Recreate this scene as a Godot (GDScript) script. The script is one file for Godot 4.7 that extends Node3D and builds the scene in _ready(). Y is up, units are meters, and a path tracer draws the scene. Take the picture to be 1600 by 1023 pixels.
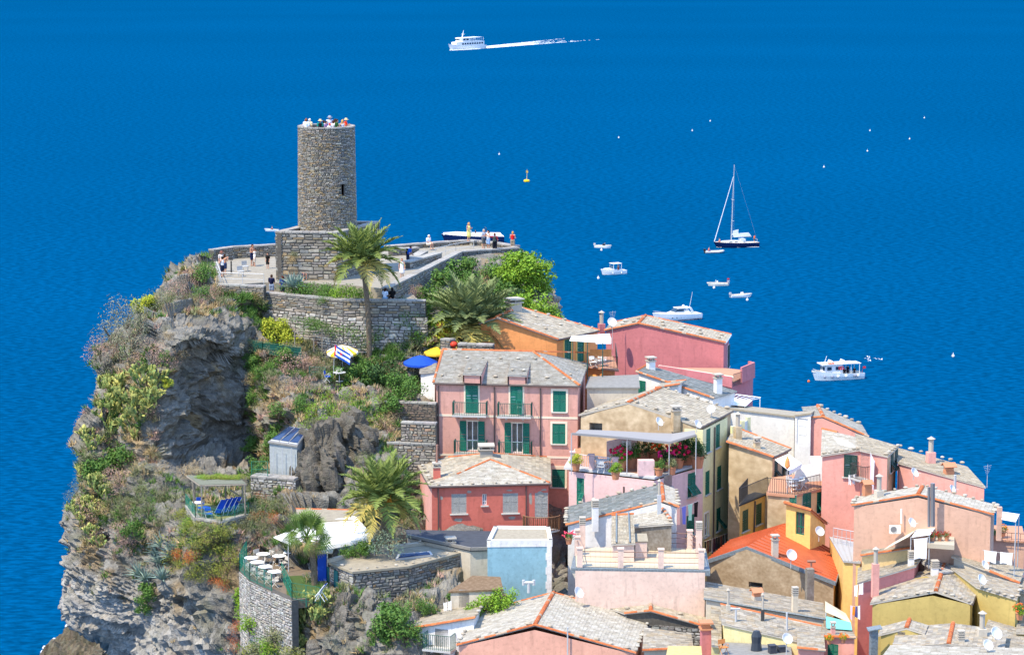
extends Node3D
# A cliff-top village above the sea: a round stone tower on a rocky headland, pastel houses below it, boats on deep blue water.
# Metres, y up. at(px, py, d) is the point seen at a photograph pixel when it lies d metres ahead of the camera, on_level() the one at a given height.
const FPX := 4025.0
const CAM_H := 80.0
var sn := sin(deg_to_rad(9.02))
var cs := cos(deg_to_rad(9.02))
var rng := RandomNumberGenerator.new()
var used := {}
var mats := {}
var texs := {}

func at(px: float, py: float, d: float) -> Vector3:
	var u := (px - 800.0) / FPX
	var v := (511.5 - py) / FPX
	var t := d / (v * sn + cs)
	return Vector3(u * t, CAM_H + t * (v * cs - sn), -d)

func on_level(px: float, py: float, h: float) -> Vector3:
	var v := (511.5 - py) / FPX
	return at(px, py, (CAM_H - h) * (cs + v * sn) / (sn - v * cs))

func pix(p: Vector3) -> Vector2:
	var q := p - Vector3(0, CAM_H, 0)
	var fz := -q.y * sn - q.z * cs
	var uy := q.y * cs - q.z * sn
	uy = q.y * cs + (-q.z) * sn
	return Vector2(800.0 + FPX * q.x / fz, 511.5 - FPX * uy / fz)

class MB:
	var v := PackedVector3Array()
	var n := PackedVector3Array()
	var c := PackedColorArray()
	var col := Color(1, 1, 1)
	func tri(a: Vector3, b: Vector3, d: Vector3) -> void:
		var nn := (b - a).cross(d - a).normalized()
		v.append(a); v.append(d); v.append(b)
		n.append(nn); n.append(nn); n.append(nn)
		c.append(col); c.append(col); c.append(col)
	func quad(a: Vector3, b: Vector3, d: Vector3, e: Vector3) -> void:
		tri(a, b, d)
		tri(a, d, e)
	func poly(p: Array) -> void:
		for i in range(1, p.size() - 1):
			tri(p[0], p[i], p[i + 1])
	# box from a centre and three half-axis vectors (right-handed: x, y, z)
	func obox(o: Vector3, x: Vector3, y: Vector3, z: Vector3) -> void:
		quad(o - x - y + z, o + x - y + z, o + x + y + z, o - x + y + z)
		quad(o + x - y - z, o - x - y - z, o - x + y - z, o + x + y - z)
		quad(o + x - y + z, o + x - y - z, o + x + y - z, o + x + y + z)
		quad(o - x - y - z, o - x - y + z, o - x + y + z, o - x + y - z)
		quad(o - x + y + z, o + x + y + z, o + x + y - z, o - x + y - z)
		quad(o - x - y - z, o + x - y - z, o + x - y + z, o - x - y + z)
	func box(o: Vector3, s: Vector3, yaw := 0.0) -> void:
		var b := Basis(Vector3.UP, yaw)
		obox(o, b.x * s.x * 0.5, b.y * s.y * 0.5, b.z * s.z * 0.5)
	# vertical prism: closed polygon (counter-clockwise from above) between two heights
	func prism(p: Array, y0: float, y1: float) -> void:
		var k := p.size()
		var top := []
		for i in k:
			var a: Vector3 = p[i]
			var b: Vector3 = p[(i + 1) % k]
			quad(Vector3(a.x, y0, a.z), Vector3(b.x, y0, b.z), Vector3(b.x, y1, b.z), Vector3(a.x, y1, a.z))
			top.append(Vector3(a.x, y1, a.z))
		poly(top)
	# a sheet a-b-c-d (counter-clockwise from its outer side) with thickness t behind it
	func slab(a: Vector3, b: Vector3, d: Vector3, e: Vector3, t: float) -> void:
		var nn := (b - a).cross(e - a)
		if nn.length() < 1e-6:
			nn = (d - a).cross(e - a)
		nn = nn.normalized() * t
		quad(a, b, d, e)
		quad(b - nn, a - nn, e - nn, d - nn)
		quad(a - nn, b - nn, b, a)
		quad(b - nn, d - nn, d, b)
		quad(d - nn, e - nn, e, d)
		quad(e - nn, a - nn, a, e)
	func tube(p: Array, r0: float, r1: float, k := 6) -> void:
		var last := []
		for i in p.size():
			var dir: Vector3 = (p[min(i + 1, p.size() - 1)] - p[max(i - 1, 0)])
			dir = dir.normalized()
			var sx := dir.cross(Vector3.UP if absf(dir.y) < 0.9 else Vector3.RIGHT).normalized()
			var sy := sx.cross(dir)
			var r := lerpf(r0, r1, float(i) / maxf(1.0, p.size() - 1))
			var ring := []
			for j in k:
				var a := TAU * j / k
				ring.append(p[i] + (sx * cos(a) + sy * sin(a)) * r)
			if i > 0:
				for j in k:
					quad(last[(j + 1) % k], last[j], ring[j], ring[(j + 1) % k])
			else:
				for j in range(1, k - 1):
					tri(ring[0], ring[j], ring[j + 1])
			last = ring
		for j in range(1, k - 1):
			tri(last[0], last[j + 1], last[j])
	func lathe(o: Vector3, prof: Array, k := 16, sc := Vector3.ONE) -> void:
		for i in prof.size() - 1:
			var a: Vector2 = prof[i]
			var b: Vector2 = prof[i + 1]
			for j in k:
				var t0 := TAU * j / k
				var t1 := TAU * (j + 1) / k
				var d0 := Vector3(cos(t0), 0, -sin(t0)) * sc
				var d1 := Vector3(cos(t1), 0, -sin(t1)) * sc
				var ya := Vector3(0, a.y, 0)
				var yb := Vector3(0, b.y, 0)
				if a.x > 1e-4:
					tri(o + d0 * a.x + ya, o + d1 * a.x + ya, o + d1 * b.x + yb)
				if b.x > 1e-4:
					tri(o + d0 * a.x + ya, o + d1 * b.x + yb, o + d0 * b.x + yb)
	func ball(o: Vector3, r: Vector3, k := 10, m := 6) -> void:
		var prof := []
		for i in m + 1:
			var a := -PI / 2 + PI * i / m
			prof.append(Vector2(cos(a), sin(a) * r.y))
		lathe(o, prof, k, Vector3(r.x, 1, r.z))
	func append(o: MB, xf: Transform3D) -> void:
		var flip := xf.basis.determinant() < 0
		for i in range(0, o.v.size(), 3):
			var a := xf * o.v[i]
			var b := xf * o.v[i + 1]
			var d := xf * o.v[i + 2]
			if flip:
				var e := b
				b = d
				d = e
			var nn := (d - a).cross(b - a).normalized()
			v.append(a); v.append(b); v.append(d)
			n.append(nn); n.append(nn); n.append(nn)
		c.append_array(o.c)
	func mesh(org := Vector3.ZERO) -> ArrayMesh:
		var am := ArrayMesh.new()
		if v.is_empty():
			return am
		var a := []
		a.resize(Mesh.ARRAY_MAX)
		if org != Vector3.ZERO:
			for i in v.size():
				v[i] -= org
		a[Mesh.ARRAY_VERTEX] = v
		a[Mesh.ARRAY_NORMAL] = n
		a[Mesh.ARRAY_COLOR] = c
		am.add_surface_from_arrays(Mesh.PRIMITIVE_TRIANGLES, a)
		return am

func Y(y: float) -> Vector3: return Vector3(0, y, 0)
func V(x: float, y: float, z: float) -> Vector3: return Vector3(x, y, z)
func numbered(called: String) -> String:
	var k: int = used.get(called, 0)
	used[called] = k + 1
	return called if k == 0 else "%s_%03d" % [called, k]
func tag(o: Node, label: String, category := "", group := "", kind := "") -> Node:
	if label: o.set_meta("label", label)
	if category: o.set_meta("category", category)
	if group: o.set_meta("group", group)
	if kind: o.set_meta("kind", kind)
	return o
func thing(called: String, label: String, category: String, base: Vector3, group := "") -> Node3D:
	var o := Node3D.new()
	o.name = numbered(called)
	o.position = base
	add_child(o)
	tag(o, label, category, group, "thing")
	return o
func part_name(parent: Node, called: String) -> String:
	var d: Dictionary = parent.get_meta("names", {})
	var k: int = d.get(called, 0)
	d[called] = k + 1
	parent.set_meta("names", d)
	return called if k == 0 else "%s_%03d" % [called, k]
func origin_of(n: Node) -> Vector3:
	var p := Vector3.ZERO
	while n != self:
		if n is Node3D: p += n.position
		n = n.get_parent()
	return p
# one mesh under a thing or a part; the builder's points are in world metres
func put(mb: MB, called: String, m: Material, parent: Node = self) -> MeshInstance3D:
	var o := MeshInstance3D.new()
	o.name = numbered(called) if parent == self else part_name(parent, called)
	o.mesh = mb.mesh(origin_of(parent))
	o.material_override = m
	parent.add_child(o)
	return o
func inst(mesh: Mesh, called: String, m: Material, parent: Node, xf: Transform3D) -> MeshInstance3D:
	var o := MeshInstance3D.new()
	o.name = numbered(called) if parent == self else part_name(parent, called)
	o.mesh = mesh
	o.material_override = m
	parent.add_child(o)
	o.transform = xf
	return o
func setting(mb: MB, called: String, m: Material) -> MeshInstance3D:
	var o := put(mb, called, m)
	o.set_meta("kind", "structure")
	return o
func done_names(n: Node) -> void:
	if n.has_meta("names"): n.remove_meta("names")
	for ch in n.get_children(): done_names(ch)
# ---- textures and materials -------------------------------------------------
func noise(seed_: int, freq: float, type := FastNoiseLite.TYPE_SIMPLEX_SMOOTH, oct := 4) -> FastNoiseLite:
	var f := FastNoiseLite.new()
	f.seed = seed_; f.frequency = freq; f.noise_type = type
	f.fractal_octaves = oct
	f.fractal_type = FastNoiseLite.FRACTAL_FBM if oct > 1 else FastNoiseLite.FRACTAL_NONE
	return f
# grey multiplier between lo and 1: two scales of seamless noise
func blotch(key: String, size: int, f1: float, f2: float, lo: float, mixf := 0.5, contrast := 1.0, tint := Color(1, 1, 1)) -> Texture2D:
	if texs.has(key): return texs[key]
	var a := noise(key.hash() % 9999, f1).get_seamless_image(size, size)
	var b := noise(key.hash() % 9999 + 7, f2).get_seamless_image(size, size)
	var im := Image.create(size, size, false, Image.FORMAT_RGB8)
	for y in size:
		for x in size:
			var t := lerpf(a.get_pixel(x, y).r, b.get_pixel(x, y).r, mixf)
			t = clampf((t - 0.5) * contrast + 0.5, 0, 1)
			var g := lerpf(lo, 1.0, t)
			im.set_pixel(x, y, Color(lerpf(g, g * tint.r, 1 - t), lerpf(g, g * tint.g, 1 - t), lerpf(g, g * tint.b, 1 - t)))
	texs[key] = ImageTexture.create_from_image(im)
	return texs[key]
func relief(key: String, size: int, f: float, type := FastNoiseLite.TYPE_SIMPLEX_SMOOTH, oct := 4) -> Texture2D:
	if texs.has(key): return texs[key]
	texs[key] = ImageTexture.create_from_image(noise(key.hash() % 9999, f, type, oct).get_seamless_image(size, size))
	return texs[key]
func mt(key: String, col: Color, rough := 0.9, tex: Texture2D = null, scale := 0.3, vcol := false) -> StandardMaterial3D:
	if mats.has(key): return mats[key]
	var m := StandardMaterial3D.new()
	m.albedo_color = col
	m.roughness = rough
	m.metallic_specular = 0.35
	m.vertex_color_use_as_albedo = vcol
	if tex:
		m.albedo_texture = tex
		m.uv1_triplanar = true
		m.uv1_world_triplanar = true
		m.uv1_scale = Vector3.ONE * scale
	mats[key] = m
	return m
func lin(r: float, g: float, b: float) -> Color:
	return Color(r, g, b).linear_to_srgb()
# base colour that shows as this sRGB value when the place is lit as in the photograph
func ph(r: float, g: float, b: float, k := 0.98) -> Color:
	var c := Color(r / 255.0, g / 255.0, b / 255.0).srgb_to_linear()
	return Color(minf(c.r / k, 0.8), minf(c.g / k, 0.8), minf(c.b / k, 0.8)).linear_to_srgb()
# weathered render: broad fading, small patches and narrow rain streaks
func weathered() -> Texture2D:
	if texs.has("weathered"): return texs["weathered"]
	var a := noise(61, 0.006).get_seamless_image(768, 768)
	var b := noise(62, 0.035).get_seamless_image(768, 768)
	var c := noise(63, 0.03).get_seamless_image(768, 96)
	c.resize(768, 768, Image.INTERPOLATE_CUBIC)
	var im := Image.create(768, 768, false, Image.FORMAT_RGB8)
	for y in 768:
		for x in 768:
			var p := b.get_pixel(x, y).r
			var g := 0.90 + 0.10 * a.get_pixel(x, y).r - 0.05 * smoothstep(0.6, 0.8, p) - 0.08 * smoothstep(0.55, 0.9, c.get_pixel(x, y).r) * smoothstep(0.3, 0.6, a.get_pixel(x, y).r) + 0.04 * smoothstep(0.3, 0.2, p)
			im.set_pixel(x, y, Color(g, g * 0.995, g * 0.985))
	texs["weathered"] = ImageTexture.create_from_image(im)
	return texs["weathered"]
func plaster(key: String, col: Color) -> StandardMaterial3D:
	if mats.has(key): return mats[key]
	var m := mt(key, col, 0.93, weathered(), 0.105)
	return m
func jit(c: Color, k: float) -> Color:
	var g := 1.0 + rng.randf_range(-k, k)
	return Color(c.r * g * (1 + rng.randf_range(-k, k) * 0.25), c.g * g, c.b * g * (1 + rng.randf_range(-k, k) * 0.25))
func M(key: String) -> StandardMaterial3D: return mats[key]
func make_mats() -> void:
	mt("mortar", lin(0.13, 0.12, 0.105), 0.95, blotch("stone_tone", 256, 0.02, 0.1, 0.72, 0.5, 1.5), 0.6)
	mt("shutter_green", lin(0.006, 0.13, 0.09), 0.55)
	mt("white_paint", lin(0.72, 0.72, 0.70), 0.6)
	mt("pipe", lin(0.10, 0.075, 0.07), 0.5)
	mt("chimney_cap", lin(0.42, 0.38, 0.32))
	mt("galvanised", lin(0.45, 0.46, 0.47), 0.4)
	mt("balcony_slab", lin(0.45, 0.45, 0.44), 0.8)
	mt("cream_trim", lin(0.74, 0.64, 0.50), 0.85)
	mt("rail_green", lin(0.02, 0.10, 0.08), 0.5)
	mt("rust_pipe", lin(0.30, 0.16, 0.12), 0.7)
	plaster("white_plaster", ph(243, 243, 243))
	mt("roof_beige", ph(220, 208, 184, 1.7), 0.95, blotch("paving", 512, 0.01, 0.08, 0.74), 0.5)
	plaster("pale_blue", ph(190, 210, 218))
	mt("charcoal", lin(0.075, 0.085, 0.105), 0.85, blotch("paving", 512, 0.01, 0.08, 0.74), 0.3)
	mt("kerb_grey", lin(0.30, 0.29, 0.27), 0.9, blotch("paving", 512, 0.01, 0.08, 0.74), 0.4)
	mt("roof_sand", ph(214, 202, 178, 1.7), 0.95, blotch("paving", 512, 0.01, 0.08, 0.74, 0.5, 1.5), 0.3)
	mt("kerb_sand", lin(0.42, 0.37, 0.29))
	mt("solar", lin(0.012, 0.03, 0.09), 0.1)
	plaster("grey_render", ph(198, 190, 176))
	mt("white_canvas", lin(0.82, 0.82, 0.81), 0.9)
	mt("tile_floor", lin(0.46, 0.24, 0.15), 0.9)
	mt("shutter_dark", lin(0.01, 0.045, 0.04), 0.6)
	mt("rail_dark", lin(0.05, 0.05, 0.05), 0.5)
	plaster("maroon_plaster", ph(200, 126, 130))
	mt("old_beige", ph(208, 190, 160), 0.95, blotch("stain", 512, 0.008, 0.04, 0.74, 0.45, 1.8, Color(1, 0.95, 0.88)), 0.09)
	mt("deck_edge", lin(0.50, 0.51, 0.52), 0.8)
	mt("rough_grey", lin(0.30, 0.28, 0.25), 0.95, blotch("stain", 512, 0.008, 0.04, 0.5), 0.2)
	mt("zinc", lin(0.30, 0.36, 0.40), 0.5, blotch("old_paint", 256, 0.03, 0.15, 0.5), 0.7)
	plaster("ochre_plaster", ph(234, 190, 118))
	plaster("yellow_wall", ph(244, 228, 172, 1.1))
	plaster("rose_plaster", ph(222, 162, 152))
	mt("zinc_plain", lin(0.36, 0.355, 0.35), 0.6)
	mt("shutter_olive", lin(0.05, 0.10, 0.06), 0.6)
	plaster("ochre_beige", ph(236, 202, 150))
	plaster("dusty_pink", ph(224, 166, 156))
	mt("steel_dark", lin(0.16, 0.16, 0.17), 0.35)
	mt("bark", lin(0.16, 0.12, 0.085), 0.95)
	mt("foam", lin(0.70, 0.74, 0.76), 0.9)
	mt("rubber_grey", lin(0.42, 0.42, 0.42), 0.7)
	mt("boat_paleblue", lin(0.60, 0.67, 0.71), 0.4)
	mt("buoy_yellow", lin(0.78, 0.50, 0.01), 0.5)
	mt("parasol_yellow", lin(0.80, 0.52, 0.04), 0.85)
	mt("room", lin(0.36, 0.34, 0.31), 0.9)
# ---- camera, sky, sun -------------------------------------------------------
func make_view() -> void:
	var cam := Camera3D.new()
	cam.name = "camera"
	cam.position = Y(CAM_H)
	cam.rotation_degrees.x = -9.02
	cam.fov = 14.485
	cam.near = 1.0
	cam.far = 20000.0
	add_child(cam)
	cam.current = true
	var env := Environment.new()
	env.background_mode = Environment.BG_SKY
	var sm := ProceduralSkyMaterial.new()
	sm.sky_top_color = Color(0.47, 0.61, 0.82)
	sm.sky_horizon_color = Color(0.80, 0.86, 0.90)
	sm.sky_curve = 0.16
	sm.ground_bottom_color = Color(0.1, 0.3, 0.5)
	sm.ground_horizon_color = Color(0.80, 0.86, 0.90)
	sm.sky_energy_multiplier = 1.4
	var sky := Sky.new()
	sky.sky_material = sm
	env.sky = sky
	env.tonemap_mode = Environment.TONE_MAPPER_LINEAR
	env.tonemap_exposure = 1.46
	env.sdfgi_enabled = true
	env.ssao_enabled = true
	env.ssil_enabled = true
	var we := WorldEnvironment.new()
	we.environment = env
	add_child(we)
	var sun := DirectionalLight3D.new()
	sun.name = "sun"
	sun.light_energy = 1.55
	sun.light_color = Color(1.0, 0.94, 0.83)
	sun.light_angular_distance = 0.5
	sun.shadow_enabled = true
	add_child(sun)
	var az := deg_to_rad(53.0)
	var el := deg_to_rad(59.0)
	var to_sun := V(-sin(az) * cos(el), sin(el), cos(az) * cos(el))
	sun.look_at_from_position(to_sun * 100.0, Vector3.ZERO)
func sea_tone() -> Texture2D:
	var f := noise(31, 0.05, FastNoiseLite.TYPE_SIMPLEX, 5)
	f.fractal_gain = 0.62
	var im := f.get_seamless_image(2048, 2048)
	im.convert(Image.FORMAT_RGB8)
	im.adjust_bcs(1.6, 0.15, 1.0)
	return ImageTexture.create_from_image(im)
# ---- sea --------------------------------------------------------------------
func make_sea() -> void:
	var m := StandardMaterial3D.new()
	m.albedo_color = lin(0.0, 0.225, 0.605)
	m.roughness = 0.3
	m.metallic_specular = 0.0
	m.albedo_texture = sea_tone()
	m.uv1_triplanar = true
	m.uv1_world_triplanar = true
	m.uv1_scale = V(1.0 / 310.0, 1.0 / 310.0, 1.0 / 150.0)
	m.vertex_color_use_as_albedo = true
	var mb := MB.new()
	var s := 9000.0
	var band := noise(12, 0.0035, FastNoiseLite.TYPE_SIMPLEX_SMOOTH, 3)
	var zs := [800.0, 100.0]
	while zs[-1] > -s: zs.append(zs[-1] - 12.0 - maxf(0.0, -zs[-1] - 200.0) * 0.03)
	var xs := []
	for i in 141: xs.append(pow(absf(i - 70.0) / 70.0, 1.8) * signf(i - 70.0) * s)
	for j in zs.size() - 1:
		for i in 140:
			var q := [V(xs[i], 0, zs[j]), V(xs[i + 1], 0, zs[j]), V(xs[i + 1], 0, zs[j + 1]), V(xs[i], 0, zs[j + 1])]
			mb.quad(q[0], q[1], q[2], q[3])
			var k := mb.c.size() - 6
			var at6 := [0, 2, 1, 0, 3, 2]
			for e in 6:
				var p: Vector3 = q[at6[e]]
				var g := 0.93 + 0.08 * band.get_noise_2d(p.x * 0.55, p.z)
				mb.c[k + e] = Color(g, g + 0.02, g)
	setting(mb, "sea", m)
# ---- rock -------------------------------------------------------------------
var cliff_v := PackedVector3Array()
var cliff_n := PackedVector3Array()
var cliff_p := PackedVector2Array()
var cliff_d := PackedFloat32Array()
func cat4(a: Vector3, b: Vector3, c: Vector3, d: Vector3, t: float) -> Vector3:
	return b.cubic_interpolate(c, a, d, t)
func make_cliff() -> void:
	var cols := [
		[310,400,236, 270,440,236, 250,500,236, 240,560,234, 230,640,234, 220,720,234, 210,800,234, 200,880,234, 210,960,234, 230,1030,236, 230,1150,238, 230,1400,240],
		[330,404,224, 285,440,214, 228,494,209, 156,552,206, 158,620,203, 134,700,201, 123,780,199, 112,850,197.5, 101,920,197, 114,975,198, 185,1035,201, 190,1300,204],
		[336,440,210, 300,462,206, 235,505,203, 190,565,200.5, 190,640,198, 175,720,195, 168,790,192, 160,850,190, 160,920,188, 170,975,188, 210,1035,189, 215,1300,190],
		[342,452,207.5, 315,470,204, 258,488,198.5, 250,535,195, 250,610,194.5, 248,670,193.5, 240,740,191.5, 235,800,188.5, 230,870,186, 235,940,184, 250,1035,183, 250,1300,183],
		[362,458,207.3, 352,474,205.5, 325,488,201.5, 312,529,194.8, 318,557,198.6, 322,620,198.4, 322,690,197.8, 318,765,189, 312,815,181.8, 315,880,180.5, 325,1035,179, 325,1300,178],
		[400,460,207, 392,478,206.5, 384,500,204.8, 383,535,203, 384,590,201.6, 386,650,200.8, 388,715,199, 388,765,189, 385,815,182.2, 368,890,178.5, 365,1035,176, 365,1300,175],
		[432,505,206.5, 430,522,205.5, 427,538,203.6, 422,558,200.8, 422,590,198, 426,640,196.2, 430,700,195, 426,755,190.5, 424,810,184, 420,880,179, 415,1035,172, 415,1300,170],
		[500,540,204.5, 500,548,203.8, 500,556,202.6, 498,580,200.5, 490,605,197.5, 484,650,192.5, 484,705,189, 484,755,186.5, 482,850,177, 488,948,168.8, 490,1035,166, 490,1300,165],
		[560,545,203.8, 560,553,203.0, 560,562,202.2, 560,582,200.5, 560,612,197, 560,655,191.5, 556,705,187.5, 556,755,184.5, 560,880,181, 562,955,167.0, 575,1035,163.5, 575,1300,161],
		[620,545,203.6, 625,553,203.0, 630,564,202.2, 630,586,200.5, 630,620,197, 630,655,192.5, 632,705,189.5, 635,755,186.5, 640,880,181, 642,955,166.6, 650,1035,161, 650,1300,158],
		[672,480,205, 675,510,204, 682,548,203, 690,582,201, 700,640,197, 705,690,194.5, 705,740,192, 705,790,187, 710,840,181, 715,890,174, 720,1035,161, 720,1300,157],
		[725,405,224, 740,470,212, 755,545,204, 765,582,202, 775,640,198, 780,690,196, 780,740,194, 780,800,190, 780,850,184, 780,900,177, 790,1035,164, 790,1300,160],
		[812,396,229, 846,478,214, 868,545,208, 880,590,206, 880,650,202, 880,700,199, 880,760,195, 880,820,190, 880,870,184, 880,920,177, 880,1035,166, 880,1300,162],
		[815,390,236, 858,468,224, 880,545,220, 910,600,216, 910,660,212, 910,720,208, 910,780,204, 910,840,200, 910,900,195, 910,960,190, 910,1060,185, 910,1300,182]]
	var nr := 12
	var nv := 230
	var fine := []
	for c in cols:
		var pts := []
		for r in nr:
			pts.append(at(c[r * 3], c[r * 3 + 1], c[r * 3 + 2]))
		var line := PackedVector3Array()
		for i in nv + 1:
			var t := float(i) / nv
			t = t * 10.25 if t < 0.97 else lerpf(0.97 * 10.25, 10.999, (t - 0.97) / 0.03)
			var k := int(t)
			line.append(cat4(pts[maxi(k - 1, 0)], pts[k], pts[k + 1], pts[mini(k + 2, nr - 1)], t - k))
		fine.append(line)
	var per := [14, 34, 34, 34, 34, 30, 34, 34, 32, 26, 20, 20, 14]
	var us := []
	for k in per.size():
		for j in per[k]:
			us.append(k + float(j) / per[k])
	us.append(12.999)
	var nu := us.size()
	var g := PackedVector3Array()
	g.resize(nu * (nv + 1))
	for i in nu:
		var k := int(us[i])
		var t: float = us[i] - k
		var a: PackedVector3Array = fine[maxi(k - 1, 0)]
		var b: PackedVector3Array = fine[k]
		var c2: PackedVector3Array = fine[mini(k + 1, 13)]
		var d2: PackedVector3Array = fine[mini(k + 2, 13)]
		for r in nv + 1:
			g[i * (nv + 1) + r] = cat4(a[r], b[r], c2[r], d2[r], t)
	var big := noise(3, 0.13, FastNoiseLite.TYPE_SIMPLEX_SMOOTH, 3)
	var cell := noise(5, 0.34, FastNoiseLite.TYPE_CELLULAR, 1)
	cell.cellular_return_type = FastNoiseLite.RETURN_CELL_VALUE
	var cell2 := noise(15, 1.25, FastNoiseLite.TYPE_CELLULAR, 1)
	cell2.cellular_return_type = FastNoiseLite.RETURN_CELL_VALUE
	var fin := noise(8, 0.8, FastNoiseLite.TYPE_SIMPLEX_SMOOTH, 3)
	var warp := noise(21, 0.16, FastNoiseLite.TYPE_SIMPLEX_SMOOTH, 2)
	var och := noise(44, 0.22, FastNoiseLite.TYPE_SIMPLEX_SMOOTH, 4)
	var out := PackedVector3Array()
	out.resize(g.size())
	var w := nv + 1
	var bed := V(-0.30, 0.90, 0.32).normalized()
	for i in nu:
		for r in w:
			var p := g[i * w + r]
			var du := g[mini(i + 1, nu - 1) * w + r] - g[maxi(i - 1, 0) * w + r]
			var dv := g[i * w + mini(r + 1, nv)] - g[i * w + maxi(r - 1, 0)]
			var nn := du.cross(dv)
			nn = -nn.normalized() if nn.length() > 1e-6 else Vector3.UP
			if nn.z < 0 and i > 60 and i < 330: nn = -nn
			var low := smoothstep(32.5, 29.5, p.y + 0.12 * p.x + 4.0) if p.x < -20 else 0.0
			var wz := warp.get_noise_3dv(p) * 1.1
			var s := bed.dot(p) + wz
			var f1: float = lerpf(0.72, 2.1, low)
			var ph := s * f1
			var layer := floorf(ph)
			var fr := ph - layer
			var prof := (smoothstep(0.0, 0.18, fr) - smoothstep(0.80, 1.0, fr)) * 0.5
			var hashv := fmod(absf(sin(layer * 12.9898) * 43758.5453), 1.0)
			var amp := lerpf(0.42, 0.34, low)
			var q := V(p.x, p.y * 2.2 + wz, p.z)
			var dsp := prof * amp * (0.4 + hashv) + (hashv - 0.5) * 0.3
			dsp += big.get_noise_3dv(p) * lerpf(1.25, 0.8, low)
			dsp += cell.get_noise_3dv(q) * lerpf(0.62, 0.3, low)
			dsp += cell2.get_noise_3dv(q) * 0.18
			dsp += fin.get_noise_3dv(p) * 0.18
			var fade := smoothstep(0.0, 10.0, float(r))
			out[i * w + r] = p + nn * dsp * (0.15 + 0.85 * fade)
			cliff_n.append(nn)
	var mb := MB.new()
	for i in nu - 1:
		for r in nv:
			var a := out[i * w + r]
			var b := out[i * w + r + 1]
			var c := out[(i + 1) * w + r + 1]
			var d := out[(i + 1) * w + r]
			var p := (a + c) * 0.5
			var low := smoothstep(33.5, 29.5, p.y + 0.12 * p.x + 4.0) if p.x < -20 else 0.0
			var o1 := och.get_noise_3dv(p)
			var tone := 0.88 + 0.24 * cell2.get_noise_3d(p.x, p.y * 2.2 + warp.get_noise_3dv(p) * 1.1, p.z) + 0.24 * fin.get_noise_3dv(p * 0.35)
			var col := Color(0.285, 0.27, 0.235).lerp(Color(0.43, 0.415, 0.385), low) * tone
			if o1 > 0.18: col = col.lerp(Color(0.38, 0.26, 0.12) * tone, clampf((o1 - 0.18) * 3.0, 0, 0.75) * (1.0 - 0.7 * low))
			if o1 < -0.25: col = col.lerp(Color(0.19, 0.19, 0.13), clampf((-0.25 - o1) * 3.0, 0, 0.6) * (1.0 - 0.6 * low))
			mb.col = Color(maxf(col.r, 0.03), maxf(col.g, 0.03), maxf(col.b, 0.03))
			mb.quad(a, b, c, d)
	cliff_v = out
	cliff_p.resize(out.size())
	cliff_d.resize(out.size())
	for i in out.size():
		cliff_p[i] = pix(out[i])
		cliff_d[i] = -out[i].z
	var m := mt("rock", Color(1, 1, 1), 0.95, blotch("rock", 512, 0.012, 0.06, 0.68, 0.5, 1.5), 0.45, true)
	m.heightmap_enabled = true
	m.heightmap_texture = relief("rock_relief", 512, 0.03, FastNoiseLite.TYPE_SIMPLEX_SMOOTH, 5)
	m.heightmap_scale = 9.0
	setting(mb, "cliff", m)
# the point of the rock that shows at a pixel, and its outward direction
func on_cliff(px: float, py: float) -> Array:
	var best := -1
	var bd := 1e9
	var t := Vector2(px, py)
	for i in range(0, cliff_p.size(), 2):
		var d := cliff_p[i].distance_squared_to(t)
		if d < 90.0:
			d += (cliff_d[i] - 150.0) * 1.5
		else:
			d += 500.0
		if d < bd:
			bd = d
			best = i
	return [cliff_v[best], cliff_n[best]]
# a craggy boulder mass standing out of the slope
func outcrop(c: Vector3, r: Vector3, sd: int, col: Color) -> void:
	var a := noise(sd, 0.22, FastNoiseLite.TYPE_SIMPLEX_SMOOTH, 4)
	var b := noise(sd + 1, 0.5, FastNoiseLite.TYPE_CELLULAR, 1)
	b.cellular_return_type = FastNoiseLite.RETURN_CELL_VALUE
	var f := func(i: int, j: int) -> Vector3:
		var t := TAU * (i % 80) / 80.0
		var u := -PI / 2 + PI * j / 60.0
		var d := V(cos(t) * cos(u), sin(u), sin(t) * cos(u))
		var p := c + d * r
		var q := V(p.x * 1.5, p.y * 0.55, p.z * 1.5) + V(p.y * 0.4, 0, 0)
		return p + d * (a.get_noise_3dv(q) * 1.5 + b.get_noise_3dv(q) * 0.55 + b.get_noise_3dv(q * 2.3) * 0.25)
	var mb := MB.new()
	for i in 80:
		for j in 60:
			var p: Vector3 = f.call(i, j)
			mb.col = jit(col, 0.12) * (1.0 + 0.3 * a.get_noise_3dv(p * 0.7))
			mb.quad(p, f.call(i, j + 1), f.call(i + 1, j + 1), f.call(i + 1, j))
	setting(mb, "rock_outcrop", mats["rock"])
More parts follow.
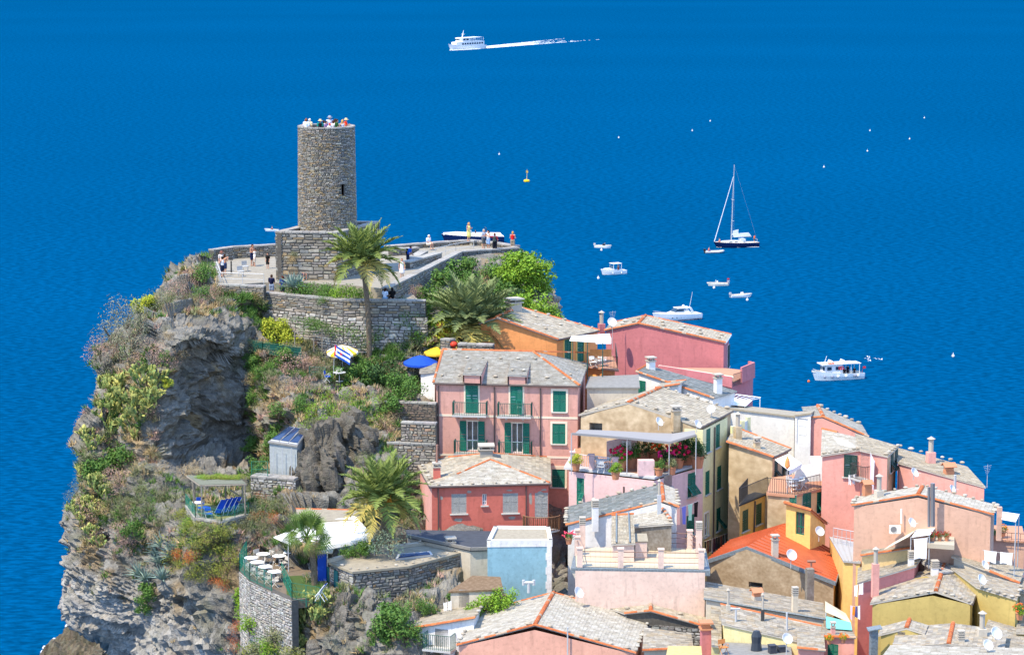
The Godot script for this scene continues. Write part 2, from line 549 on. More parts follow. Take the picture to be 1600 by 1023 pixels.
# ---- dry stone --------------------------------------------------------------
const STONE := [Color(0.319, 0.302, 0.269), Color(0.392, 0.364, 0.314), Color(0.246, 0.241, 0.224), Color(0.448, 0.420, 0.364), Color(0.414, 0.319, 0.196), Color(0.347, 0.308, 0.246)]
func one_stone(mb: MB, f: Callable, u0: float, u1: float, v0: float, v1: float, dep: float) -> void:
	var j := 0.2 * (v1 - v0)
	var q := []
	var b := []
	var k := 0
	for c in [[u0, v0], [u1, v0], [u1, v1], [u0, v1]]:
		var uu: float = c[0] + rng.randf_range(-j, j)
		var vv: float = c[1] + rng.randf_range(-j, j)
		b.append(f.call(uu, vv, -0.03))
		var iu := 0.16 * (v1 - v0) * (1.0 if k == 0 or k == 3 else -1.0)
		var iv := 0.16 * (v1 - v0) * (1.0 if k < 2 else -1.0)
		q.append(f.call(uu + iu, vv + iv, dep * rng.randf_range(0.55, 1.1)))
		k += 1
	mb.quad(q[0], q[1], q[2], q[3])
	for i in 4:
		var i2 := (i + 1) % 4
		mb.quad(b[i], b[i2], q[i2], q[i])
# stones in rough courses over a face f(u, v, out); those wider than single_over become parts of their own
func stone_face(parent: Node, f: Callable, len_: float, hgt: float, course: float, w0: float, w1: float, dep: float, pal: Array, m: Material, single_over := 99.0) -> void:
	var mb := MB.new()
	var y := 0.0
	var singles := 0
	while y < hgt - 0.05:
		var ch := minf(course * rng.randf_range(0.65, 1.4), hgt - y)
		var x := rng.randf_range(-w1, 0.0)
		while x < len_:
			var sw := rng.randf_range(w0, w1)
			if rng.randf() < 0.12: sw *= 1.5
			var u0 := maxf(x, 0.0)
			var u1 := minf(x + sw, len_)
			if u1 - u0 > 0.06:
				var gap := 0.022
				var col := jit(pal[rng.randi() % pal.size()], 0.22)
				var top := y + ch
				if sw > single_over and singles < 290:
					var s := MB.new()
					s.col = col
					one_stone(s, f, u0 + gap, u1 - gap, y + gap * 0.6, top - gap * 0.6, dep)
					put(s, "stone", m, parent)
					singles += 1
				elif ch > course * 1.15 and rng.randf() < 0.4:
					var mid := y + ch * rng.randf_range(0.4, 0.6)
					mb.col = col
					one_stone(mb, f, u0 + gap, u1 - gap, y + gap * 0.5, mid - gap * 0.5, dep)
					mb.col = jit(pal[rng.randi() % pal.size()], 0.22)
					one_stone(mb, f, u0 + gap, u1 - gap, mid + gap * 0.5, top - gap * 0.5, dep)
				else:
					mb.col = col
					one_stone(mb, f, u0 + gap, u1 - gap, y + gap * 0.6 + rng.randf_range(-0.12, 0.12) * ch, top - gap * 0.6 + rng.randf_range(-0.16, 0.1) * ch, dep)
			x += sw
		y += ch
	var o := put(mb, "stonework", m, parent)
	o.set_meta("kind", "stuff")
func flat_face(a: Vector3, b: Vector3, y0: float) -> Callable:
	var o := V(a.x, y0, a.z)
	var du := V(b.x - a.x, 0, b.z - a.z).normalized()
	var nn := du.cross(Vector3.UP).normalized()
	return func(u: float, v: float, d: float) -> Vector3: return o + du * u + Y(v) + nn * d
func stone_mat() -> StandardMaterial3D:
	var m := mt("stone", Color(1, 1, 1), 0.95, blotch("stone_tone", 256, 0.02, 0.1, 0.72, 0.5, 1.5), 0.6, true)
	m.heightmap_enabled = true
	m.heightmap_texture = relief("stone_relief", 256, 0.06)
	m.heightmap_scale = 1.5
	return m
# a free-standing or retaining wall along a polyline (left to right as seen from its outer side)
func stone_wall(parent: Node, pts: Array, y0: float, y1: float, thick: float, course: float, w0: float, w1: float, pal: Array, both := true, cap := true, single_over := 99.0) -> void:
	var core := MB.new()
	var sm := stone_mat()
	var mortar := M("mortar")
	for i in pts.size() - 1:
		var a: Vector3 = pts[i]
		var b: Vector3 = pts[i + 1]
		var du := V(b.x - a.x, 0, b.z - a.z)
		var len_ := du.length()
		du = du.normalized()
		var nn := du.cross(Vector3.UP)
		var mid := (a + b) * 0.5 - nn * thick * 0.5
		core.obox(V(mid.x, (y0 + y1) * 0.5, mid.z), du * len_ * 0.5, V(0, (y1 - y0) * 0.5, 0), nn * thick * 0.5)
		stone_face(parent, flat_face(a, b, y0), len_, y1 - y0, course, w0, w1, 0.05, pal, sm, single_over)
		if both:
			stone_face(parent, flat_face(b - nn * thick, a - nn * thick, y0), len_, y1 - y0, course, w0, w1, 0.05, pal, sm)
		if cap:
			var x := 0.0
			while x < len_ - 0.1:
				var sw := minf(rng.randf_range(0.5, 1.0), len_ - x)
				var cb := MB.new()
				cb.col = jit(Color(0.42, 0.40, 0.365), 0.14)
				var o := V(a.x, y1 + 0.05, a.z) + du * (x + sw * 0.5) - nn * thick * 0.5
				cb.obox(o, du * (sw * 0.5 - 0.015), V(0, 0.05 + rng.randf() * 0.03, 0), nn * (thick * 0.5 + 0.07))
				put(cb, "coping_stone", sm, parent)
				x += sw
	put(core, "core", mortar, parent)
const PLAZA := 50.5
func lv(px: float, py: float, h := PLAZA) -> Vector3: return on_level(px, py, h)
func make_plaza() -> void:
	var paving := mt("paving", ph(220, 211, 192, 1.95), 0.95, blotch("paving", 512, 0.01, 0.08, 0.74, 0.5, 1.5), 0.25)
	var edge := [lv(326, 409), lv(338, 447), lv(412, 441), lv(545, 445), lv(607, 452), lv(722, 399), lv(812, 392), lv(806, 384), lv(735, 382), lv(600, 392), lv(470, 399), lv(360, 403)]
	var mb := MB.new()
	mb.prism(edge, 42.0, PLAZA)
	setting(mb, "plaza_pavement", paving)
	var strip := [lv(405, 446, 49.6), lv(410, 460, 49.6), lv(536, 472, 49.6), lv(660, 474, 49.6), lv(640, 455, 49.6), lv(540, 447, 49.6)]
	var mb2 := MB.new()
	mb2.prism(strip, 42.0, 49.6)
	setting(mb2, "terrace_path", paving)
	var t := thing("rampart_wall", "low grey dry stone parapet along the seaward edge of the plaza", "wall", lv(360, 403))
	stone_wall(t, [lv(430, 399), lv(360, 403), lv(326, 408)], PLAZA - 0.2, PLAZA + 0.95, 0.5, 0.17, 0.25, 0.6, STONE)
	t = thing("rampart_wall", "long low stone parapet with railing stubs behind the people at the lookout", "wall", lv(735, 382))
	stone_wall(t, [lv(812, 391), lv(775, 385), lv(735, 381.5), lv(690, 384), lv(600, 391)], PLAZA - 0.2, PLAZA + 0.34, 0.5, 0.17, 0.25, 0.6, STONE)
	t = thing("rampart_wall", "diagonal stone parapet beside the green bushes climbing to the lookout", "wall", lv(660, 430))
	stone_wall(t, [lv(607, 457), lv(722, 399), lv(812, 393)], PLAZA - 2.5, PLAZA + 0.28, 0.55, 0.18, 0.25, 0.6, STONE)
	t = thing("rampart_wall", "short stone wall under the railing at the cliff end of the plaza", "wall", lv(375, 449))
	stone_wall(t, [lv(340, 447), lv(412, 450)], PLAZA - 1.6, PLAZA + 0.06, 0.5, 0.15, 0.3, 0.8, STONE, false, true, 0.6)
	t = thing("rampart_wall", "long grey stone parapet in front of the clipped hedge", "wall", lv(536, 470, 50))
	stone_wall(t, [lv(411, 457, 50), lv(536, 469, 50), lv(665, 470, 50)], 48.7, 49.95, 0.5, 0.18, 0.3, 0.9, STONE, true, true, 0.75)
	t = thing("retaining_wall", "pale weathered retaining wall with plants hanging from it below the parapet", "wall", lv(536, 500, 47))
	var pale := [Color(0.50, 0.475, 0.43), Color(0.43, 0.41, 0.375), Color(0.56, 0.535, 0.49), Color(0.38, 0.36, 0.335), Color(0.46, 0.42, 0.35)]
	var front: Array = [lv(408, 457, 50), lv(536, 469.5, 50), lv(668, 470.5, 50)]
	for i in 3: front[i] += V(0, 0, 0.12)
	stone_wall(t, front, 43.5, 48.7, 0.4, 0.24, 0.3, 0.7, pale, false, false, 0.62)
	var sp := [[[640, 420], [690, 405]], [[648, 414], [668, 402]], [[612, 400], [655, 397]]]
	for k in sp.size():
		t = thing("stone_ledge", ["long low stone ledge beside the diagonal parapet", "short stone ledge between two ledges of the plaza", "low stone ledge near the back parapet of the plaza"][k], "ledge", lv(sp[k][0][0], sp[k][0][1]))
		stone_wall(t, [lv(sp[k][0][0], sp[k][0][1]), lv(sp[k][1][0], sp[k][1][1])], PLAZA - 0.1, PLAZA + 0.5, 0.7, 0.16, 0.3, 0.7, STONE)
func make_tower() -> void:
	var d0 := 214.8
	var c := at(511.5, 365, d0)
	var base_y := 50.3
	var t := thing("stone_tower", "round grey rubble stone watchtower with people on its open top", "tower", V(c.x, base_y, c.z))
	var sm := stone_mat()
	var mortar := M("mortar")
	var r0 := 2.44
	var r1 := 2.33
	var y0 := 53.0
	var y1 := 62.85
	var hh := y1 - y0
	var win_u := 0.0
	var f := func(u: float, v: float, d: float) -> Vector3:
		var r := lerpf(r0, r1, v / hh) + d
		var a := u / r0 + PI
		return V(c.x + sin(a) * r, y0 + v, c.z + cos(a) * r)
	var core := MB.new()
	var wa := 0.66
	var wy0 := 62.85 - 0.0
	wy0 = 57.3
	var wy1 := 58.25
	var seg := 72
	var ha := 0.075
	for i in seg:
		var a0 := TAU * i / seg
		var a1 := TAU * (i + 1) / seg
		for b in [[y0, wy0], [wy0, wy1], [wy1, y1]]:
			if b[0] == wy0 and a0 > wa - ha - 0.05 and a1 < wa + ha + 0.05: continue
			var p := func(a: float, y: float, rr: float) -> Vector3: return V(c.x + sin(a) * rr, y, c.z + cos(a) * rr)
			var ra := lerpf(r0, r1, (b[0] - y0) / hh) - 0.03
			var rb := lerpf(r0, r1, (b[1] - y0) / hh) - 0.03
			core.quad(p.call(a0, b[0], ra), p.call(a1, b[0], ra), p.call(a1, b[1], rb), p.call(a0, b[1], rb))
	var ri := r1 - 0.34
	for i in seg:
		var a0 := TAU * i / seg
		var a1 := TAU * (i + 1) / seg
		var s0 := V(sin(a0), 0, cos(a0))
		var s1 := V(sin(a1), 0, cos(a1))
		var o := V(c.x, 0, c.z)
		var up := Y(y1)
		var dk := Y(y1 - 1.05)
		core.quad(o + s0 * (r1 - 0.02) + up, o + s1 * (r1 - 0.02) + up, o + s1 * ri + up, o + s0 * ri + up)
		core.quad(o + s1 * ri + dk, o + s0 * ri + dk, o + s0 * ri + up, o + s1 * ri + up)
		core.tri(o + dk, o + s0 * ri + dk, o + s1 * ri + dk)
	put(core, "core", mortar, t)
	var mb := MB.new()
	var y := 0.0
	var circ := TAU * r0
	while y < hh:
		var ch := minf(rng.randf_range(0.085, 0.17), hh - y)
		var x := 0.0
		while x < circ - 0.05:
			var sw := minf(rng.randf_range(0.14, 0.46), circ - x)
			var am := fposmod((x + sw * 0.5) / r0 + PI, TAU)
			var inwin: bool = absf(am - wa) < ha + sw * 0.5 / r0 - 0.03 and y + ch > wy0 - y0 and y < wy1 - y0
			if not inwin:
				mb.col = jit(STONE[rng.randi() % STONE.size()], 0.22)
				one_stone(mb, f, x + 0.014, x + sw - 0.014, y + 0.012, y + ch - 0.012, 0.06)
			x += sw
		y += ch
	put(mb, "stonework", sm, t).set_meta("kind", "stuff")
	var coping := MB.new()
	for i in 30:
		var a0 := TAU * i / 30
		var am := a0 + TAU / 60
		var rr := (r1 + ri) * 0.5
		var o := V(c.x + sin(am) * rr, y1 + 0.04, c.z + cos(am) * rr)
		var cb := MB.new()
		cb.col = jit(Color(0.40, 0.38, 0.34), 0.14)
		cb.obox(o, V(cos(am), 0, -sin(am)) * 0.225, V(0, 0.05 + rng.randf() * 0.02, 0), V(sin(am), 0, cos(am)) * 0.23)
		put(cb, "coping_stone", sm, t)
	var lintel := MB.new()
	var wc := V(c.x + sin(wa) * 2.36, 0, c.z + cos(wa) * 2.36)
	lintel.col = Color(0.30, 0.28, 0.25)
	lintel.obox(wc + Y(wy1 + 0.07), V(cos(wa), 0, -sin(wa)) * 0.38, Y(0.07), V(sin(wa), 0, cos(wa)) * 0.1)
	put(lintel, "lintel", sm, t)
	var top := 54.5
	var fl := lv(430, 362, top)
	var fr := lv(527, 363, top)
	var bl := fl + (lv(467, 353, top) - fl) * 1.9
	var br := fr + (bl - fl)
	var b := thing("tower_base", "square rubble stone plinth that carries the round tower", "plinth", V((fl.x + br.x) / 2, PLAZA, (fl.z + br.z) / 2))
	stone_wall(b, [bl, fl, fr, br, bl], 49.8, top - 0.08, 0.5, 0.26, 0.3, 0.95, STONE, true, true, 0.78)
	var dk2 := MB.new()
	dk2.prism([fl, fr, br, bl], 53.3, 53.6)
	put(dk2, "deck", mt("mortar_deck", lin(0.25, 0.23, 0.2)), b)
func make_ground() -> void:
	var mb := MB.new()
	var n := 40
	for i in n:
		for j in n:
			var q := []
			for k in [[0, 0], [1, 0], [1, 1], [0, 1]]:
				var x := lerpf(-9, 44, float(i + k[0]) / n)
				var d := lerpf(120, 208.0 - maxf(0.0, x - 4.0) * 1.15, float(j + k[1]) / n)
				q.append(V(x, village_y(d), -d))
			mb.quad(q[0], q[1], q[2], q[3])
	setting(mb, "village_ground", mt("ground", lin(0.16, 0.145, 0.12), 0.95, blotch("paving", 512, 0.01, 0.08, 0.74, 0.5, 1.5), 0.3))
func village_y(d: float) -> float: return 26.0 + (d - 150.0) * 0.15
func make_sea_rock() -> void:
	var nz := noise(77, 0.16, FastNoiseLite.TYPE_SIMPLEX_SMOOTH, 5)
	var ce := noise(78, 0.3, FastNoiseLite.TYPE_CELLULAR, 1)
	ce.cellular_return_type = FastNoiseLite.RETURN_CELL_VALUE
	var mb := MB.new()
	var c := lv(165, 1032, 0)
	var n := 90
	var g := []
	for i in n + 1:
		var row := PackedVector3Array()
		for j in n + 1:
			var x := lerpf(-9, 16, float(i) / n)
			var z := lerpf(-14, 14, float(j) / n)
			var e := 1.0 - pow(x / (8.0 if x < 0 else 18.0), 2) - pow(z / 14.0, 2)
			var y := e * 3.9 + nz.get_noise_3d(x, 0, z) * 3.2 + ce.get_noise_3d(x + z * 0.6, 0, z * 2.0) * 0.9 - 0.6
			row.append(V(c.x + x, maxf(y, -1.5), c.z + z))
		g.append(row)
	for i in n:
		for j in n:
			mb.col = jit(Color(0.16, 0.135, 0.09), 0.3)
			mb.quad(g[i][j + 1], g[i + 1][j + 1], g[i + 1][j], g[i][j])
	setting(mb, "sea_rock", mt("rock", Color(1, 1, 1)))
# ---- houses -----------------------------------------------------------------
var leaf_mesh: ArrayMesh
var flap_mesh: ArrayMesh
var pebble: Array = []
func make_shared() -> void:
	var mb := MB.new()
	mb.obox(V(0.06, 0.5, 0), V(0.06, 0, 0), Y(0.5), V(0, 0, 0.025))
	mb.obox(V(0.94, 0.5, 0), V(0.06, 0, 0), Y(0.5), V(0, 0, 0.025))
	for y in [0.03, 0.5, 0.97]:
		mb.obox(V(0.5, y, 0), V(0.38, 0, 0), Y(0.03), V(0, 0, 0.023))
	for i in 18:
		var y := 0.075 + i * 0.0505
		if absf(y - 0.5) < 0.04: continue
		mb.obox(V(0.5, y, 0), V(0.38, 0, 0), V(0, 0.018, -0.012), V(0, 0.006, 0.012))
	leaf_mesh = mb.mesh()
	for k in 4:
		var b := MB.new()
		b.col = Color(1, 1, 1)
		var prof := []
		for i in 5:
			var a := -PI / 2 + PI * i / 4.0
			prof.append(Vector2(cos(a) * rng.randf_range(0.85, 1.1), sin(a) * 0.55 + 0.35))
		b.lathe(Vector3.ZERO, prof, 7, V(rng.randf_range(0.8, 1.2), 1, rng.randf_range(0.7, 1.0)))
		pebble.append(b.mesh())
func house(called: String, label: String, base: Vector3, group := "") -> Dictionary:
	return {"node": thing(called, label, "house", base, group), "walls": [], "wins": []}
func add_wall(hd: Dictionary, tops: Array, y0: float, m, kind := "plaster") -> int:
	var a: Vector3 = tops[0]
	var b: Vector3 = tops[tops.size() - 1]
	var du := V(b.x - a.x, 0, b.z - a.z)
	var len_ := du.length()
	du = du.normalized()
	hd.walls.append({"a": V(a.x, 0, a.z), "du": du, "n": du.cross(Vector3.UP), "len": len_, "tops": tops, "y0": y0, "m": m, "kind": kind, "holes": []})
	return hd.walls.size() - 1
# walls under a closed ring of roof corners (counter-clockwise from above); ring[i] may be an array [left, apex] to add an apex after a corner
func ring_walls(hd: Dictionary, ring: Array, y0: float, m, inset := 0.18, drop := 0.1, kind := "plaster") -> void:
	var c := Vector3.ZERO
	for p in ring: c += p[0]
	c /= ring.size()
	var pts := []
	for p in ring:
		var q := []
		for s in p:
			var d := V(c.x - s.x, 0, c.z - s.z)
			q.append(s + d.normalized() * minf(inset * 1.2, d.length() * 0.3) + Y(-drop))
		pts.append(q)
	for i in pts.size():
		var tops: Array = pts[i].duplicate()
		tops.append(pts[(i + 1) % pts.size()][0])
		add_wall(hd, tops, y0, m[i % m.size()] if m is Array else m, kind)
func on_wall(w: Dictionary, px: float, py: float) -> Vector2:
	var o := Y(CAM_H)
	var d := at(px, py, 100.0) - o
	var t: float = (w.a - o).dot(w.n) / d.dot(w.n)
	var p := o + d * t
	return Vector2((p - w.a).dot(w.du), p.y)
func wp(w: Dictionary, s: float, y: float, d: float) -> Vector3:
	return w.a + w.du * s + Y(y) + w.n * d
# px, py: the middle of the opening in the photograph
func win(hd: Dictionary, wi: int, px: float, py: float, w: float, h: float, kind: String, opt := {}) -> void:
	var wl: Dictionary = hd.walls[wi]
	var q := on_wall(wl, px, py)
	wl.holes.append({"s0": q.x - w / 2, "s1": q.x + w / 2, "y0": q.y - h / 2, "y1": q.y + h / 2, "kind": kind, "opt": opt})
func wall_mesh(mb: MB, w: Dictionary) -> void:
	var ymin := 1e9
	for t in w.tops: ymin = minf(ymin, t.y)
	var us := [0.0, w.len]
	var vs := [w.y0, ymin]
	var rects := []
	for hh in w.holes:
		hh.cut = hh.y1 < ymin - 0.02 and hh.s0 > 0.02 and hh.s1 < w.len - 0.02 and hh.kind != "flat"
		if hh.cut:
			rects.append(hh)
			us.append_array([hh.s0, hh.s1])
			vs.append_array([hh.y0, hh.y1])
	us.sort()
	vs.sort()
	for i in us.size() - 1:
		if us[i + 1] - us[i] < 1e-4: continue
		for j in vs.size() - 1:
			if vs[j + 1] - vs[j] < 1e-4: continue
			var mu: float = (us[i] + us[i + 1]) / 2
			var mv: float = (vs[j] + vs[j + 1]) / 2
			var hole := false
			for r in rects:
				if mu > r.s0 and mu < r.s1 and mv > r.y0 and mv < r.y1: hole = true
			if not hole:
				mb.quad(wp(w, us[i], vs[j], 0), wp(w, us[i + 1], vs[j], 0), wp(w, us[i + 1], vs[j + 1], 0), wp(w, us[i], vs[j + 1], 0))
	for r in rects:
		var e := -0.22
		mb.quad(wp(w, r.s0, r.y0, e), wp(w, r.s0, r.y0, 0), wp(w, r.s0, r.y1, 0), wp(w, r.s0, r.y1, e))
		mb.quad(wp(w, r.s1, r.y0, 0), wp(w, r.s1, r.y0, e), wp(w, r.s1, r.y1, e), wp(w, r.s1, r.y1, 0))
		mb.quad(wp(w, r.s0, r.y1, 0), wp(w, r.s1, r.y1, 0), wp(w, r.s1, r.y1, e), wp(w, r.s0, r.y1, e))
		mb.quad(wp(w, r.s0, r.y0, e), wp(w, r.s1, r.y0, e), wp(w, r.s1, r.y0, 0), wp(w, r.s0, r.y0, 0))
	var p := []
	for t in w.tops:
		p.append(Vector2((t - w.a).dot(w.du), t.y))
	for i in p.size() - 1:
		var a: Vector2 = p[i]
		var b: Vector2 = p[i + 1]
		if a.y > ymin + 1e-3: mb.tri(wp(w, a.x, ymin, 0), wp(w, b.x, b.y, 0), wp(w, a.x, a.y, 0))
		if b.y > ymin + 1e-3: mb.tri(wp(w, a.x, ymin, 0), wp(w, b.x, ymin, 0), wp(w, b.x, b.y, 0))
func leaf(parent: Node, w: Dictionary, s: float, y: float, wid: float, h: float, d: float, ang: float, m: Material, called := "shutter") -> void:
	var x: Vector3 = (w.du * cos(ang) + w.n * sin(ang)) * wid
	var z: Vector3 = (w.n * cos(ang) - w.du * sin(ang)) * (1.0 if wid > 0 else 1.0)
	inst(leaf_mesh, called, m, parent, Transform3D(Basis(x, Y(h), z), wp(w, s, y, d) - origin_of(parent)))
func finish(hd: Dictionary) -> void:
	var node: Node3D = hd.node
	var by := {}
	for w in hd.walls:
		if w.kind == "stone":
			var g := MB.new()
			wall_mesh(g, w)
			put(g, "wall", M("mortar"), node)
			var ym := 1e9
			for t in w.tops: ym = minf(ym, t.y)
			stone_face(node, flat_face(w.a, w.a + w.du * w.len, maxf(w.y0, ym - 5.0)), w.len, minf(5.0, ym - w.y0), 0.2, 0.2, 0.6, 0.05, w.m, stone_mat(), 0.5)
		else:
			if not by.has(w.m): by[w.m] = MB.new()
			wall_mesh(by[w.m], w)
	for m in by: put(by[m], "wall", m, node)
	var green := M("shutter_green")
	var glass := mt("glass", lin(0.10, 0.14, 0.15), 0.04)
	glass.metallic_specular = 0.6
	glass.transparency = BaseMaterial3D.TRANSPARENCY_ALPHA
	glass.albedo_color.a = 0.3
	var white := M("white_paint")
	for w in hd.walls:
		for r in w.holes:
			var o: Dictionary = r.opt
			var lm: Material = o.get("leaf", green)
			var s0: float = r.s0
			var s1: float = r.s1
			var wd := s1 - s0
			var hh: float = r.y1 - r.y0
			var base := 0.0 if r.cut else 0.10
			var root := MB.new()
			var rm: Material = glass
			match r.kind:
				"open", "glass", "half", "dark":
					var e := -1.1 if r.cut else 0.0
					var f0 := -0.2 if r.cut else 0.012
					var k0 := [wp(w, s0, r.y0, f0), wp(w, s1, r.y0, f0), wp(w, s1, r.y1, f0), wp(w, s0, r.y1, f0)]
					var k1 := [wp(w, s0, r.y0, e), wp(w, s1, r.y0, e), wp(w, s1, r.y1, e), wp(w, s0, r.y1, e)]
					root.quad(k1[0], k1[1], k1[2], k1[3])
					for i in 4: root.quad(k0[i], k0[(i + 1) % 4], k1[(i + 1) % 4], k1[i])
					rm = M("room")
				"shut", "awn", "old":
					rm = M("white_paint")
					root.quad(wp(w, s0, r.y0, base - 0.16), wp(w, s1, r.y0, base - 0.16), wp(w, s1, r.y1, base - 0.16), wp(w, s0, r.y1, base - 0.16)) if r.cut else root.obox(wp(w, (s0 + s1) / 2, (r.y0 + r.y1) / 2, 0.02), w.du * wd * 0.5, Y(hh * 0.5), w.n * 0.018)
				"flat":
					root.obox(wp(w, (s0 + s1) / 2, (r.y0 + r.y1) / 2, -0.2 if r.cut else 0.02), w.du * wd * 0.5, Y(hh * 0.5), w.n * 0.018)
					rm = o.get("m", M("room"))
				"door":
					rm = o.get("leaf", green)
					var dd := -0.1 if r.cut else 0.03
					root.obox(wp(w, (s0 + s1) / 2, (r.y0 + r.y1) / 2, dd), w.du * wd * 0.5, Y(hh * 0.5), w.n * 0.03)
					for k in 3:
						root.obox(wp(w, (s0 + s1) / 2, lerpf(r.y0, r.y1, (k + 0.5) / 3), dd + 0.035), w.du * wd * 0.36, Y(hh * 0.12), w.n * 0.012)
			var node2 := put(root, "door" if r.kind == "door" else "window", rm, node)
			if r.kind in ["open", "glass", "half"]:
				var pn := MB.new()
				pn.quad(wp(w, s0, r.y0, base - 0.14), wp(w, s1, r.y0, base - 0.14), wp(w, s1, r.y1, base - 0.14), wp(w, s0, r.y1, base - 0.14))
				put(pn, "pane", glass, node2)
				var fr := MB.new()
				var zz := base - 0.13
				for s in [s0 + 0.035, (s0 + s1) / 2, s1 - 0.035]:
					fr.obox(wp(w, s, (r.y0 + r.y1) / 2, zz), w.du * 0.035, Y(hh * 0.5), w.n * 0.025)
				for y in [r.y0 + 0.04, lerpf(r.y0, r.y1, 0.35), r.y1 - 0.04]:
					fr.obox(wp(w, (s0 + s1) / 2, y, zz), w.du * wd * 0.5, Y(0.03), w.n * 0.022)
				put(fr, "frame", o.get("frame", white), node2)
			match r.kind:
				"shut", "old":
					leaf(node2, w, s0, r.y0, wd * 0.495, hh, base - 0.03, 0.0, lm)
					leaf(node2, w, s1, r.y0, -wd * 0.495, hh, base - 0.03, 0.0, lm)
				"awn":
					leaf(node2, w, s0, r.y0, wd * 0.495, hh, base - 0.03, 0.0, lm)
					leaf(node2, w, s1, r.y0 + hh * 0.45, -wd * 0.495, hh * 0.55, base - 0.03, 0.0, lm)
					var a: float = o.get("tilt", 0.75)
					var up: Vector3 = V(0, cos(a), 0) - w.n * sin(a)
					var fw: float = wd * (1.0 if o.get("both", false) else 0.495)
					inst(leaf_mesh, "shutter", lm, node2, Transform3D(Basis(-w.du * fw, up * hh * 0.45, -(w.n * cos(a) + V(0, sin(a), 0))), wp(w, s1, r.y0 + hh * 0.45, base) - up * hh * 0.45 - origin_of(node2)))
				"open":
					var lw: float = o.get("lw", wd * 0.5)
					leaf(node2, w, s0, r.y0, -lw, hh, 0.06, o.get("swing", 0.12), lm)
					leaf(node2, w, s1, r.y0, lw, hh, 0.06, o.get("swing", 0.12), lm)
			if o.has("trim"):
				var tr := MB.new()
				var tw: float = o.get("tw", 0.13)
				for s in [s0 - tw / 2, s1 + tw / 2]:
					tr.obox(wp(w, s, (r.y0 + r.y1) / 2, 0.015), w.du * tw * 0.5, Y(hh * 0.5), w.n * 0.018)
				tr.obox(wp(w, (s0 + s1) / 2, r.y1 + tw / 2, 0.015), w.du * (wd * 0.5 + tw), Y(tw * 0.5), w.n * 0.018)
				put(tr, "surround", o.trim, node2)
			if not o.get("nosill", false):
				var sl := MB.new()
				sl.obox(wp(w, (s0 + s1) / 2, r.y0 - 0.04, 0.05), w.du * (wd * 0.5 + 0.12), Y(0.04), w.n * 0.09)
				put(sl, "sill", mt("sill", lin(0.5, 0.48, 0.44)), node2)
# ---- roofs ------------------------------------------------------------------
const SLATES := {
	"beige": [Color(0.45, 0.41, 0.33), Color(0.41, 0.375, 0.305), Color(0.49, 0.445, 0.36), Color(0.38, 0.35, 0.29)],
	"grey": [Color(0.345, 0.34, 0.31), Color(0.32, 0.315, 0.29), Color(0.37, 0.365, 0.335), Color(0.30, 0.295, 0.27)],
	"pale": [Color(0.48, 0.46, 0.405), Color(0.455, 0.435, 0.385), Color(0.51, 0.49, 0.43), Color(0.43, 0.41, 0.36)],
	"dark": [Color(0.20, 0.225, 0.23), Color(0.24, 0.26, 0.265), Color(0.17, 0.195, 0.20)],
	"mix": [Color(0.41, 0.38, 0.32), Color(0.37, 0.345, 0.295), Color(0.46, 0.425, 0.36), Color(0.33, 0.31, 0.275), Color(0.43, 0.37, 0.28)]}
func slate_mat() -> StandardMaterial3D:
	return mt("slate", Color(1, 1, 1), 0.85, blotch("slate_tone", 512, 0.008, 0.05, 0.78, 0.45, 1.6, Color(1, 0.96, 0.9)), 0.35, true)
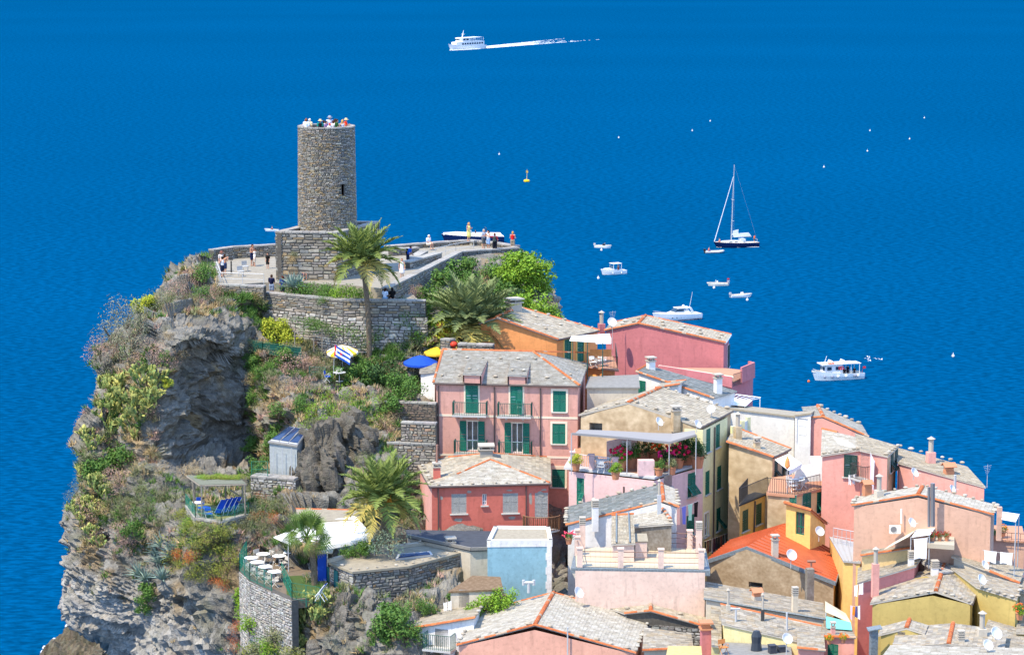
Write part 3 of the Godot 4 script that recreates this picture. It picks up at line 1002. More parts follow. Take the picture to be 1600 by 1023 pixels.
# a eave left, b eave right, c top right, d top left
func roof(hd: Dictionary, a: Vector3, b: Vector3, c: Vector3, d: Vector3, pal := "beige", expo := 0.24, wmin := 0.24, wmax := 0.46) -> MeshInstance3D:
	var deck := MB.new()
	for i in 6:
		for j in 6:
			var q := []
			for e in [[0, 0], [1, 0], [1, 1], [0, 1]]:
				q.append(a.lerp(b, (i + e[0]) / 6.0).lerp(d.lerp(c, (i + e[0]) / 6.0), (j + e[1]) / 6.0) + Y(-0.045))
			deck.quad(q[0], q[1], q[2], q[3])
	var low := Y(-0.1)
	for e in [[a, b], [b, c], [c, d], [d, a]]: deck.quad(e[0] + low, e[1] + low, e[1], e[0])
	deck.quad(b + low, a + low, d + low, c + low)
	var r := put(deck, "roof", mt("roof_edge", lin(0.44, 0.41, 0.36), 0.9), hd.node)
	var up := (b - a).cross(d - a)
	if up.length() < 1e-4: up = (c - a).cross(d - a)
	if c.distance_to(d) < 0.01 or true:
		up = ((c - a).cross(d - b))
	up = up.normalized()
	if up.y < 0: up = -up
	var cols: Array = SLATES[pal]
	var mb := MB.new()
	var run := maxf(((d + c) * 0.5 - (a + b) * 0.5).length(), 0.1)
	var rows := maxi(1, int(round(run / expo)))
	for i in rows:
		var t0 := float(i) / rows
		var t1 := minf(1.0, float(i + 1.12) / rows)
		var l0 := a.lerp(d, t0)
		var r0 := b.lerp(c, t0)
		var l1 := a.lerp(d, t1)
		var r1 := b.lerp(c, t1)
		var wid := l0.distance_to(r0)
		if wid < 0.1: continue
		var x := -rng.randf_range(0, wmax)
		while x < wid:
			var sw := rng.randf_range(wmin, wmax)
			var u0 := maxf(x, 0.0) / wid
			var u1 := minf(x + sw - 0.012, wid) / wid
			x += sw
			if u1 - u0 < 0.02 / wid: continue
			mb.col = jit(cols[rng.randi() % cols.size()], 0.045)
			if rng.randf() < 0.02: mb.col = mb.col * 0.75
			var lift := 0.022 + rng.randf() * 0.012
			var lf2 := 0.010 + rng.randf() * 0.008
			var tl := rng.randf_range(-0.02, 0.02)
			var p0 := l0.lerp(r0, u0) + up * lift
			var p1 := l0.lerp(r0, u1) + up * (lift + rng.randf() * 0.012)
			var p2 := l1.lerp(r1, u1) + up * lf2
			var p3 := l1.lerp(r1, u0) + up * lf2
			var dn := (l0 - l1).normalized() * (tl + 0.01)
			p0 += dn
			p1 += dn
			mb.quad(p0, p1, p2, p3)
			var e := up * -0.03
			mb.quad(p0 + e, p1 + e, p1, p0)
			mb.quad(p3 + e * 0.3, p0 + e, p0, p3)
			mb.quad(p1 + e, p2 + e * 0.3, p2, p1)
	put(mb, "slates", slate_mat(), r).set_meta("kind", "stuff")
	return r
func terracotta() -> StandardMaterial3D:
	return mt("terracotta", Color(1, 1, 1), 0.85, blotch("tc", 256, 0.02, 0.1, 0.75, 0.5, 1.4), 0.9, true)
# a run of half-round tiles
func ridge(hd: Dictionary, p: Vector3, q: Vector3, r := 0.11) -> void:
	var mb := MB.new()
	var len_ := p.distance_to(q)
	var n := maxi(1, int(len_ / 0.36))
	var dir := (q - p).normalized()
	var sx := dir.cross(Vector3.UP).normalized()
	var up := sx.cross(dir).normalized()
	if up.y < 0: up = -up
	for i in n:
		mb.col = jit(Color(0.66, 0.20, 0.075), 0.2)
		if rng.randf() < 0.12: mb.col = Color(0.55, 0.40, 0.29)
		var a := p + dir * (len_ * i / n)
		var b := p + dir * (len_ * (i + 1.12) / n)
		var ra := r * 1.12
		var rb := r * 0.9
		for k in 5:
			var t0 := PI * k / 5 - 0.1
			var t1 := PI * (k + 1) / 5 + 0.0
			var e0 := sx * cos(t0) + up * sin(t0)
			var e1 := sx * cos(t1) + up * sin(t1)
			mb.quad(a + e0 * ra, a + e1 * ra, b + e1 * rb, b + e0 * rb)
			mb.tri(a + e1 * ra, a + e0 * ra, a)
	put(mb, "ridge_tiles", terracotta(), hd.node).set_meta("kind", "stuff")
func pipe(hd: Dictionary, pts: Array, r := 0.05, m: Material = null, called := "downpipe") -> void:
	var mb := MB.new()
	mb.tube(pts, r, r, 6)
	put(mb, called, m if m else M("pipe"), hd.node)
func gutter(hd: Dictionary, a: Vector3, b: Vector3, m: Material = null) -> void:
	pipe(hd, [a + Y(-0.06), b + Y(-0.06)], 0.075, m, "gutter")
# weights lying along a line on the roof
func weights(hd: Dictionary, p: Vector3, q: Vector3, n: int, size := 0.2) -> void:
	for i in n:
		var t := (i + 0.5) / n + rng.randf_range(-0.15, 0.15) / n
		var s := size * rng.randf_range(0.75, 1.3)
		var m := mt("roof_stone_%d" % (i % 3), lin([0.36, 0.42, 0.30][i % 3], [0.31, 0.39, 0.27][i % 3], [0.24, 0.33, 0.22][i % 3]), 0.95)
		inst(pebble[rng.randi() % 4], "roof_stone", m, hd.node, Transform3D(Basis(Vector3.UP, rng.randf() * TAU).scaled(V(s, s * 0.8, s)), p.lerp(q, t) + Y(0.05) - origin_of(hd.node)))
# p: the foot of the stack on the roof
func chimney(hd: Dictionary, p: Vector3, w: float, h: float, m: Material, style := "slab", yaw := 0.3) -> void:
	var mb := MB.new()
	mb.box(p + Y(h / 2 - 0.4), V(w, h + 0.8, w), yaw)
	var o := put(mb, "chimney", m, hd.node)
	var cap := MB.new()
	match style:
		"slab":
			cap.box(p + Y(h + 0.04), V(w * 1.25, 0.08, w * 1.25), yaw)
			for k in 4:
				var a := yaw + PI / 4 + k * PI / 2
				cap.box(p + V(cos(a) * w * 0.5, h + 0.18, sin(a) * w * 0.5), V(0.08, 0.22, 0.08), yaw)
			cap.box(p + Y(h + 0.32), V(w * 1.35, 0.09, w * 1.35), yaw)
		"rings":
			for k in 4:
				cap.box(p + Y(h + 0.05 + k * 0.14), V(w * 1.15, 0.07, w * 1.15), yaw)
			cap.box(p + Y(h + 0.25), V(w * 0.7, 0.5, w * 0.7), yaw)
		"gable":
			cap.box(p + Y(h + 0.16), V(w * 0.9, 0.32, w * 0.9), yaw)
			var b := Basis(Vector3.UP, yaw)
			var e := w * 0.75
			for s in [-1.0, 1.0]:
				cap.slab(p + b * V(-e, h + 0.3, s * e), p + b * V(e, h + 0.3, s * e), p + b * V(e, h + 0.55, 0), p + b * V(-e, h + 0.55, 0), 0.05 * s)
		"tube":
			cap.tube([p + Y(h), p + Y(h + 0.9)], w * 0.32, w * 0.32, 8)
			cap.lathe(p + Y(h + 0.95), [Vector2(w * 0.55, 0), Vector2(0.001, 0.18)], 8)
	put(cap, "chimney_cap", terracotta_flat() if style == "gable" else M("chimney_cap"), o)
func terracotta_flat() -> StandardMaterial3D: return mt("terracotta_flat", lin(0.50, 0.22, 0.12), 0.9)
func dish(hd: Dictionary, p: Vector3, r0 := 0.42, az := 0.6, pole := 0.8) -> void:
	var r := r0 * 0.8
	var pl := MB.new()
	pl.tube([p, p + Y(pole)], 0.03, 0.03, 5)
	var o := put(pl, "antenna_pole", M("galvanised"), hd.node)
	var d := MB.new()
	d.lathe(Vector3.ZERO, [Vector2(0.001, 0), Vector2(r * 0.5, 0.03), Vector2(r, 0.12), Vector2(r * 0.97, 0.135), Vector2(r * 0.5, 0.045), Vector2(0.001, 0.015)], 18)
	var dd := MB.new()
	var c := p + Y(pole)
	var xf := Transform3D(Basis(Vector3.UP, az) * Basis(Vector3.RIGHT, deg_to_rad(58)), c)
	dd.append(d, xf)
	dd.tube([c, xf * V(0, 0.5, 0.25)], 0.012, 0.012, 4)
	put(dd, "satellite_dish", mt("dish", lin(0.62, 0.63, 0.64), 0.5), o)
func aerial(hd: Dictionary, p: Vector3, h := 1.8) -> void:
	var mb := MB.new()
	mb.tube([p, p + Y(h)], 0.022, 0.016, 5)
	for k in 5:
		mb.tube([p + V(-0.3 + k * 0.04, h - 0.1 - k * 0.12, 0.2), p + V(0.3 - k * 0.04, h - 0.1 - k * 0.12, -0.2)], 0.01, 0.01, 4)
	put(mb, "aerial", M("galvanised"), hd.node)
# railing along points standing on a floor
func railing(parent: Node, pts: Array, h: float, step: float, m: Material, called := "railing", r := 0.016, mid := 0) -> void:
	var mb := MB.new()
	var up := Y(h)
	for i in pts.size() - 1:
		var a: Vector3 = pts[i]
		var b: Vector3 = pts[i + 1]
		mb.tube([a + up, b + up], r * 1.5, r * 1.5, 5)
		if mid == 0: mb.tube([a + Y(0.08), b + Y(0.08)], r, r, 4)
		for k in mid:
			var y := V(0, h * (k + 1) / (mid + 1), 0)
			mb.tube([a + y, b + y], r, r, 4)
		var n := maxi(1, int(a.distance_to(b) / step))
		for j in n + 1:
			var p := a.lerp(b, float(j) / n)
			mb.tube([p, p + up], r, r, 4)
	put(mb, called, m, parent)
# balcony slab with railing on a wall, seen at (px0..px1, py)
func balcony(hd: Dictionary, wi: int, px0: float, px1: float, py: float, dep: float, m: Material, h := 1.0, step := 0.13) -> void:
	var w: Dictionary = hd.walls[wi]
	var q0 := on_wall(w, px0, py)
	var q1 := on_wall(w, px1, py)
	var y := (q0.y + q1.y) / 2 + dep * 0.17
	var mb := MB.new()
	mb.obox(wp(w, (q0.x + q1.x) / 2, y - 0.06, dep / 2), w.du * (q1.x - q0.x) * 0.5, Y(0.06), w.n * dep * 0.5)
	for s in [0.25, 0.75]:
		mb.obox(wp(w, lerpf(q0.x, q1.x, s), y - 0.22, dep * 0.3), w.du * 0.07, Y(0.1), w.n * dep * 0.3)
	var o := put(mb, "balcony", M("balcony_slab"), hd.node)
	railing(o, [wp(w, q0.x + 0.03, y, 0.02), wp(w, q0.x + 0.03, y, dep - 0.04), wp(w, q1.x - 0.03, y, dep - 0.04), wp(w, q1.x - 0.03, y, 0.02)], h, step, m)
func band(hd: Dictionary, wi: int, px0: float, py0: float, px1: float, h: float, m: Material) -> void:
	var w: Dictionary = hd.walls[wi]
	var q0 := on_wall(w, px0, py0)
	var q1 := on_wall(w, px1, py0)
	var s0 := maxf(q0.x, 0.0)
	var s1 := minf(q1.x, w.len)
	var mb := MB.new()
	mb.obox(wp(w, (s0 + s1) / 2, q0.y, 0.012), w.du * (s1 - s0) * 0.5, Y(h / 2), w.n * 0.014)
	put(mb, "string_course", m, hd.node)
# house with its gable to the front. lf, af, rf: [px, py, d]; ab: pixel of the far end of the ridge
func gable(called: String, label: String, lf: Array, af: Array, rf: Array, ab: Array, y0: float, m, pal := "beige", opt := {}) -> Dictionary:
	var l := at(lf[0], lf[1], lf[2])
	var a := at(af[0], af[1], af[2])
	var r := at(rf[0], rf[1], rf[2])
	var a2 := lv(ab[0], ab[1], a.y)
	var dv := a2 - a
	var l2 := l + dv
	var r2 := r + dv
	if opt.has("lb"): l2 = lv(opt.lb[0], opt.lb[1], l.y)
	if opt.has("rb"): r2 = lv(opt.rb[0], opt.rb[1], r.y)
	var hd := house(called, label, V((l.x + r2.x) / 2, y0, (l.z + r2.z) / 2))
	hd.p = {"l": l, "a": a, "r": r, "a2": a2, "l2": l2, "r2": r2}
	ring_walls(hd, [[l, a], [r], [r2, a2], [l2]], y0, m, opt.get("inset", 0.15))
	if opt.get("seam", false):
		for q in [[l2, l, a, a2], [r, r2, a2, a]]:
			seam_roof(hd, q[0], q[1], q[2], q[3], opt.seam_m)
	else:
		roof(hd, l2, l, a, a2, opt.get("pal_l", pal), opt.get("expo", 0.24), opt.get("wmin", 0.28), opt.get("wmax", 0.55))
		roof(hd, r, r2, a2, a, pal, opt.get("expo", 0.24), opt.get("wmin", 0.28), opt.get("wmax", 0.55))
	if opt.get("ridge", true): ridge(hd, a + Y(0.03), a2 + Y(0.03), 0.13)
	if opt.get("verge", true):
		ridge(hd, l, a, 0.09)
		ridge(hd, a, r, 0.09)
	if opt.get("back_verge", true):
		ridge(hd, l2, a2, 0.09)
		ridge(hd, a2, r2, 0.09)
	return hd
# one sloping roof plane on four walls; points a b (eave or near edge, left to right), c d (far edge, right to left)
func lean(called: String, label: String, a: Vector3, b: Vector3, c: Vector3, d: Vector3, y0: float, m, pal := "beige", opt := {}) -> Dictionary:
	var hd := house(called, label, V((a.x + c.x) / 2, y0, (a.z + c.z) / 2))
	hd.p = {"a": a, "b": b, "c": c, "d": d}
	ring_walls(hd, [[a], [b], [c], [d]], y0, m, opt.get("inset", 0.15))
	if opt.get("flat", false):
		var mb := MB.new()
		mb.slab(a, b, c, d, 0.12)
		put(mb, "roof", opt.roof_m, hd.node)
	elif opt.get("turn", 0) == 1:   # eave on the right-hand side b-c
		roof(hd, b, c, d, a, pal, opt.get("expo", 0.24), opt.get("wmin", 0.28), opt.get("wmax", 0.55))
	else:
		roof(hd, a, b, c, d, pal, opt.get("expo", 0.24), opt.get("wmin", 0.28), opt.get("wmax", 0.55))
	return hd
# sheet-metal roof with standing seams running from eave (a-b) to top (d-c)
func seam_roof(hd: Dictionary, a: Vector3, b: Vector3, c: Vector3, d: Vector3, m: Material, step := 0.55) -> void:
	var mb := MB.new()
	mb.slab(a, b, c, d, 0.08)
	var r := put(mb, "roof", m, hd.node)
	var up := (c - a).cross(d - b).normalized()
	if up.y < 0: up = -up
	var n := maxi(2, int(a.distance_to(b) / step))
	var along := (b - a).normalized()
	for i in n + 1:
		var s := MB.new()
		var p := a.lerp(b, float(i) / n) + up * 0.025
		var q := d.lerp(c, float(i) / n) + up * 0.025
		s.obox((p + q) / 2, along * 0.025, up * 0.055, (q - p) / 2)
		put(s, "seam", m, r)
func make_houses_near_tower() -> void:
	var cream := M("cream_trim")
	var green := M("shutter_green")
	var dkgreen := M("rail_green")
	var e := 45.5
	var a := lv(677, 598, e)
	var b := lv(906, 603, e)
	var e2 := lv(919, 568, e)
	var c := at(833, 549, 195.0)
	var d := at(692, 546, 196.3)
	var pink := plaster("pink_plaster", ph(210, 160, 148))
	var hd := house("pink_house", "tall dusty pink house with green shutters, balconies and a grey slate roof", V((a.x + b.x) / 2, 33, a.z - 3))
	var back := lv(720, 560, 44.0)
	ring_walls(hd, [[a], [b], [e2], [c + V(2.5, -1.6, -4.5)], [d + V(0.3, -1.6, -4.0)]], 30.0, pink, 0.22)
	roof(hd, a, b, c, d, "grey", 0.19, 0.35, 0.6)
	roof(hd, b, e2, c, c + V(0.01, 0, 0), "grey", 0.22, 0.3, 0.5)
	roof(hd, d + V(0.3, -1.5, -4.2), d, d + V(0.05, 0, 0), d + V(0.3, -1.5, -4.15), "grey")
	ridge(hd, d, c, 0.1)
	ridge(hd, c, e2 + V(-0.1, 0.9, 0.3), 0.08)
	ridge(hd, b + Y(0.05), c, 0.1)
	ridge(hd, a, d, 0.1)
	gutter(hd, a, b)
	gutter(hd, b, e2)
	for x in [685.0, 772.7, 844.7]:
		var q := on_wall(hd.walls[0], x, 602)
		pipe(hd, [wp(hd.walls[0], q.x, 45.25, 0.08), wp(hd.walls[0], q.x, 34, 0.08)], 0.055)
	win(hd, 0, 737.2, 620, 0.95, 2.42, "shut", {"trim": cream, "nosill": true})
	win(hd, 0, 807, 622, 0.92, 2.42, "awn", {"trim": cream, "tilt": 0.35, "nosill": true})
	win(hd, 0, 874.3, 627, 0.98, 1.6, "shut", {"trim": cream, "tw": 0.16})
	win(hd, 0, 873.3, 677.5, 0.98, 1.55, "shut", {"trim": cream, "tw": 0.16})
	win(hd, 0, 872.7, 746, 0.98, 1.5, "shut", {"trim": cream, "tw": 0.16})
	win(hd, 0, 738, 681, 0.9, 2.3, "open", {"trim": cream, "tw": 0.06, "lw": 0.5, "nosill": true})
	win(hd, 0, 808, 684, 0.9, 2.3, "open", {"trim": cream, "tw": 0.06, "lw": 0.5, "nosill": true})
	band(hd, 0, 670, 648, 910, 0.16, cream)
	band(hd, 0, 670, 709.5, 910, 0.16, cream)
	band(hd, 0, 850, 731, 910, 0.14, cream)
	balcony(hd, 0, 709, 762, 649, 0.95, dkgreen)
	balcony(hd, 0, 779, 832, 651, 0.95, dkgreen)
	balcony(hd, 0, 711, 762, 709, 0.85, dkgreen)
	balcony(hd, 0, 780, 832, 711, 0.85, dkgreen)
	for q in [[723, 591, 752, 592, 762, 566, 731, 565], [793, 593, 823, 594, 830, 567, 798, 566]]:
		var p0 := at(q[0], q[1] - 7, 189.9)
		var p1 := at(q[2], q[3] - 7, 189.9)
		var p2 := at(q[4], q[5] - 3, 193.8)
		var p3 := at(q[6], q[7] - 3, 193.8)
		var h2 := MB.new()
		for s in [[p0, p3], [p2, p1]]:
			h2.quad(s[0] + Y(-0.8), s[0], s[1], s[1] + Y(-0.8))
		h2.quad(p0 + V(0.1, -0.7, -0.1), p1 + V(-0.1, -0.7, -0.1), p1 + V(-0.1, 0, -0.1), p0 + V(0.1, 0, -0.1))
		put(h2, "dormer", pink, hd.node)
		roof(hd, p0, p1, p2, p3, "grey", 0.19, 0.35, 0.6)
		weights(hd, p0.lerp(p3, 0.3), p1.lerp(p2, 0.3), 2, 0.15)
	weights(hd, a.lerp(d, 0.2), b.lerp(c, 0.2), 8, 0.17)
	weights(hd, a.lerp(d, 0.75), b.lerp(c, 0.75), 6, 0.16)
	weights(hd, b.lerp(c, 0.25), e2, 3, 0.16)
	finish(hd)
	var h3 := 39.9
	a = at(671, 760, 180.0)
	b = lv(861, 755, a.y)
	var lb := lv(649, 721, a.y)
	var rb := lv(860, 716, a.y)
	var ap := at(766, 718, 184.0)
	var r2 := lv(763, 708, ap.y)
	var red := plaster("red_plaster", ph(205, 114, 100))
	hd = house("red_house", "small brick-red house with peeling white shutters and a rusty rounded balcony", V((a.x + b.x) / 2, 34, a.z - 3))
	ring_walls(hd, [[a], [b], [rb], [lb]], 31.0, [red, red, red, plaster("pink_side", ph(226, 170, 160))], 0.2)
	roof(hd, a, b, ap, ap + V(-0.01, 0, 0), "pale", 0.22, 0.35, 0.65)
	roof(hd, lb, a, ap, r2, "beige", 0.3, 0.4, 0.8)
	roof(hd, b, rb, r2, ap, "beige", 0.3, 0.4, 0.8)
	roof(hd, rb, lb, r2 + V(-0.01, 0, 0), r2, "beige", 0.3, 0.4, 0.8)
	ridge(hd, a.lerp(ap, 0.45), ap, 0.09)
	ridge(hd, b.lerp(ap, 0.02), ap, 0.09)
	ridge(hd, lb + V(0.2, 0.1, 0), r2, 0.08)
	ridge(hd, rb + V(-0.3, 0.1, 0), r2, 0.08)
	gutter(hd, a, b)
	gutter(hd, lb, a)
	weights(hd, lb.lerp(ap, 0.06), a.lerp(ap, 0.06), 7, 0.22)
	weights(hd, a.lerp(ap, 0.04), b.lerp(ap, 0.04), 10, 0.12)
	var oldw := mt("old_white", lin(0.62, 0.61, 0.57), 0.9, blotch("old_paint", 256, 0.03, 0.15, 0.5, 0.6, 2.2), 0.9)
	win(hd, 0, 717, 787, 1.08, 1.45, "old", {"leaf": oldw})
	win(hd, 0, 757, 780.5, 0.32, 0.85, "glass", {})
	win(hd, 0, 797.5, 786, 1.1, 1.45, "old", {"leaf": oldw})
	win(hd, 0, 846, 790, 0.95, 1.9, "old", {"leaf": oldw, "nosill": true})
	for x in [684.5, 822.0]:
		var q := on_wall(hd.walls[0], x, 765)
		pipe(hd, [wp(hd.walls[0], q.x, a.y - 0.2, 0.08), wp(hd.walls[0], q.x, 34, 0.08)], 0.05)
	chimney(hd, r2.lerp(ap, 0.3) + V(-0.2, -0.1, 0), 0.9, 0.55, mt("slab_grey", lin(0.36, 0.34, 0.30), 0.9, blotch("plaster", 512, 0.006, 0.05, 0.8), 0.3), "slab", 0.05)
	var cp := at(682.5, 752, 182.0)
	chimney(hd, cp, 0.5, 1.05, red, "slab", 0.1)
	pipe(hd, [cp + Y(1.3), cp + V(0.03, 2.7, 0)], 0.1, M("rust_pipe"), "flue_pipe")
	var bc := MB.new()
	var bo := at(846, 826, 179.6)
	var pts := []
	for k in 15:
		var t := PI * (1.0 + float(k) / 14.0)
		pts.append(bo + V(cos(t) * 1.32 * -1.0, 0, -sin(t) * 0.85))
	for k in 14:
		bc.tri(bo, pts[k], pts[k + 1])
		bc.quad(pts[k] + Y(-0.12), pts[k + 1] + Y(-0.12), pts[k + 1], pts[k])
		bc.tri(bo + Y(-0.12), pts[k + 1] + Y(-0.12), pts[k] + Y(-0.12))
	var bal := put(bc, "balcony", M("balcony_slab"), hd.node)
	railing(bal, pts, 1.0, 0.1, mt("rust_rail", lin(0.42, 0.22, 0.12), 0.8, blotch("old_paint", 256, 0.03, 0.15, 0.5), 1.2), "railing", 0.026)
	var bare := MB.new()
	for q in [[717, 812, 0.35, 0.16], [845, 772, 0.3, 0.22], [733, 768, 0.16, 0.1], [796, 766, 0.22, 0.07], [690, 778, 0.12, 0.2], [829, 778, 0.14, 0.5], [800, 809, 0.3, 0.12], [850, 765, 0.25, 0.08]]:
		var s := on_wall(hd.walls[0], q[0], q[1])
		var poly := []
		var nn := 11
		for k in nn:
			var t := TAU * k / nn
			var rr := rng.randf_range(0.6, 1.15)
			poly.append(wp(hd.walls[0], s.x + cos(t) * q[2] * rr, s.y + sin(t) * q[3] * rr, 0.006))
		bare.poly(poly)
	put(bare, "bare_patches", mt("bare_render", lin(0.42, 0.38, 0.33), 0.95, blotch("plaster", 512, 0.006, 0.05, 0.8), 0.8), hd.node).set_meta("kind", "stuff")
	finish(hd)
	var e3 := 38.2
	var q0 := lv(761, 849, e3)
	var q1 := lv(863, 848, e3)
	var q2 := lv(859, 827, e3)
	var q3 := lv(772, 826, e3)
	var blue := plaster("blue_plaster", ph(150, 194, 210, 1.1))
	var wht := M("white_plaster")
	hd = house("blue_house", "plain light blue cube house with a flat beige roof and white rim", V((q0.x + q1.x) / 2, 30, q0.z - 2))
	ring_walls(hd, [[q0], [q1], [q2], [q3]], 28.0, blue, 0.03, 0.02)
	var rim := MB.new()
	var ring := [q0, q1, q2, q3]
	for k in 4:
		var s0: Vector3 = ring[k]
		var s1: Vector3 = ring[(k + 1) % 4]
		var du := (s1 - s0).normalized()
		rim.obox((s0 + s1) / 2 + Y(-0.02) + du.cross(Vector3.UP) * -0.12, du * s0.distance_to(s1) * 0.5, Y(0.24), du.cross(Vector3.UP) * 0.13)
	put(rim, "roof_rim", wht, hd.node)
	var fl := MB.new()
	fl.slab(q0 + V(0.2, 0.04, -0.2), q1 + V(-0.2, 0.04, -0.2), q2 + V(-0.1, 0.04, 0.2), q3 + V(0.1, 0.04, 0.2), 0.1)
	put(fl, "roof", M("roof_beige"), hd.node)
	var quoin := MB.new()
	var yy := 28.0
	while yy < 37.8:
		var w2 := 0.42 if int(yy * 2) % 2 == 0 else 0.34
		quoin.obox(q1 + V(-w2 / 2 - 0.03, yy - q1.y + 0.25, 0.0), V(w2 / 2, 0, 0), Y(0.245), V(0, 0, 0.03))
		yy += 0.5
	put(quoin, "quoins", wht, hd.node)
	finish(hd)
	var g0 := lv(636, 838, 37.1)
	var g1 := lv(736, 859, 37.1)
	var g2 := lv(766, 858, 37.1)
	var g3 := lv(770, 830, 37.1)
	var g4 := lv(634, 828, 37.1)
	hd = house("low_house", "low annexe with a charcoal membrane roof below the red house", V(g1.x, 32, g1.z - 2))
	ring_walls(hd, [[g0], [g1], [g2], [g3], [g4]], 30.0, M("grey_render"), 0.12, 0.1)
	var gm := MB.new()
	gm.prism([g0, g1, g2, g3, g4], 36.98, 37.12)
	put(gm, "roof", M("charcoal"), hd.node)
	for s in [[g0, g1], [g1, g2]]:
		var kb := MB.new()
		var du: Vector3 = (s[1] - s[0]).normalized()
		kb.obox((s[0] + s[1]) / 2 + Y(0.06), du * s[0].distance_to(s[1]) * 0.5, Y(0.1), du.cross(Vector3.UP) * 0.07)
		put(kb, "kerb", M("kerb_grey"), hd.node)
	finish(hd)
	var s5 := 36.7
	var f := [lv(513, 879, s5), lv(550, 894, s5), lv(639, 885, s5), lv(735, 860, s5), lv(718, 849, s5), lv(665, 851, s5), lv(565, 864, s5)]
	hd = house("stone_house", "rubble stone house with a flat beige roof and skylight on a rock outcrop", V(f[1].x + 3, 32, f[1].z - 3))
	var rub := [Color(0.34, 0.31, 0.26), Color(0.28, 0.26, 0.23), Color(0.40, 0.35, 0.27), Color(0.38, 0.26, 0.16), Color(0.22, 0.21, 0.195), Color(0.45, 0.42, 0.37)]
	var gry := [Color(0.42, 0.41, 0.39), Color(0.36, 0.35, 0.335), Color(0.48, 0.47, 0.45), Color(0.31, 0.30, 0.29)]
	var rg := []
	for p in f: rg.append([p])
	ring_walls(hd, rg, 29.5, [gry, rub, rub, rub, gry, gry, gry], 0.12, 0.1, "stone")
	var rm := MB.new()
	rm.prism(f, s5 - 0.12, s5 + 0.03)
	put(rm, "roof", M("roof_sand"), hd.node)
	for s in [[f[6], f[5]], [f[5], f[4]], [f[0], f[6]]]:
		var kb := MB.new()
		var du: Vector3 = (s[1] - s[0]).normalized()
		kb.obox((s[0] + s[1]) / 2 + Y(0.12), du * s[0].distance_to(s[1]) * 0.5, Y(0.12), du.cross(Vector3.UP) * 0.15)
		put(kb, "kerb", M("kerb_sand"), hd.node)
	var sk := MB.new()
	var k0 := lv(622, 874, s5 + 0.25)
	var k1 := lv(640, 873, s5 + 0.25)
	sk.slab(lv(618, 872, s5 + 0.2), lv(676, 866, s5 + 0.2), lv(672, 861, s5 + 0.35), lv(622, 865, s5 + 0.35), 0.2)
	put(sk, "skylight_frame", M("galvanised"), hd.node)
	var sg := MB.new()
	sg.slab(lv(622, 871.3, s5 + 0.24), lv(672, 865.6, s5 + 0.24), lv(669, 861.8, s5 + 0.36), lv(626, 865.4, s5 + 0.36), 0.03)
	put(sg, "skylight_glass", M("solar"), hd.node)
	weights(hd, f[0] + V(0.2, 0, -0.2), f[1] + V(0.1, 0, -0.4), 3, 0.14)
	weights(hd, f[1] + V(0, 0, -0.4), f[2] + V(0, 0, -0.5), 6, 0.13)
	weights(hd, f[2] + V(0, 0, -0.5), f[3] + V(-0.3, 0, -0.5), 7, 0.13)
	weights(hd, f[6] + V(0.2, 0.2, 0), f[5] + Y(0.2), 4, 0.15)
	chimney(hd, lv(704, 858, s5), 0.55, 0.5, M("grey_render"), "slab", 0.2)
	win(hd, 0, 519, 908, 0.7, 1.8, "open", {"leaf": mt("teal", lin(0.02, 0.16, 0.16), 0.6), "lw": 0.6, "nosill": true})
	finish(hd)
	var sA := at(418, 690, 186.6)
	var sB := at(464, 697, 185.4)
	var sC := at(482, 671, 188.4)
	var sD := at(452, 666, 190.6)
	hd = lean("solar_shed", "small grey metal clad hut with solar panels on its roof against the cliff", sA, sB, sC, sD, 38.0, mt("cladding", lin(0.45, 0.49, 0.50), 0.6, blotch("paving", 512, 0.01, 0.08, 0.74), 0.6), "grey", {"flat": true, "roof_m": M("kerb_grey"), "inset": 0.12})
	for k in 3:
		var t0 := 0.05 + k * 0.32
		var t1 := t0 + 0.29
		var pn := MB.new()
		var up := Y(0.07)
		var lo0 := sA.lerp(sB, t0) * 0.94 + sD.lerp(sC, t0) * 0.06 + up
		var lo1 := sA.lerp(sB, t1) * 0.94 + sD.lerp(sC, t1) * 0.06 + up
		var hi0 := sA.lerp(sB, t0) * 0.05 + sD.lerp(sC, t0) * 0.95 + up
		var hi1 := sA.lerp(sB, t1) * 0.05 + sD.lerp(sC, t1) * 0.95 + up
		pn.slab(lo0, lo1, hi1, hi0, 0.05)
		var fr := put(pn, "panel_frame", M("galvanised"), hd.node)
		var gl := MB.new()
		var gu := Y(0.05)
		gl.slab(lo0.lerp(hi1, 0.05) + gu, lo1.lerp(hi0, 0.05) + gu, hi1.lerp(lo0, 0.05) + gu, hi0.lerp(lo1, 0.05) + gu, 0.02)
		put(gl, "solar_panel", M("solar"), fr)
	for k in 3:
		pipe(hd, [at(427 + k * 14.0, 700, 186.2 - k * 0.4), at(427 + k * 14.0, 745, 186.2 - k * 0.4)], 0.03, M("galvanised"), "strut")
	finish(hd)
	hd = lean("restaurant_shed", "long low shed with a sand coloured roof behind the white canopy", at(466, 815, 177.5), at(562, 812, 177.0), at(560, 797, 181.0), at(462, 795, 181.5), 33.0, M("pale_blue"), "beige", {"flat": true, "roof_m": M("roof_sand")})
	ridge(hd, hd.p.d, hd.p.c, 0.07)
	finish(hd)
	var cn := thing("canopy", "white fabric canopy stretched over the restaurant terrace", "canopy", at(520, 860, 174.5))
	var cm := M("white_canvas")
	var top := MB.new()
	var P0 := at(511, 852, 172.5)
	var P1 := at(584, 838, 172.6)
	var P2 := at(555, 806, 178.0)
	var P3 := at(489, 816, 177.6)
	top.slab(P0, P1, P2, P3, 0.04)
	put(top, "cover", cm, cn)
	var flp := MB.new()
	flp.slab(at(450, 850, 173.4), P0 + V(-0.02, 0, 0), P3 + V(-0.02, 0, 0), at(427, 839, 176.5), 0.04)
	put(flp, "flap", cm, cn)
	var val := MB.new()
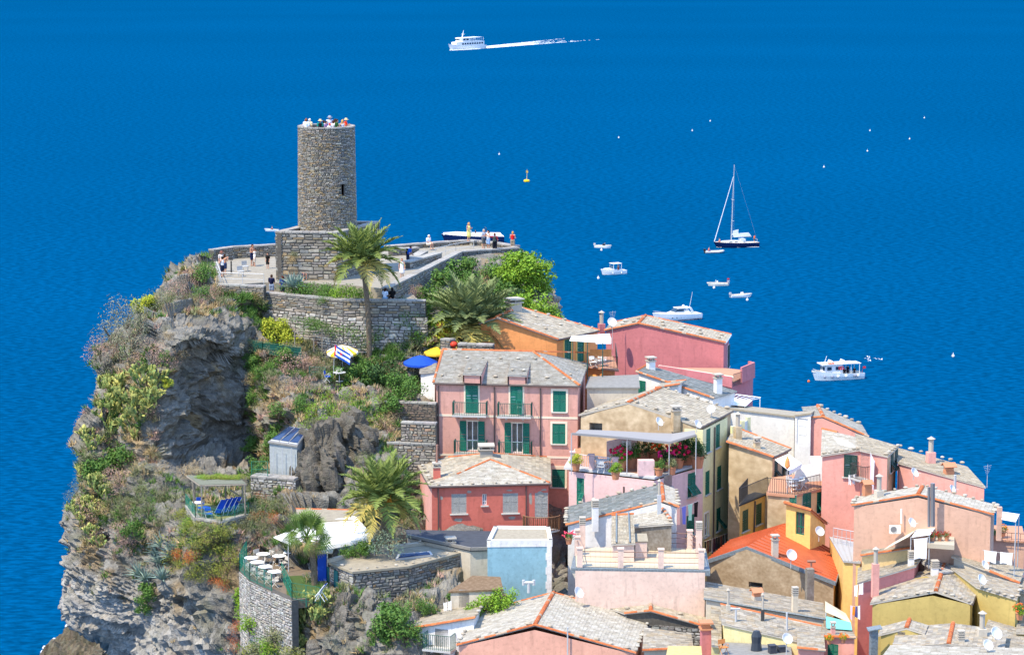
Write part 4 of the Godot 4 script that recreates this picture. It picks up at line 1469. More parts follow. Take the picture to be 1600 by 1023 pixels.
	val.slab(P0 + V(0, -0.3, 0.03), P1 + V(0, -0.3, 0.03), P1 + V(0, 0.0, 0.03), P0 + V(0, 0.0, 0.03), 0.02)
	put(val, "valance", cm, cn)
	for p in [P0, P1, P2, P3, at(450, 850, 173.5)]:
		var po := MB.new()
		po.tube([p + Y(-0.05), V(p.x, 33.5, p.z)], 0.04, 0.04, 6)
		put(po, "post", M("galvanised"), cn)
	var orange := plaster("orange_plaster", ph(246, 156, 98))
	var ycorner := mt("yellow_trim", lin(0.80, 0.50, 0.14), 0.9)
	hd = gable("orange_house", "bright orange house with green doors opening on a roof terrace", [748, 505, 201.5], [776, 496, 201], [872, 530, 200], [813, 480], 38.0, orange, "beige", {"rb": [937, 516]})
	win(hd, 1, 887, 550, 0.9, 2.1, "shut", {"trim": ycorner, "nosill": true})
	win(hd, 1, 907, 545, 0.9, 2.1, "shut", {"trim": ycorner, "nosill": true})
	band(hd, 0, 774, 506, 780, 0.01, ycorner)
	for s in [0.35, 0.7]:
		weights(hd, hd.p.r.lerp(hd.p.a, s), hd.p.r2.lerp(hd.p.a2, s), 2, 0.2)
	weights(hd, hd.p.a.lerp(hd.p.r, 0.1), hd.p.r + V(-0.2, 0, -0.3), 4, 0.17)
	weights(hd, hd.p.a2.lerp(hd.p.r2, 0.1), hd.p.r2, 5, 0.17)
	chimney(hd, at(803, 486, 205), 0.95, 0.7, M("chimney_cap"), "slab", 0.5)
	var sp := MB.new()
	sp.slab(at(778, 496, 202) + Y(0.1), at(797, 499, 201.6) + Y(0.1), at(803, 495, 203) + Y(0.1), at(787, 491, 203) + Y(0.1), 0.08)
	put(sp, "roof_light", M("solar"), hd.node)
	var w1: Dictionary = hd.walls[1]
	gutter(hd, hd.p.r, hd.p.r2)
	finish(hd)
	var t0 := lv(914, 572, 44.6)
	var t1 := lv(961, 579, 44.6)
	var t2 := lv(958, 557, 44.6)
	var t3 := lv(905, 556, 44.6)
	hd = house("orange_annexe", "orange lower block with a small terrace, white chairs and a dark green window", V(t0.x, 36, t0.z - 2))
	ring_walls(hd, [[t0], [t1], [t2], [t3]], 34.0, orange, 0.02, 0.02)
	var tm := MB.new()
	tm.prism([t0 + V(-0.2, 0, 0.3), t1 + V(0.3, 0, 0.3), t2, t3], 44.55, 44.68)
	put(tm, "terrace_floor", M("tile_floor"), hd.node)
	win(hd, 0, 931, 607, 0.95, 1.7, "shut", {"trim": ycorner, "tw": 0.2, "leaf": M("shutter_dark")})
	railing(hd.node, [t0 + V(0, 0.18, 0.2), t1 + V(0.2, 0.18, 0.2), t2 + V(0.2, 0.18, 0)], 0.95, 0.14, M("rail_dark"))
	var pw := MB.new()
	pw.slab(at(922, 556, 199.5), at(955, 557, 199), at(955, 546, 199), at(922, 546, 199.5), 0.12)
	put(pw, "parapet", orange, hd.node)
	finish(hd)
	var aw := thing("awning", "white sailcloth awning over the orange house terrace", "awning", at(930, 560, 199))
	var am := MB.new()
	am.slab(at(890, 532, 197.6), at(955, 536, 196.2), at(953, 521, 200.5), at(893, 525, 201), 0.03)
	am.slab(at(931, 537, 196.7), at(955, 537, 196.2), at(955, 527, 196.4), at(931, 526, 196.9), 0.03)
	put(am, "cover", cm, aw)
	for q in [[895, 532, 197.6], [918, 534, 197], [942, 535, 196.5]]:
		var po := MB.new()
		var p := at(q[0], q[1], q[2])
		po.tube([p, V(p.x, 44.65, p.z)], 0.035, 0.035, 5)
		put(po, "post", dkgreen, aw)
	var maroon := M("maroon_plaster")
	hd = gable("maroon_house", "long maroon house with a plain end wall and beige slate roof above the sea", [944, 516, 212.8], [998, 505, 212], [1134, 535, 210], [1009, 493], 34.0, maroon, "beige", {})
	for s in [0.3, 0.65]:
		weights(hd, hd.p.a.lerp(hd.p.r, 0.15) .lerp(hd.p.a2.lerp(hd.p.r2, 0.15), s), hd.p.r.lerp(hd.p.r2, s), 4, 0.24)
		weights(hd, hd.p.l.lerp(hd.p.l2, s), hd.p.a.lerp(hd.p.a2, s), 3, 0.24)
	gutter(hd, hd.p.r, hd.p.r2, M("white_paint"))
	win(hd, 1, 1138, 556, 1.2, 1.9, "shut", {"leaf": M("shutter_dark")})
	chimney(hd, at(940, 512, 214), 0.5, 0.35, maroon, "tube", 0.3)
	dish(hd, at(956, 513, 211.2), 0.5, 0.3, 0.5)
	aerial(hd, at(957, 545, 211.5), 3.2)
	finish(hd)
	var m0 := lv(1035, 573, 43.0)
	var m1 := lv(1146, 600, 41.8)
	hd = lean("maroon_terrace", "maroon terrace block with balconies stepping down beside the maroon house", at(1030, 574, 205), at(1145, 597, 202.5), at(1180, 580, 208), at(1135, 575, 210), 33.0, maroon, "beige", {"flat": true, "roof_m": M("tile_floor")})
	var w := lv(1143, 602, 41.5)
	var par := MB.new()
	par.slab(at(1030, 578, 204.8), at(1144, 606, 202.3), at(1144, 589, 202.3), at(1030, 571, 204.8), 0.15)
	put(par, "parapet", maroon, hd.node)
	var cp2 := MB.new()
	cp2.slab(at(1029, 572, 204.85), at(1146, 590, 202.35), at(1147, 588, 202.5), at(1030, 570, 205), 0.08)
	put(cp2, "coping", M("cream_trim"), hd.node)
	railing(hd.node, [at(1146, 604, 202.4), at(1159, 600, 203.5)], 1.0, 0.14, M("rail_dark"))
	var bx := MB.new()
	bx.slab(at(1160, 598, 203.6), at(1180, 590, 206), at(1180, 566, 206), at(1160, 574, 203.6), 0.15)
	bx.slab(at(1180, 590, 206), at(1172, 582, 210), at(1172, 564, 210), at(1180, 566, 206), 0.15)
	put(bx, "balcony_wall", maroon, hd.node)
	finish(hd)
	var white := M("white_plaster")
	hd = lean("white_house", "white house with a blue-grey slate roof and a stair hood", at(994, 580, 198.5), at(1116, 622, 193.5), at(1152, 611, 197.5), at(1011, 570, 203), 33.0, white, "dark", {"turn": 1, "expo": 0.26})
	ridge(hd, hd.p.a, hd.p.d, 0.1)
	ridge(hd, hd.p.a, hd.p.b, 0.09)
	chimney(hd, at(1017, 574, 201), 0.55, 0.5, white, "slab", 0.4)
	chimney(hd, at(1122, 611, 195.5), 0.5, 1.0, white, "slab", 0.4)
	win(hd, 0, 1003, 606, 0.8, 1.2, "shut", {})
	finish(hd)
	hd = lean("stair_hood", "little white roof hatch with orange ridge tiles and a window", at(1024, 606, 194.5), at(1062, 600, 194), at(1072, 594, 196.5), at(1034, 598, 197), 40.0, white, "pale", {})
	ridge(hd, hd.p.a, hd.p.b, 0.09)
	ridge(hd, hd.p.d, hd.p.c, 0.09)
	win(hd, 1, 1067, 606, 0.9, 0.8, "glass", {})
	finish(hd)
	hd = lean("grey_annexe", "low grey annexe with a curved parapet behind the old gable house", at(915, 605, 192), at(1000, 605, 192), at(998, 585, 197), at(920, 588, 197), 36.0, M("grey_render"), "grey", {"flat": true, "roof_m": M("kerb_grey")})
	finish(hd)
func make_houses_centre() -> void:
	var cream := M("cream_trim")
	var old := M("old_beige")
	var ppink := plaster("pale_pink", ph(240, 206, 206, 1.12))
	var creamw := plaster("cream_plaster", ph(240, 226, 182))
	var rail := M("rail_dark")
	var white := M("white_plaster")
	var hd := gable("old_house", "weathered beige gabled house behind the roof garden awning", [904, 648, 187], [982, 629, 186], [1096, 667, 184], [1035, 605], 36.0, old, "beige", {"verge": false, "back_verge": false})
	weights(hd, hd.p.l.lerp(hd.p.l2, 0.08), hd.p.a.lerp(hd.p.a2, 0.08), 5, 0.2)
	weights(hd, hd.p.a.lerp(hd.p.a2, 0.08), hd.p.r.lerp(hd.p.r2, 0.08), 7, 0.2)
	weights(hd, hd.p.a2, hd.p.r2, 7, 0.2)
	gutter(hd, hd.p.r, hd.p.r2)
	chimney(hd, at(1056, 657, 184.6), 0.55, 0.75, old, "slab", 0.3)
	dish(hd, at(1029, 672, 184), 0.45, 0.9, 0.6)
	dish(hd, at(1089, 676, 182.8), 0.42, 0.9, 0.6)
	dish(hd, at(1112, 652, 187), 0.42, -0.4, 0.6)
	win(hd, 0, 931, 667, 1.0, 0.6, "dark", {"nosill": true})
	finish(hd)
	var h := 40.57
	var c0 := lv(881, 732, h)
	var c1 := lv(1023, 748, h)
	var c2 := lv(1106, 723, h)
	var c3 := lv(1092, 700, h)
	var c4 := lv(900, 700, h)
	hd = house("roof_garden_house", "pale pink house with a roof garden under a grey awning", V(c1.x - 2, 33, c1.z - 3))
	ring_walls(hd, [[lv(889, 735, h)], [lv(1022, 750, h)], [lv(1099, 728, h)], [c3], [lv(899, 705, h)]], 28.0, ppink, 0.0, 0.05)
	var dk := MB.new()
	dk.prism([c0, c1, c2, c3, c4], h - 0.05, h + 0.12)
	put(dk, "deck", M("deck_edge"), hd.node)
	var tile := MB.new()
	tile.prism([c0 + V(0.5, 0, -0.6), c1 + V(0, 0, -0.6), c2 + V(-0.5, 0, -0.1), c3, c4], h + 0.13, h + 0.135)
	put(tile, "floor_tiles", M("tile_floor"), hd.node)
	win(hd, 0, 907, 768, 0.6, 2.0, "awn", {"nosill": true})
	win(hd, 1, 1043.6, 752, 1.0, 0.9, "dark", {})
	win(hd, 1, 1081, 757, 1.0, 1.75, "awn", {"both": true})
	win(hd, 1, 1079, 820, 1.0, 1.5, "shut", {})
	win(hd, 0, 975, 776, 0.12, 1.5, "flat", {"nosill": true, "m": M("pipe")})
	var pm := ppink
	var front := lv(881, 730, h + 0.12)
	var base := h + 0.12
	for q in [[895, 0.32, 1.05], [925, 0.38, 1.0], [963, 0.38, 1.0]]:
		var t: float = (q[0] - 881.0) / 142.0
		var p := c0.lerp(c1, t) + V(0, 0, -0.45)
		var mb := MB.new()
		mb.box(V(p.x, base + q[2] / 2, p.z), V(q[1], q[2], q[1]))
		mb.box(V(p.x, base + q[2] + 0.04, p.z), V(q[1] + 0.1, 0.08, q[1] + 0.1))
		put(mb, "pier", pm, hd.node)
	var pb := MB.new()
	var pc := c0.lerp(c1, (1010.0 - 881) / 142) + V(0, 0, -0.45)
	pb.box(V(pc.x, base + 0.55, pc.z), V(1.15, 1.1, 0.7), 0.08)
	put(pb, "pier", pm, hd.node)
	var rw := mt("rail_white", lin(0.62, 0.58, 0.60), 0.6)
	railing(hd.node, [c0.lerp(c1, 0.11) + V(0, 0.13, -0.45), c0.lerp(c1, 0.56) + V(0, 0.13, -0.45)], 0.95, 0.14, rw, "railing", 0.022)
	railing(hd.node, [c1 + V(0.1, 0.13, -0.5), c2 + V(-0.5, 0.13, -0.1)], 0.9, 0.6, rail, "railing", 0.018, 2)
	var gr := MB.new()
	var g0 := at(948, 714, 183.2)
	gr.slab(at(948, 714, 183.4), at(995, 714, 183.0), at(995, 680, 183.0), at(948, 690, 183.4), 0.2)
	put(gr, "garden_wall", ppink, hd.node)
	var gw := MB.new()
	gw.obox(at(979, 698, 182.85), V(0.35, 0, 0), Y(0.45), V(0, 0, 0.04))
	put(gw, "garden_window", rw, hd.node)
	finish(hd)
	var aw := thing("awning", "grey fabric awning in four panels over the roof garden", "awning", at(985, 735, 181))
	var fx := [[893, 676], [932, 679], [980, 683], [1015, 687], [1046, 690], [1088, 678]]
	var bx := [[905, 671], [940, 672], [985, 674], [1018, 676], [1052, 677], [1086, 672]]
	for i in fx.size() - 1:
		var p0 := at(fx[i][0], fx[i][1], 180.2)
		var p1 := at(fx[i + 1][0], fx[i + 1][1], 180.2)
		var p2 := at(bx[i + 1][0], bx[i + 1][1], 183.6)
		var p3 := at(bx[i][0], bx[i][1], 183.6)
		var mb := MB.new()
		var mid0 := (p0 + p3) / 2 + Y(-0.12)
		var mid1 := (p1 + p2) / 2 + Y(-0.12)
		mb.slab(p0, p1, mid1, mid0, 0.02)
		mb.slab(mid0, mid1, p2, p3, 0.02)
		mb.slab(p0 + V(0, -0.16, 0.02), p1 + V(0, -0.16, 0.02), p1 + V(0, 0, 0.02), p0 + V(0, 0, 0.02), 0.02)
		put(mb, "panel", mt("grey_canvas", lin(0.27, 0.262, 0.262), 0.95), aw)
	for i in [0, 2, 4, 5]:
		var po := MB.new()
		var p := at(fx[i][0], fx[i][1], 180.25)
		po.tube([p + Y(-0.05), V(p.x, h + 0.14, p.z)], 0.035, 0.035, 5)
		put(po, "post", M("galvanised"), aw)
	var k0 := lv(1098, 728, h)
	var dir := V(2.8, 0, -6.2)
	var k1 := k0 + dir * 0.78
	var k2 := k0 + dir * 1.30
	var inw := V(-5, 0, -2.2)
	hd = house("cream_house", "tall cream house with rows of green shutters and washing below the windows", V(k0.x, 32, k0.z - 2))
	var hi := at(1096, 667, 184).y
	var up := func(p: Vector3, y: float) -> Vector3: return V(p.x, y, p.z)
	ring_walls(hd, [[up.call(k0, hi - 0.2)], [up.call(k1, hi - 0.2)], [up.call(k1 + inw, hi - 0.2)], [up.call(k0 + inw, hi - 0.2)]], 27.0, creamw, 0.0, 0.0)
	var q1 := k1 + inw * 0.9
	var q2 := k2 + inw * 0.9
	ring_walls(hd, [[up.call(k1, 41.4)], [up.call(k2, 41.4)], [up.call(q2, 41.4)], [up.call(q1, 41.4)]], 27.0, creamw, 0.0, 0.0)
	for q in [[1107, 688, 1.75], [1105.7, 754, 1.75], [1124, 746, 1.75]]: win(hd, 0, q[0], q[1], 0.9, q[2], "shut", {})
	win(hd, 0, 1122, 681, 0.9, 1.75, "shut", {})
	win(hd, 0, 1104, 820, 0.9, 1.75, "glass", {"trim": M("white_paint")})
	win(hd, 0, 1123, 811, 0.9, 1.75, "awn", {})
	win(hd, 4, 1142.6, 738, 0.95, 1.75, "shut", {})
	win(hd, 4, 1141.4, 803, 0.95, 1.75, "shut", {})
	var w0: Dictionary = hd.walls[0]
	var s := on_wall(w0, 1115, 720).x
	pipe(hd, [wp(w0, s, hi - 0.4, 0.09), wp(w0, s, 30, 0.09)], 0.06)
	var bd := MB.new()
	bd.prism([up.call(k1, 0) + V(0.5, 0, 0.6), up.call(k2, 0) + V(0.7, 0, -0.2), up.call(q2, 0), up.call(q1, 0)], 41.4, 41.56)
	put(bd, "balcony_floor", M("deck_edge"), hd.node)
	for q in [[k1 + V(0.4, 0, 0.4), 0.3], [k1.lerp(k2, 0.6) + V(0.4, 0, 0.1), 0.3], [k2 + V(0.4, 0, -0.1), 0.3]]:
		var mb := MB.new()
		mb.box(V(q[0].x, 42.1, q[0].z), V(q[1], 1.1, q[1]), 0.4)
		put(mb, "pier", creamw, hd.node)
	var gp := MB.new()
	gp.slab(V(k1.x + 0.4, 41.6, k1.z + 0.35), V(k2.x + 0.4, 41.6, k2.z - 0.05), V(k2.x + 0.4, 42.4, k2.z - 0.05), V(k1.x + 0.4, 42.4, k1.z + 0.35), 0.03)
	put(gp, "balcony_panel", mt("frosted", lin(0.55, 0.60, 0.62), 0.3), hd.node)
	finish(hd)
	hd = gable("slate_house", "little white house with a long dark slate slope and orange verge tiles", [884, 820, 173], [1037, 783, 172], [1061, 792, 171.6], [1034, 756], 30.0, [white, white, M("grey_render"), white], "pale", {"pal_l": "dark", "back_verge": false, "expo": 0.3})
	weights(hd, hd.p.l2.lerp(hd.p.a2, 0.1), hd.p.a2, 7, 0.2)
	weights(hd, hd.p.l.lerp(hd.p.a, 0.3) + V(0, 0.05, -0.3), hd.p.a + V(0, 0, -0.3), 5, 0.18)
	weights(hd, hd.p.l2.lerp(hd.p.l, 0.1), hd.p.l, 7, 0.2)
	weights(hd, hd.p.r, hd.p.r2, 6, 0.2)
	chimney(hd, at(930, 812, 172.4), 0.42, 0.9, white, "rings", 0.1)
	chimney(hd, at(1030, 800, 171), 0.25, 1.2, M("galvanised"), "tube", 0.1)
	finish(hd)
	hd = lean("grey_shed", "rough grey rendered outbuilding with a pale lean-to roof of slabs", at(990, 823, 169.6), at(1053, 818, 169.2), at(1036, 795, 171.6), at(986, 806, 171.8), 30.0, M("rough_grey"), "pale", {"turn": 0, "expo": 0.3})
	ridge(hd, hd.p.b.lerp(hd.p.c, 0.3), hd.p.c, 0.12)
	weights(hd, hd.p.b.lerp(hd.p.a, 0.05), hd.p.c, 4, 0.2)
	finish(hd)
	var tp := plaster("terrace_pink", ph(222, 196, 183))
	var y5 := 37.8
	var d0 := lv(892, 887, y5)
	var d1 := lv(1110, 891, y5)
	var d2 := lv(1103, 857, y5)
	var d3 := lv(899, 855, y5)
	hd = house("terrace_house", "pinkish house with a tiled roof terrace, pink posts and metal rails", V((d0.x + d1.x) / 2, 29, d0.z - 2))
	ring_walls(hd, [[lv(899, 888, y5)], [lv(1102, 891, y5)], [lv(1098, 857, y5)], [lv(902, 855, y5)]], 25.0, tp, 0.0, 0.15)
	var dm := MB.new()
	dm.prism([d0, d1, d2, d3], y5 - 0.38, y5 - 0.02)
	put(dm, "roof_edge", M("zinc"), hd.node)
	var nx := 26
	var nz := 7
	for i in nx:
		var t0 := (i + 0.012) / nx
		var t1 := (i + 0.988) / nx
		for j in nz:
			if (i + j) % 2 == 0 and false: continue
			var mb := MB.new()
			var u0 := (j + 0.012) / nz
			var u1 := (j + 0.988) / nz
			var k := Y(0.01)
			var e0 := d0 + V(0.35, 0, -0.3)
			var e1 := d1 + V(-0.4, 0, -0.3)
			mb.quad(e0.lerp(e1, t0).lerp(d3.lerp(d2, t0), u0) + k, e0.lerp(e1, t1).lerp(d3.lerp(d2, t1), u0) + k, e0.lerp(e1, t1).lerp(d3.lerp(d2, t1), u1) + k, e0.lerp(e1, t0).lerp(d3.lerp(d2, t0), u1) + k)
			put(mb, "floor_tile", mt("terrace_tile_%d" % ((i * 3 + j * 5) % 3), lin([0.54, 0.51, 0.56][(i * 3 + j * 5) % 3], [0.45, 0.43, 0.47][(i * 3 + j * 5) % 3], [0.32, 0.305, 0.34][(i * 3 + j * 5) % 3]), 0.8), hd.node)
	var posts := []
	for q in [[906, 886], [970, 887], [1033, 888], [1096, 889], [1092, 868], [1078, 858], [1027, 856], [902, 868], [903, 857]]:
		posts.append(lv(q[0], q[1], y5))
	for p in posts:
		var mb := MB.new()
		mb.box(p + V(0, 0.62, -0.1), V(0.36, 1.24, 0.36))
		mb.box(p + V(0, 1.28, -0.1), V(0.44, 0.08, 0.44))
		put(mb, "post", tp, hd.node)
	var brown := mt("rail_brown", lin(0.22, 0.13, 0.10), 0.6)
	for ij in [[0, 1], [1, 2], [2, 3], [3, 4], [4, 5], [5, 6], [0, 7], [7, 8]]:
		railing(hd.node, [posts[ij[0]] + V(0, 0, -0.1), posts[ij[1]] + V(0, 0, -0.1)], 1.05, 99, brown, "railing", 0.02, 2)
	for q in [[910, 857, 1.7], [1092, 872, 2.0]]:
		chimney(hd, lv(q[0], q[1], y5), 0.38, q[2], tp, "rings", 0.0)
	finish(hd)
	hd = lean("stair_house", "small stair house on the terrace with a ribbed sloping roof", at(955, 850, 166.6), at(993, 849, 166.4), at(990, 803, 169.6), at(956, 805, 169.8), y5 - 0.1, tp, "beige", {"expo": 0.16, "wmin": 0.16, "wmax": 0.24})
	for t in [0.22, 0.78]:
		pipe(hd, [hd.p.a.lerp(hd.p.b, t) + Y(0.1), hd.p.d.lerp(hd.p.c, t) + Y(0.1)], 0.06, M("zinc"), "batten")
	ridge(hd, hd.p.d, hd.p.c, 0.1)
	finish(hd)
	var sb := thing("service_box", "pinkish masonry box with a sloping lid beside the stair house", "box", lv(1002, 874, y5))
	var sbm := MB.new()
	var sp := lv(1002, 873, y5)
	sbm.box(sp + V(0, 0.6, -0.4), V(0.78, 1.2, 0.7))
	put(sbm, "body", tp, sb)
	var lid := MB.new()
	lid.slab(sp + V(-0.46, 1.2, 0.02), sp + V(0.46, 1.2, 0.02), sp + V(0.4, 1.55, -0.8), sp + V(-0.4, 1.55, -0.8), 0.08)
	put(lid, "lid", M("roof_beige"), sb)
func make_houses_front() -> void:
	var salmon := plaster("salmon_plaster", ph(232, 172, 150))
	var white := M("white_plaster")
	var grey := M("grey_render")
	var rail := M("rail_dark")
	var green := M("rail_green")
	var galv := M("galvanised")
	var hd := gable("salmon_house", "salmon house with a broad pale slate roof and an orange ridge", [713, 1008, 157.5], [836, 976, 158], [993, 1020, 156.5], [865, 926], 24.0, salmon, "pale", {"expo": 0.21, "wmin": 0.22, "wmax": 0.4})
	weights(hd, hd.p.l2, hd.p.l, 9, 0.2)
	weights(hd, hd.p.r2, hd.p.r, 9, 0.2)
	weights(hd, hd.p.a2.lerp(hd.p.r2, 0.1), hd.p.r2, 5, 0.2)
	weights(hd, hd.p.a.lerp(hd.p.r, 0.1) + V(0, 0, -0.4), hd.p.r + V(0, 0, -0.4), 6, 0.18)
	weights(hd, hd.p.l.lerp(hd.p.a, 0.2) + V(0, 0, -0.4), hd.p.a + V(0, 0, -0.4), 4, 0.18)
	pipe(hd, [at(887, 1023, 156.8), at(887, 980, 156.8)], 0.05, galv, "flue_pipe")
	pipe(hd, [at(826, 926, 165.0), at(826, 910, 165.0)], 0.11, galv, "flue_pipe")
	pipe(hd, [at(818, 910, 165.0), at(834, 910, 165.0)], 0.11, galv, "flue_tee")
	for x in [818.0, 834.0]: pipe(hd, [at(x, 914, 165.0), at(x, 906, 165.0)], 0.11, galv, "flue_cowl")
	dish(hd, at(903, 938, 164), 0.5, 0.9, 0.5)
	finish(hd)
	hd = lean("white_low_house", "white low house with a sand roof and a small green-railed balcony", at(641, 982, 162), at(742, 965, 160.5), at(758, 941, 166), at(668, 955, 167.5), 25.0, white, "beige", {"expo": 0.3, "wmin": 0.5, "wmax": 0.9})
	ridge(hd, hd.p.a, hd.p.b, 0.1)
	balcony(hd, 0, 668, 712, 1014, 0.95, green)
	weights(hd, hd.p.d, hd.p.c, 4, 0.2)
	weights(hd, hd.p.b, hd.p.c, 4, 0.2)
	win(hd, 0, 690, 1005, 0.9, 1.9, "glass", {"nosill": true})
	finish(hd)
	hd = gable("rubble_gable_house", "house with a beige roof, orange ridge and a grey rubble gable wall", [976, 958, 163.5], [1017, 954, 163], [1111, 981, 162], [1017, 921], 24.0, [[Color(0.42, 0.41, 0.40), Color(0.36, 0.35, 0.34), Color(0.48, 0.47, 0.45)]], "beige", {"lb": [917, 938], "expo": 0.3, "wmin": 0.4, "wmax": 0.7})
	for w in hd.walls: w.kind = "stone"
	weights(hd, hd.p.a.lerp(hd.p.r, 0.5), hd.p.a2.lerp(hd.p.r2, 0.5), 2, 0.2)
	weights(hd, hd.p.l.lerp(hd.p.a, 0.3), hd.p.l2.lerp(hd.p.a2, 0.3), 3, 0.2)
	finish(hd)
	hd = lean("lower_lean_to", "small lean-to of grey slabs under the rubble gable", at(1004, 1016, 157), at(1084, 1012, 157.6), at(1080, 990, 160.8), at(1006, 980, 161), 24.0, grey, "mix", {})
	ridge(hd, hd.p.a, hd.p.a.lerp(hd.p.b, 0.5), 0.1)
	finish(hd)
	var mc := thing("maroon_chimney", "slim maroon chimney stack with a tiled cap beside the rubble gable", "chimney", at(1103, 1040, 158))
	var cb := MB.new()
	var cp := at(1103, 990, 158)
	cb.box(V(cp.x, 32, cp.z), V(0.62, 7.2, 0.6), 0.1)
	put(cb, "stack", M("maroon_plaster"), mc)
	var cc := MB.new()
	cc.box(V(cp.x, 35.65, cp.z), V(0.8, 0.1, 0.8), 0.1)
	cc.box(V(cp.x, 35.85, cp.z), V(0.5, 0.3, 0.5), 0.1)
	cc.box(V(cp.x, 36.05, cp.z), V(0.85, 0.1, 0.85), 0.1)
	put(cc, "cap", terracotta_flat(), mc)
	var tarp := thing("yellow_tarp", "flat yellow tarpaulin roof beside the maroon chimney", "tarpaulin", at(1070, 1030, 154))
	var tb := MB.new()
	tb.slab(at(1040, 1030, 153), at(1098, 1030, 153.5), at(1096, 1009, 156.5), at(1044, 1009, 156), 0.05)
	put(tb, "cover", mt("yellow_tarp", lin(0.74, 0.55, 0.24), 0.9, blotch("paving", 512, 0.01, 0.08, 0.74), 0.5), tarp)
	for q in [[1042, 1029, 153.1], [1096, 1028, 153.6]]:
		var po := MB.new()
		var p := at(q[0], q[1], q[2])
		po.tube([p, V(p.x, 26, p.z)], 0.05, 0.05, 5)
		put(po, "post", galv, tarp)
	var conc := mt("concrete_wall", ph(186, 168, 142), 0.95, blotch("stain", 512, 0.008, 0.04, 0.5), 0.18)
	var redroof := mt("red_metal", ph(255, 132, 82, 1.7), 0.55, blotch("paving", 512, 0.01, 0.08, 0.74), 0.2)
	hd = gable("red_roof_house", "beige concrete gabled house with a bright orange-red metal roof", [1101, 877, 171], [1167, 855, 170], [1306, 910, 167], [1227, 819], 25.0, [conc, M("ochre_plaster"), conc, conc], "beige", {"seam": true, "seam_m": redroof, "rb": [1318, 870], "lb": [1140, 845], "ridge": false, "verge": false, "back_verge": false})
	var zinc := M("zinc")
	for s in [[hd.p.l, hd.p.a], [hd.p.a, hd.p.r]]:
		var fb := MB.new()
		var du: Vector3 = (s[1] - s[0]).normalized()
		fb.obox((s[0] + s[1]) / 2 + V(0, -0.06, 0.05), du * s[0].distance_to(s[1]) * 0.5, Y(0.14), V(0, 0, 0.06))
		put(fb, "bargeboard", zinc, hd.node)
	gutter(hd, hd.p.r, hd.p.r2, zinc)
	chimney(hd, at(1211, 866, 169.5), 0.4, 1.0, grey, "slab", 0.2)
	pipe(hd, [at(1268, 885, 168), at(1268, 878, 168)], 0.08, M("rust_pipe"), "flue_pipe")
	pipe(hd, [at(1262, 877, 168), at(1275, 877, 168)], 0.09, M("rust_pipe"), "flue_tee")
	dish(hd, at(1236, 888, 167.5), 0.5, 0.5, 0.9)
	win(hd, 1, 1312, 925, 1.6, 2.6, "door", {"leaf": M("shutter_dark"), "nosill": true})
	var sq := on_wall(hd.walls[0], 1181, 914)
	win(hd, 0, 1181, 914, 1.0, 0.38, "dark", {"nosill": true})
	finish(hd)
	var cst := thing("concrete_chimney", "tall square concrete chimney in front of the red roof", "chimney", at(1266, 935, 165.5))
	var csb := MB.new()
	var csp := at(1266, 888, 165.5)
	csb.box(V(csp.x, csp.y - 1.4, csp.z), V(0.48, 2.8, 0.48), 0.2)
	put(csb, "stack", M("rough_grey"), cst)
	hd = lean("long_low_house", "long low house roofed in grey-beige slabs below the red roof", at(1100, 934, 161), at(1291, 966, 158.5), at(1287, 942, 163.5), at(1100, 908, 166.5), 25.0, grey, "mix", {"expo": 0.3, "wmin": 0.3, "wmax": 0.6})
	chimney(hd, at(1182, 945, 162), 0.5, 0.6, grey, "gable", 0.3)
	chimney(hd, at(1242, 962, 159.6), 0.34, 1.4, plaster("grey_beige", ph(214, 200, 178)), "rings", 0.2)
	gutter(hd, hd.p.a, hd.p.b, zinc)
	finish(hd)
	hd = lean("slab_roof_house", "lower row of grey slab roofing with orange tiles along its top", at(1128, 974, 155.8), at(1286, 1010, 153.8), at(1283, 978, 157), at(1126, 944, 159.3), 24.0, M("yellow_wall"), "mix", {"expo": 0.3, "wmin": 0.3, "wmax": 0.6})
	ridge(hd, hd.p.d, hd.p.c, 0.09)
	chimney(hd, at(1192, 963, 157), 0.2, 0.45, rail, "tube", 0.1)
	chimney(hd, at(1138, 952, 158.3), 0.25, 0.3, grey, "tube", 0.1)
	for q in [[1150, 976, 950, 156.4], [1230, 990, 957, 155.8]]:
		pipe(hd, [at(q[0], q[1], q[3]), at(q[0], q[2], q[3])], 0.07, galv, "flue_pipe")
	pipe(hd, [at(1142, 951, 156.4), at(1157, 951, 156.4)], 0.07, galv, "flue_tee")
	finish(hd)
	hd = lean("narrow_slab_roof", "narrow strip of stone slab roof beside the rubble gable house", at(1112, 1008, 155.5), at(1128, 1010, 155.5), at(1127, 945, 161.5), at(1111, 943, 161.5), 24.0, M("yellow_wall"), "mix", {"expo": 0.35, "wmin": 0.5, "wmax": 0.7})
	finish(hd)
	var fy := 35.45
	hd = house("yellow_terrace", "grey roof terrace with crates at the foot of a pale yellow wall", V(18, 27, -152))
	var q0 := lv(1118, 1040, fy)
	var q1 := lv(1240, 1040, fy)
	var q2 := lv(1236, 1008, fy)
	var q3 := lv(1132, 1003, fy)
	var fl := MB.new()
	fl.prism([q0, q1, q2, q3], 24.0, fy)
	put(fl, "floor", M("kerb_grey"), hd.node)
	dish(hd, lv(1229, 1028, fy), 0.45, 0.5, 1.2)
	hd = lean("pink_shop_house", "small pink house with green shutters and orange eave tiles at the street end", at(1246, 1012, 152), at(1290, 1016, 151.5), at(1288, 988, 155), at(1246, 985, 155.5), 24.0, M("rose_plaster"), "mix", {})
	ridge(hd, hd.p.a, hd.p.b, 0.1)
	finish(hd)
	hd = lean("pink_corner_house", "pink corner house with a green shuttered window and flower pots", at(1284, 994, 154.5), at(1338, 996, 153.5), at(1332, 984, 157), at(1286, 980, 157.5), 24.0, M("rose_plaster"), "mix", {})
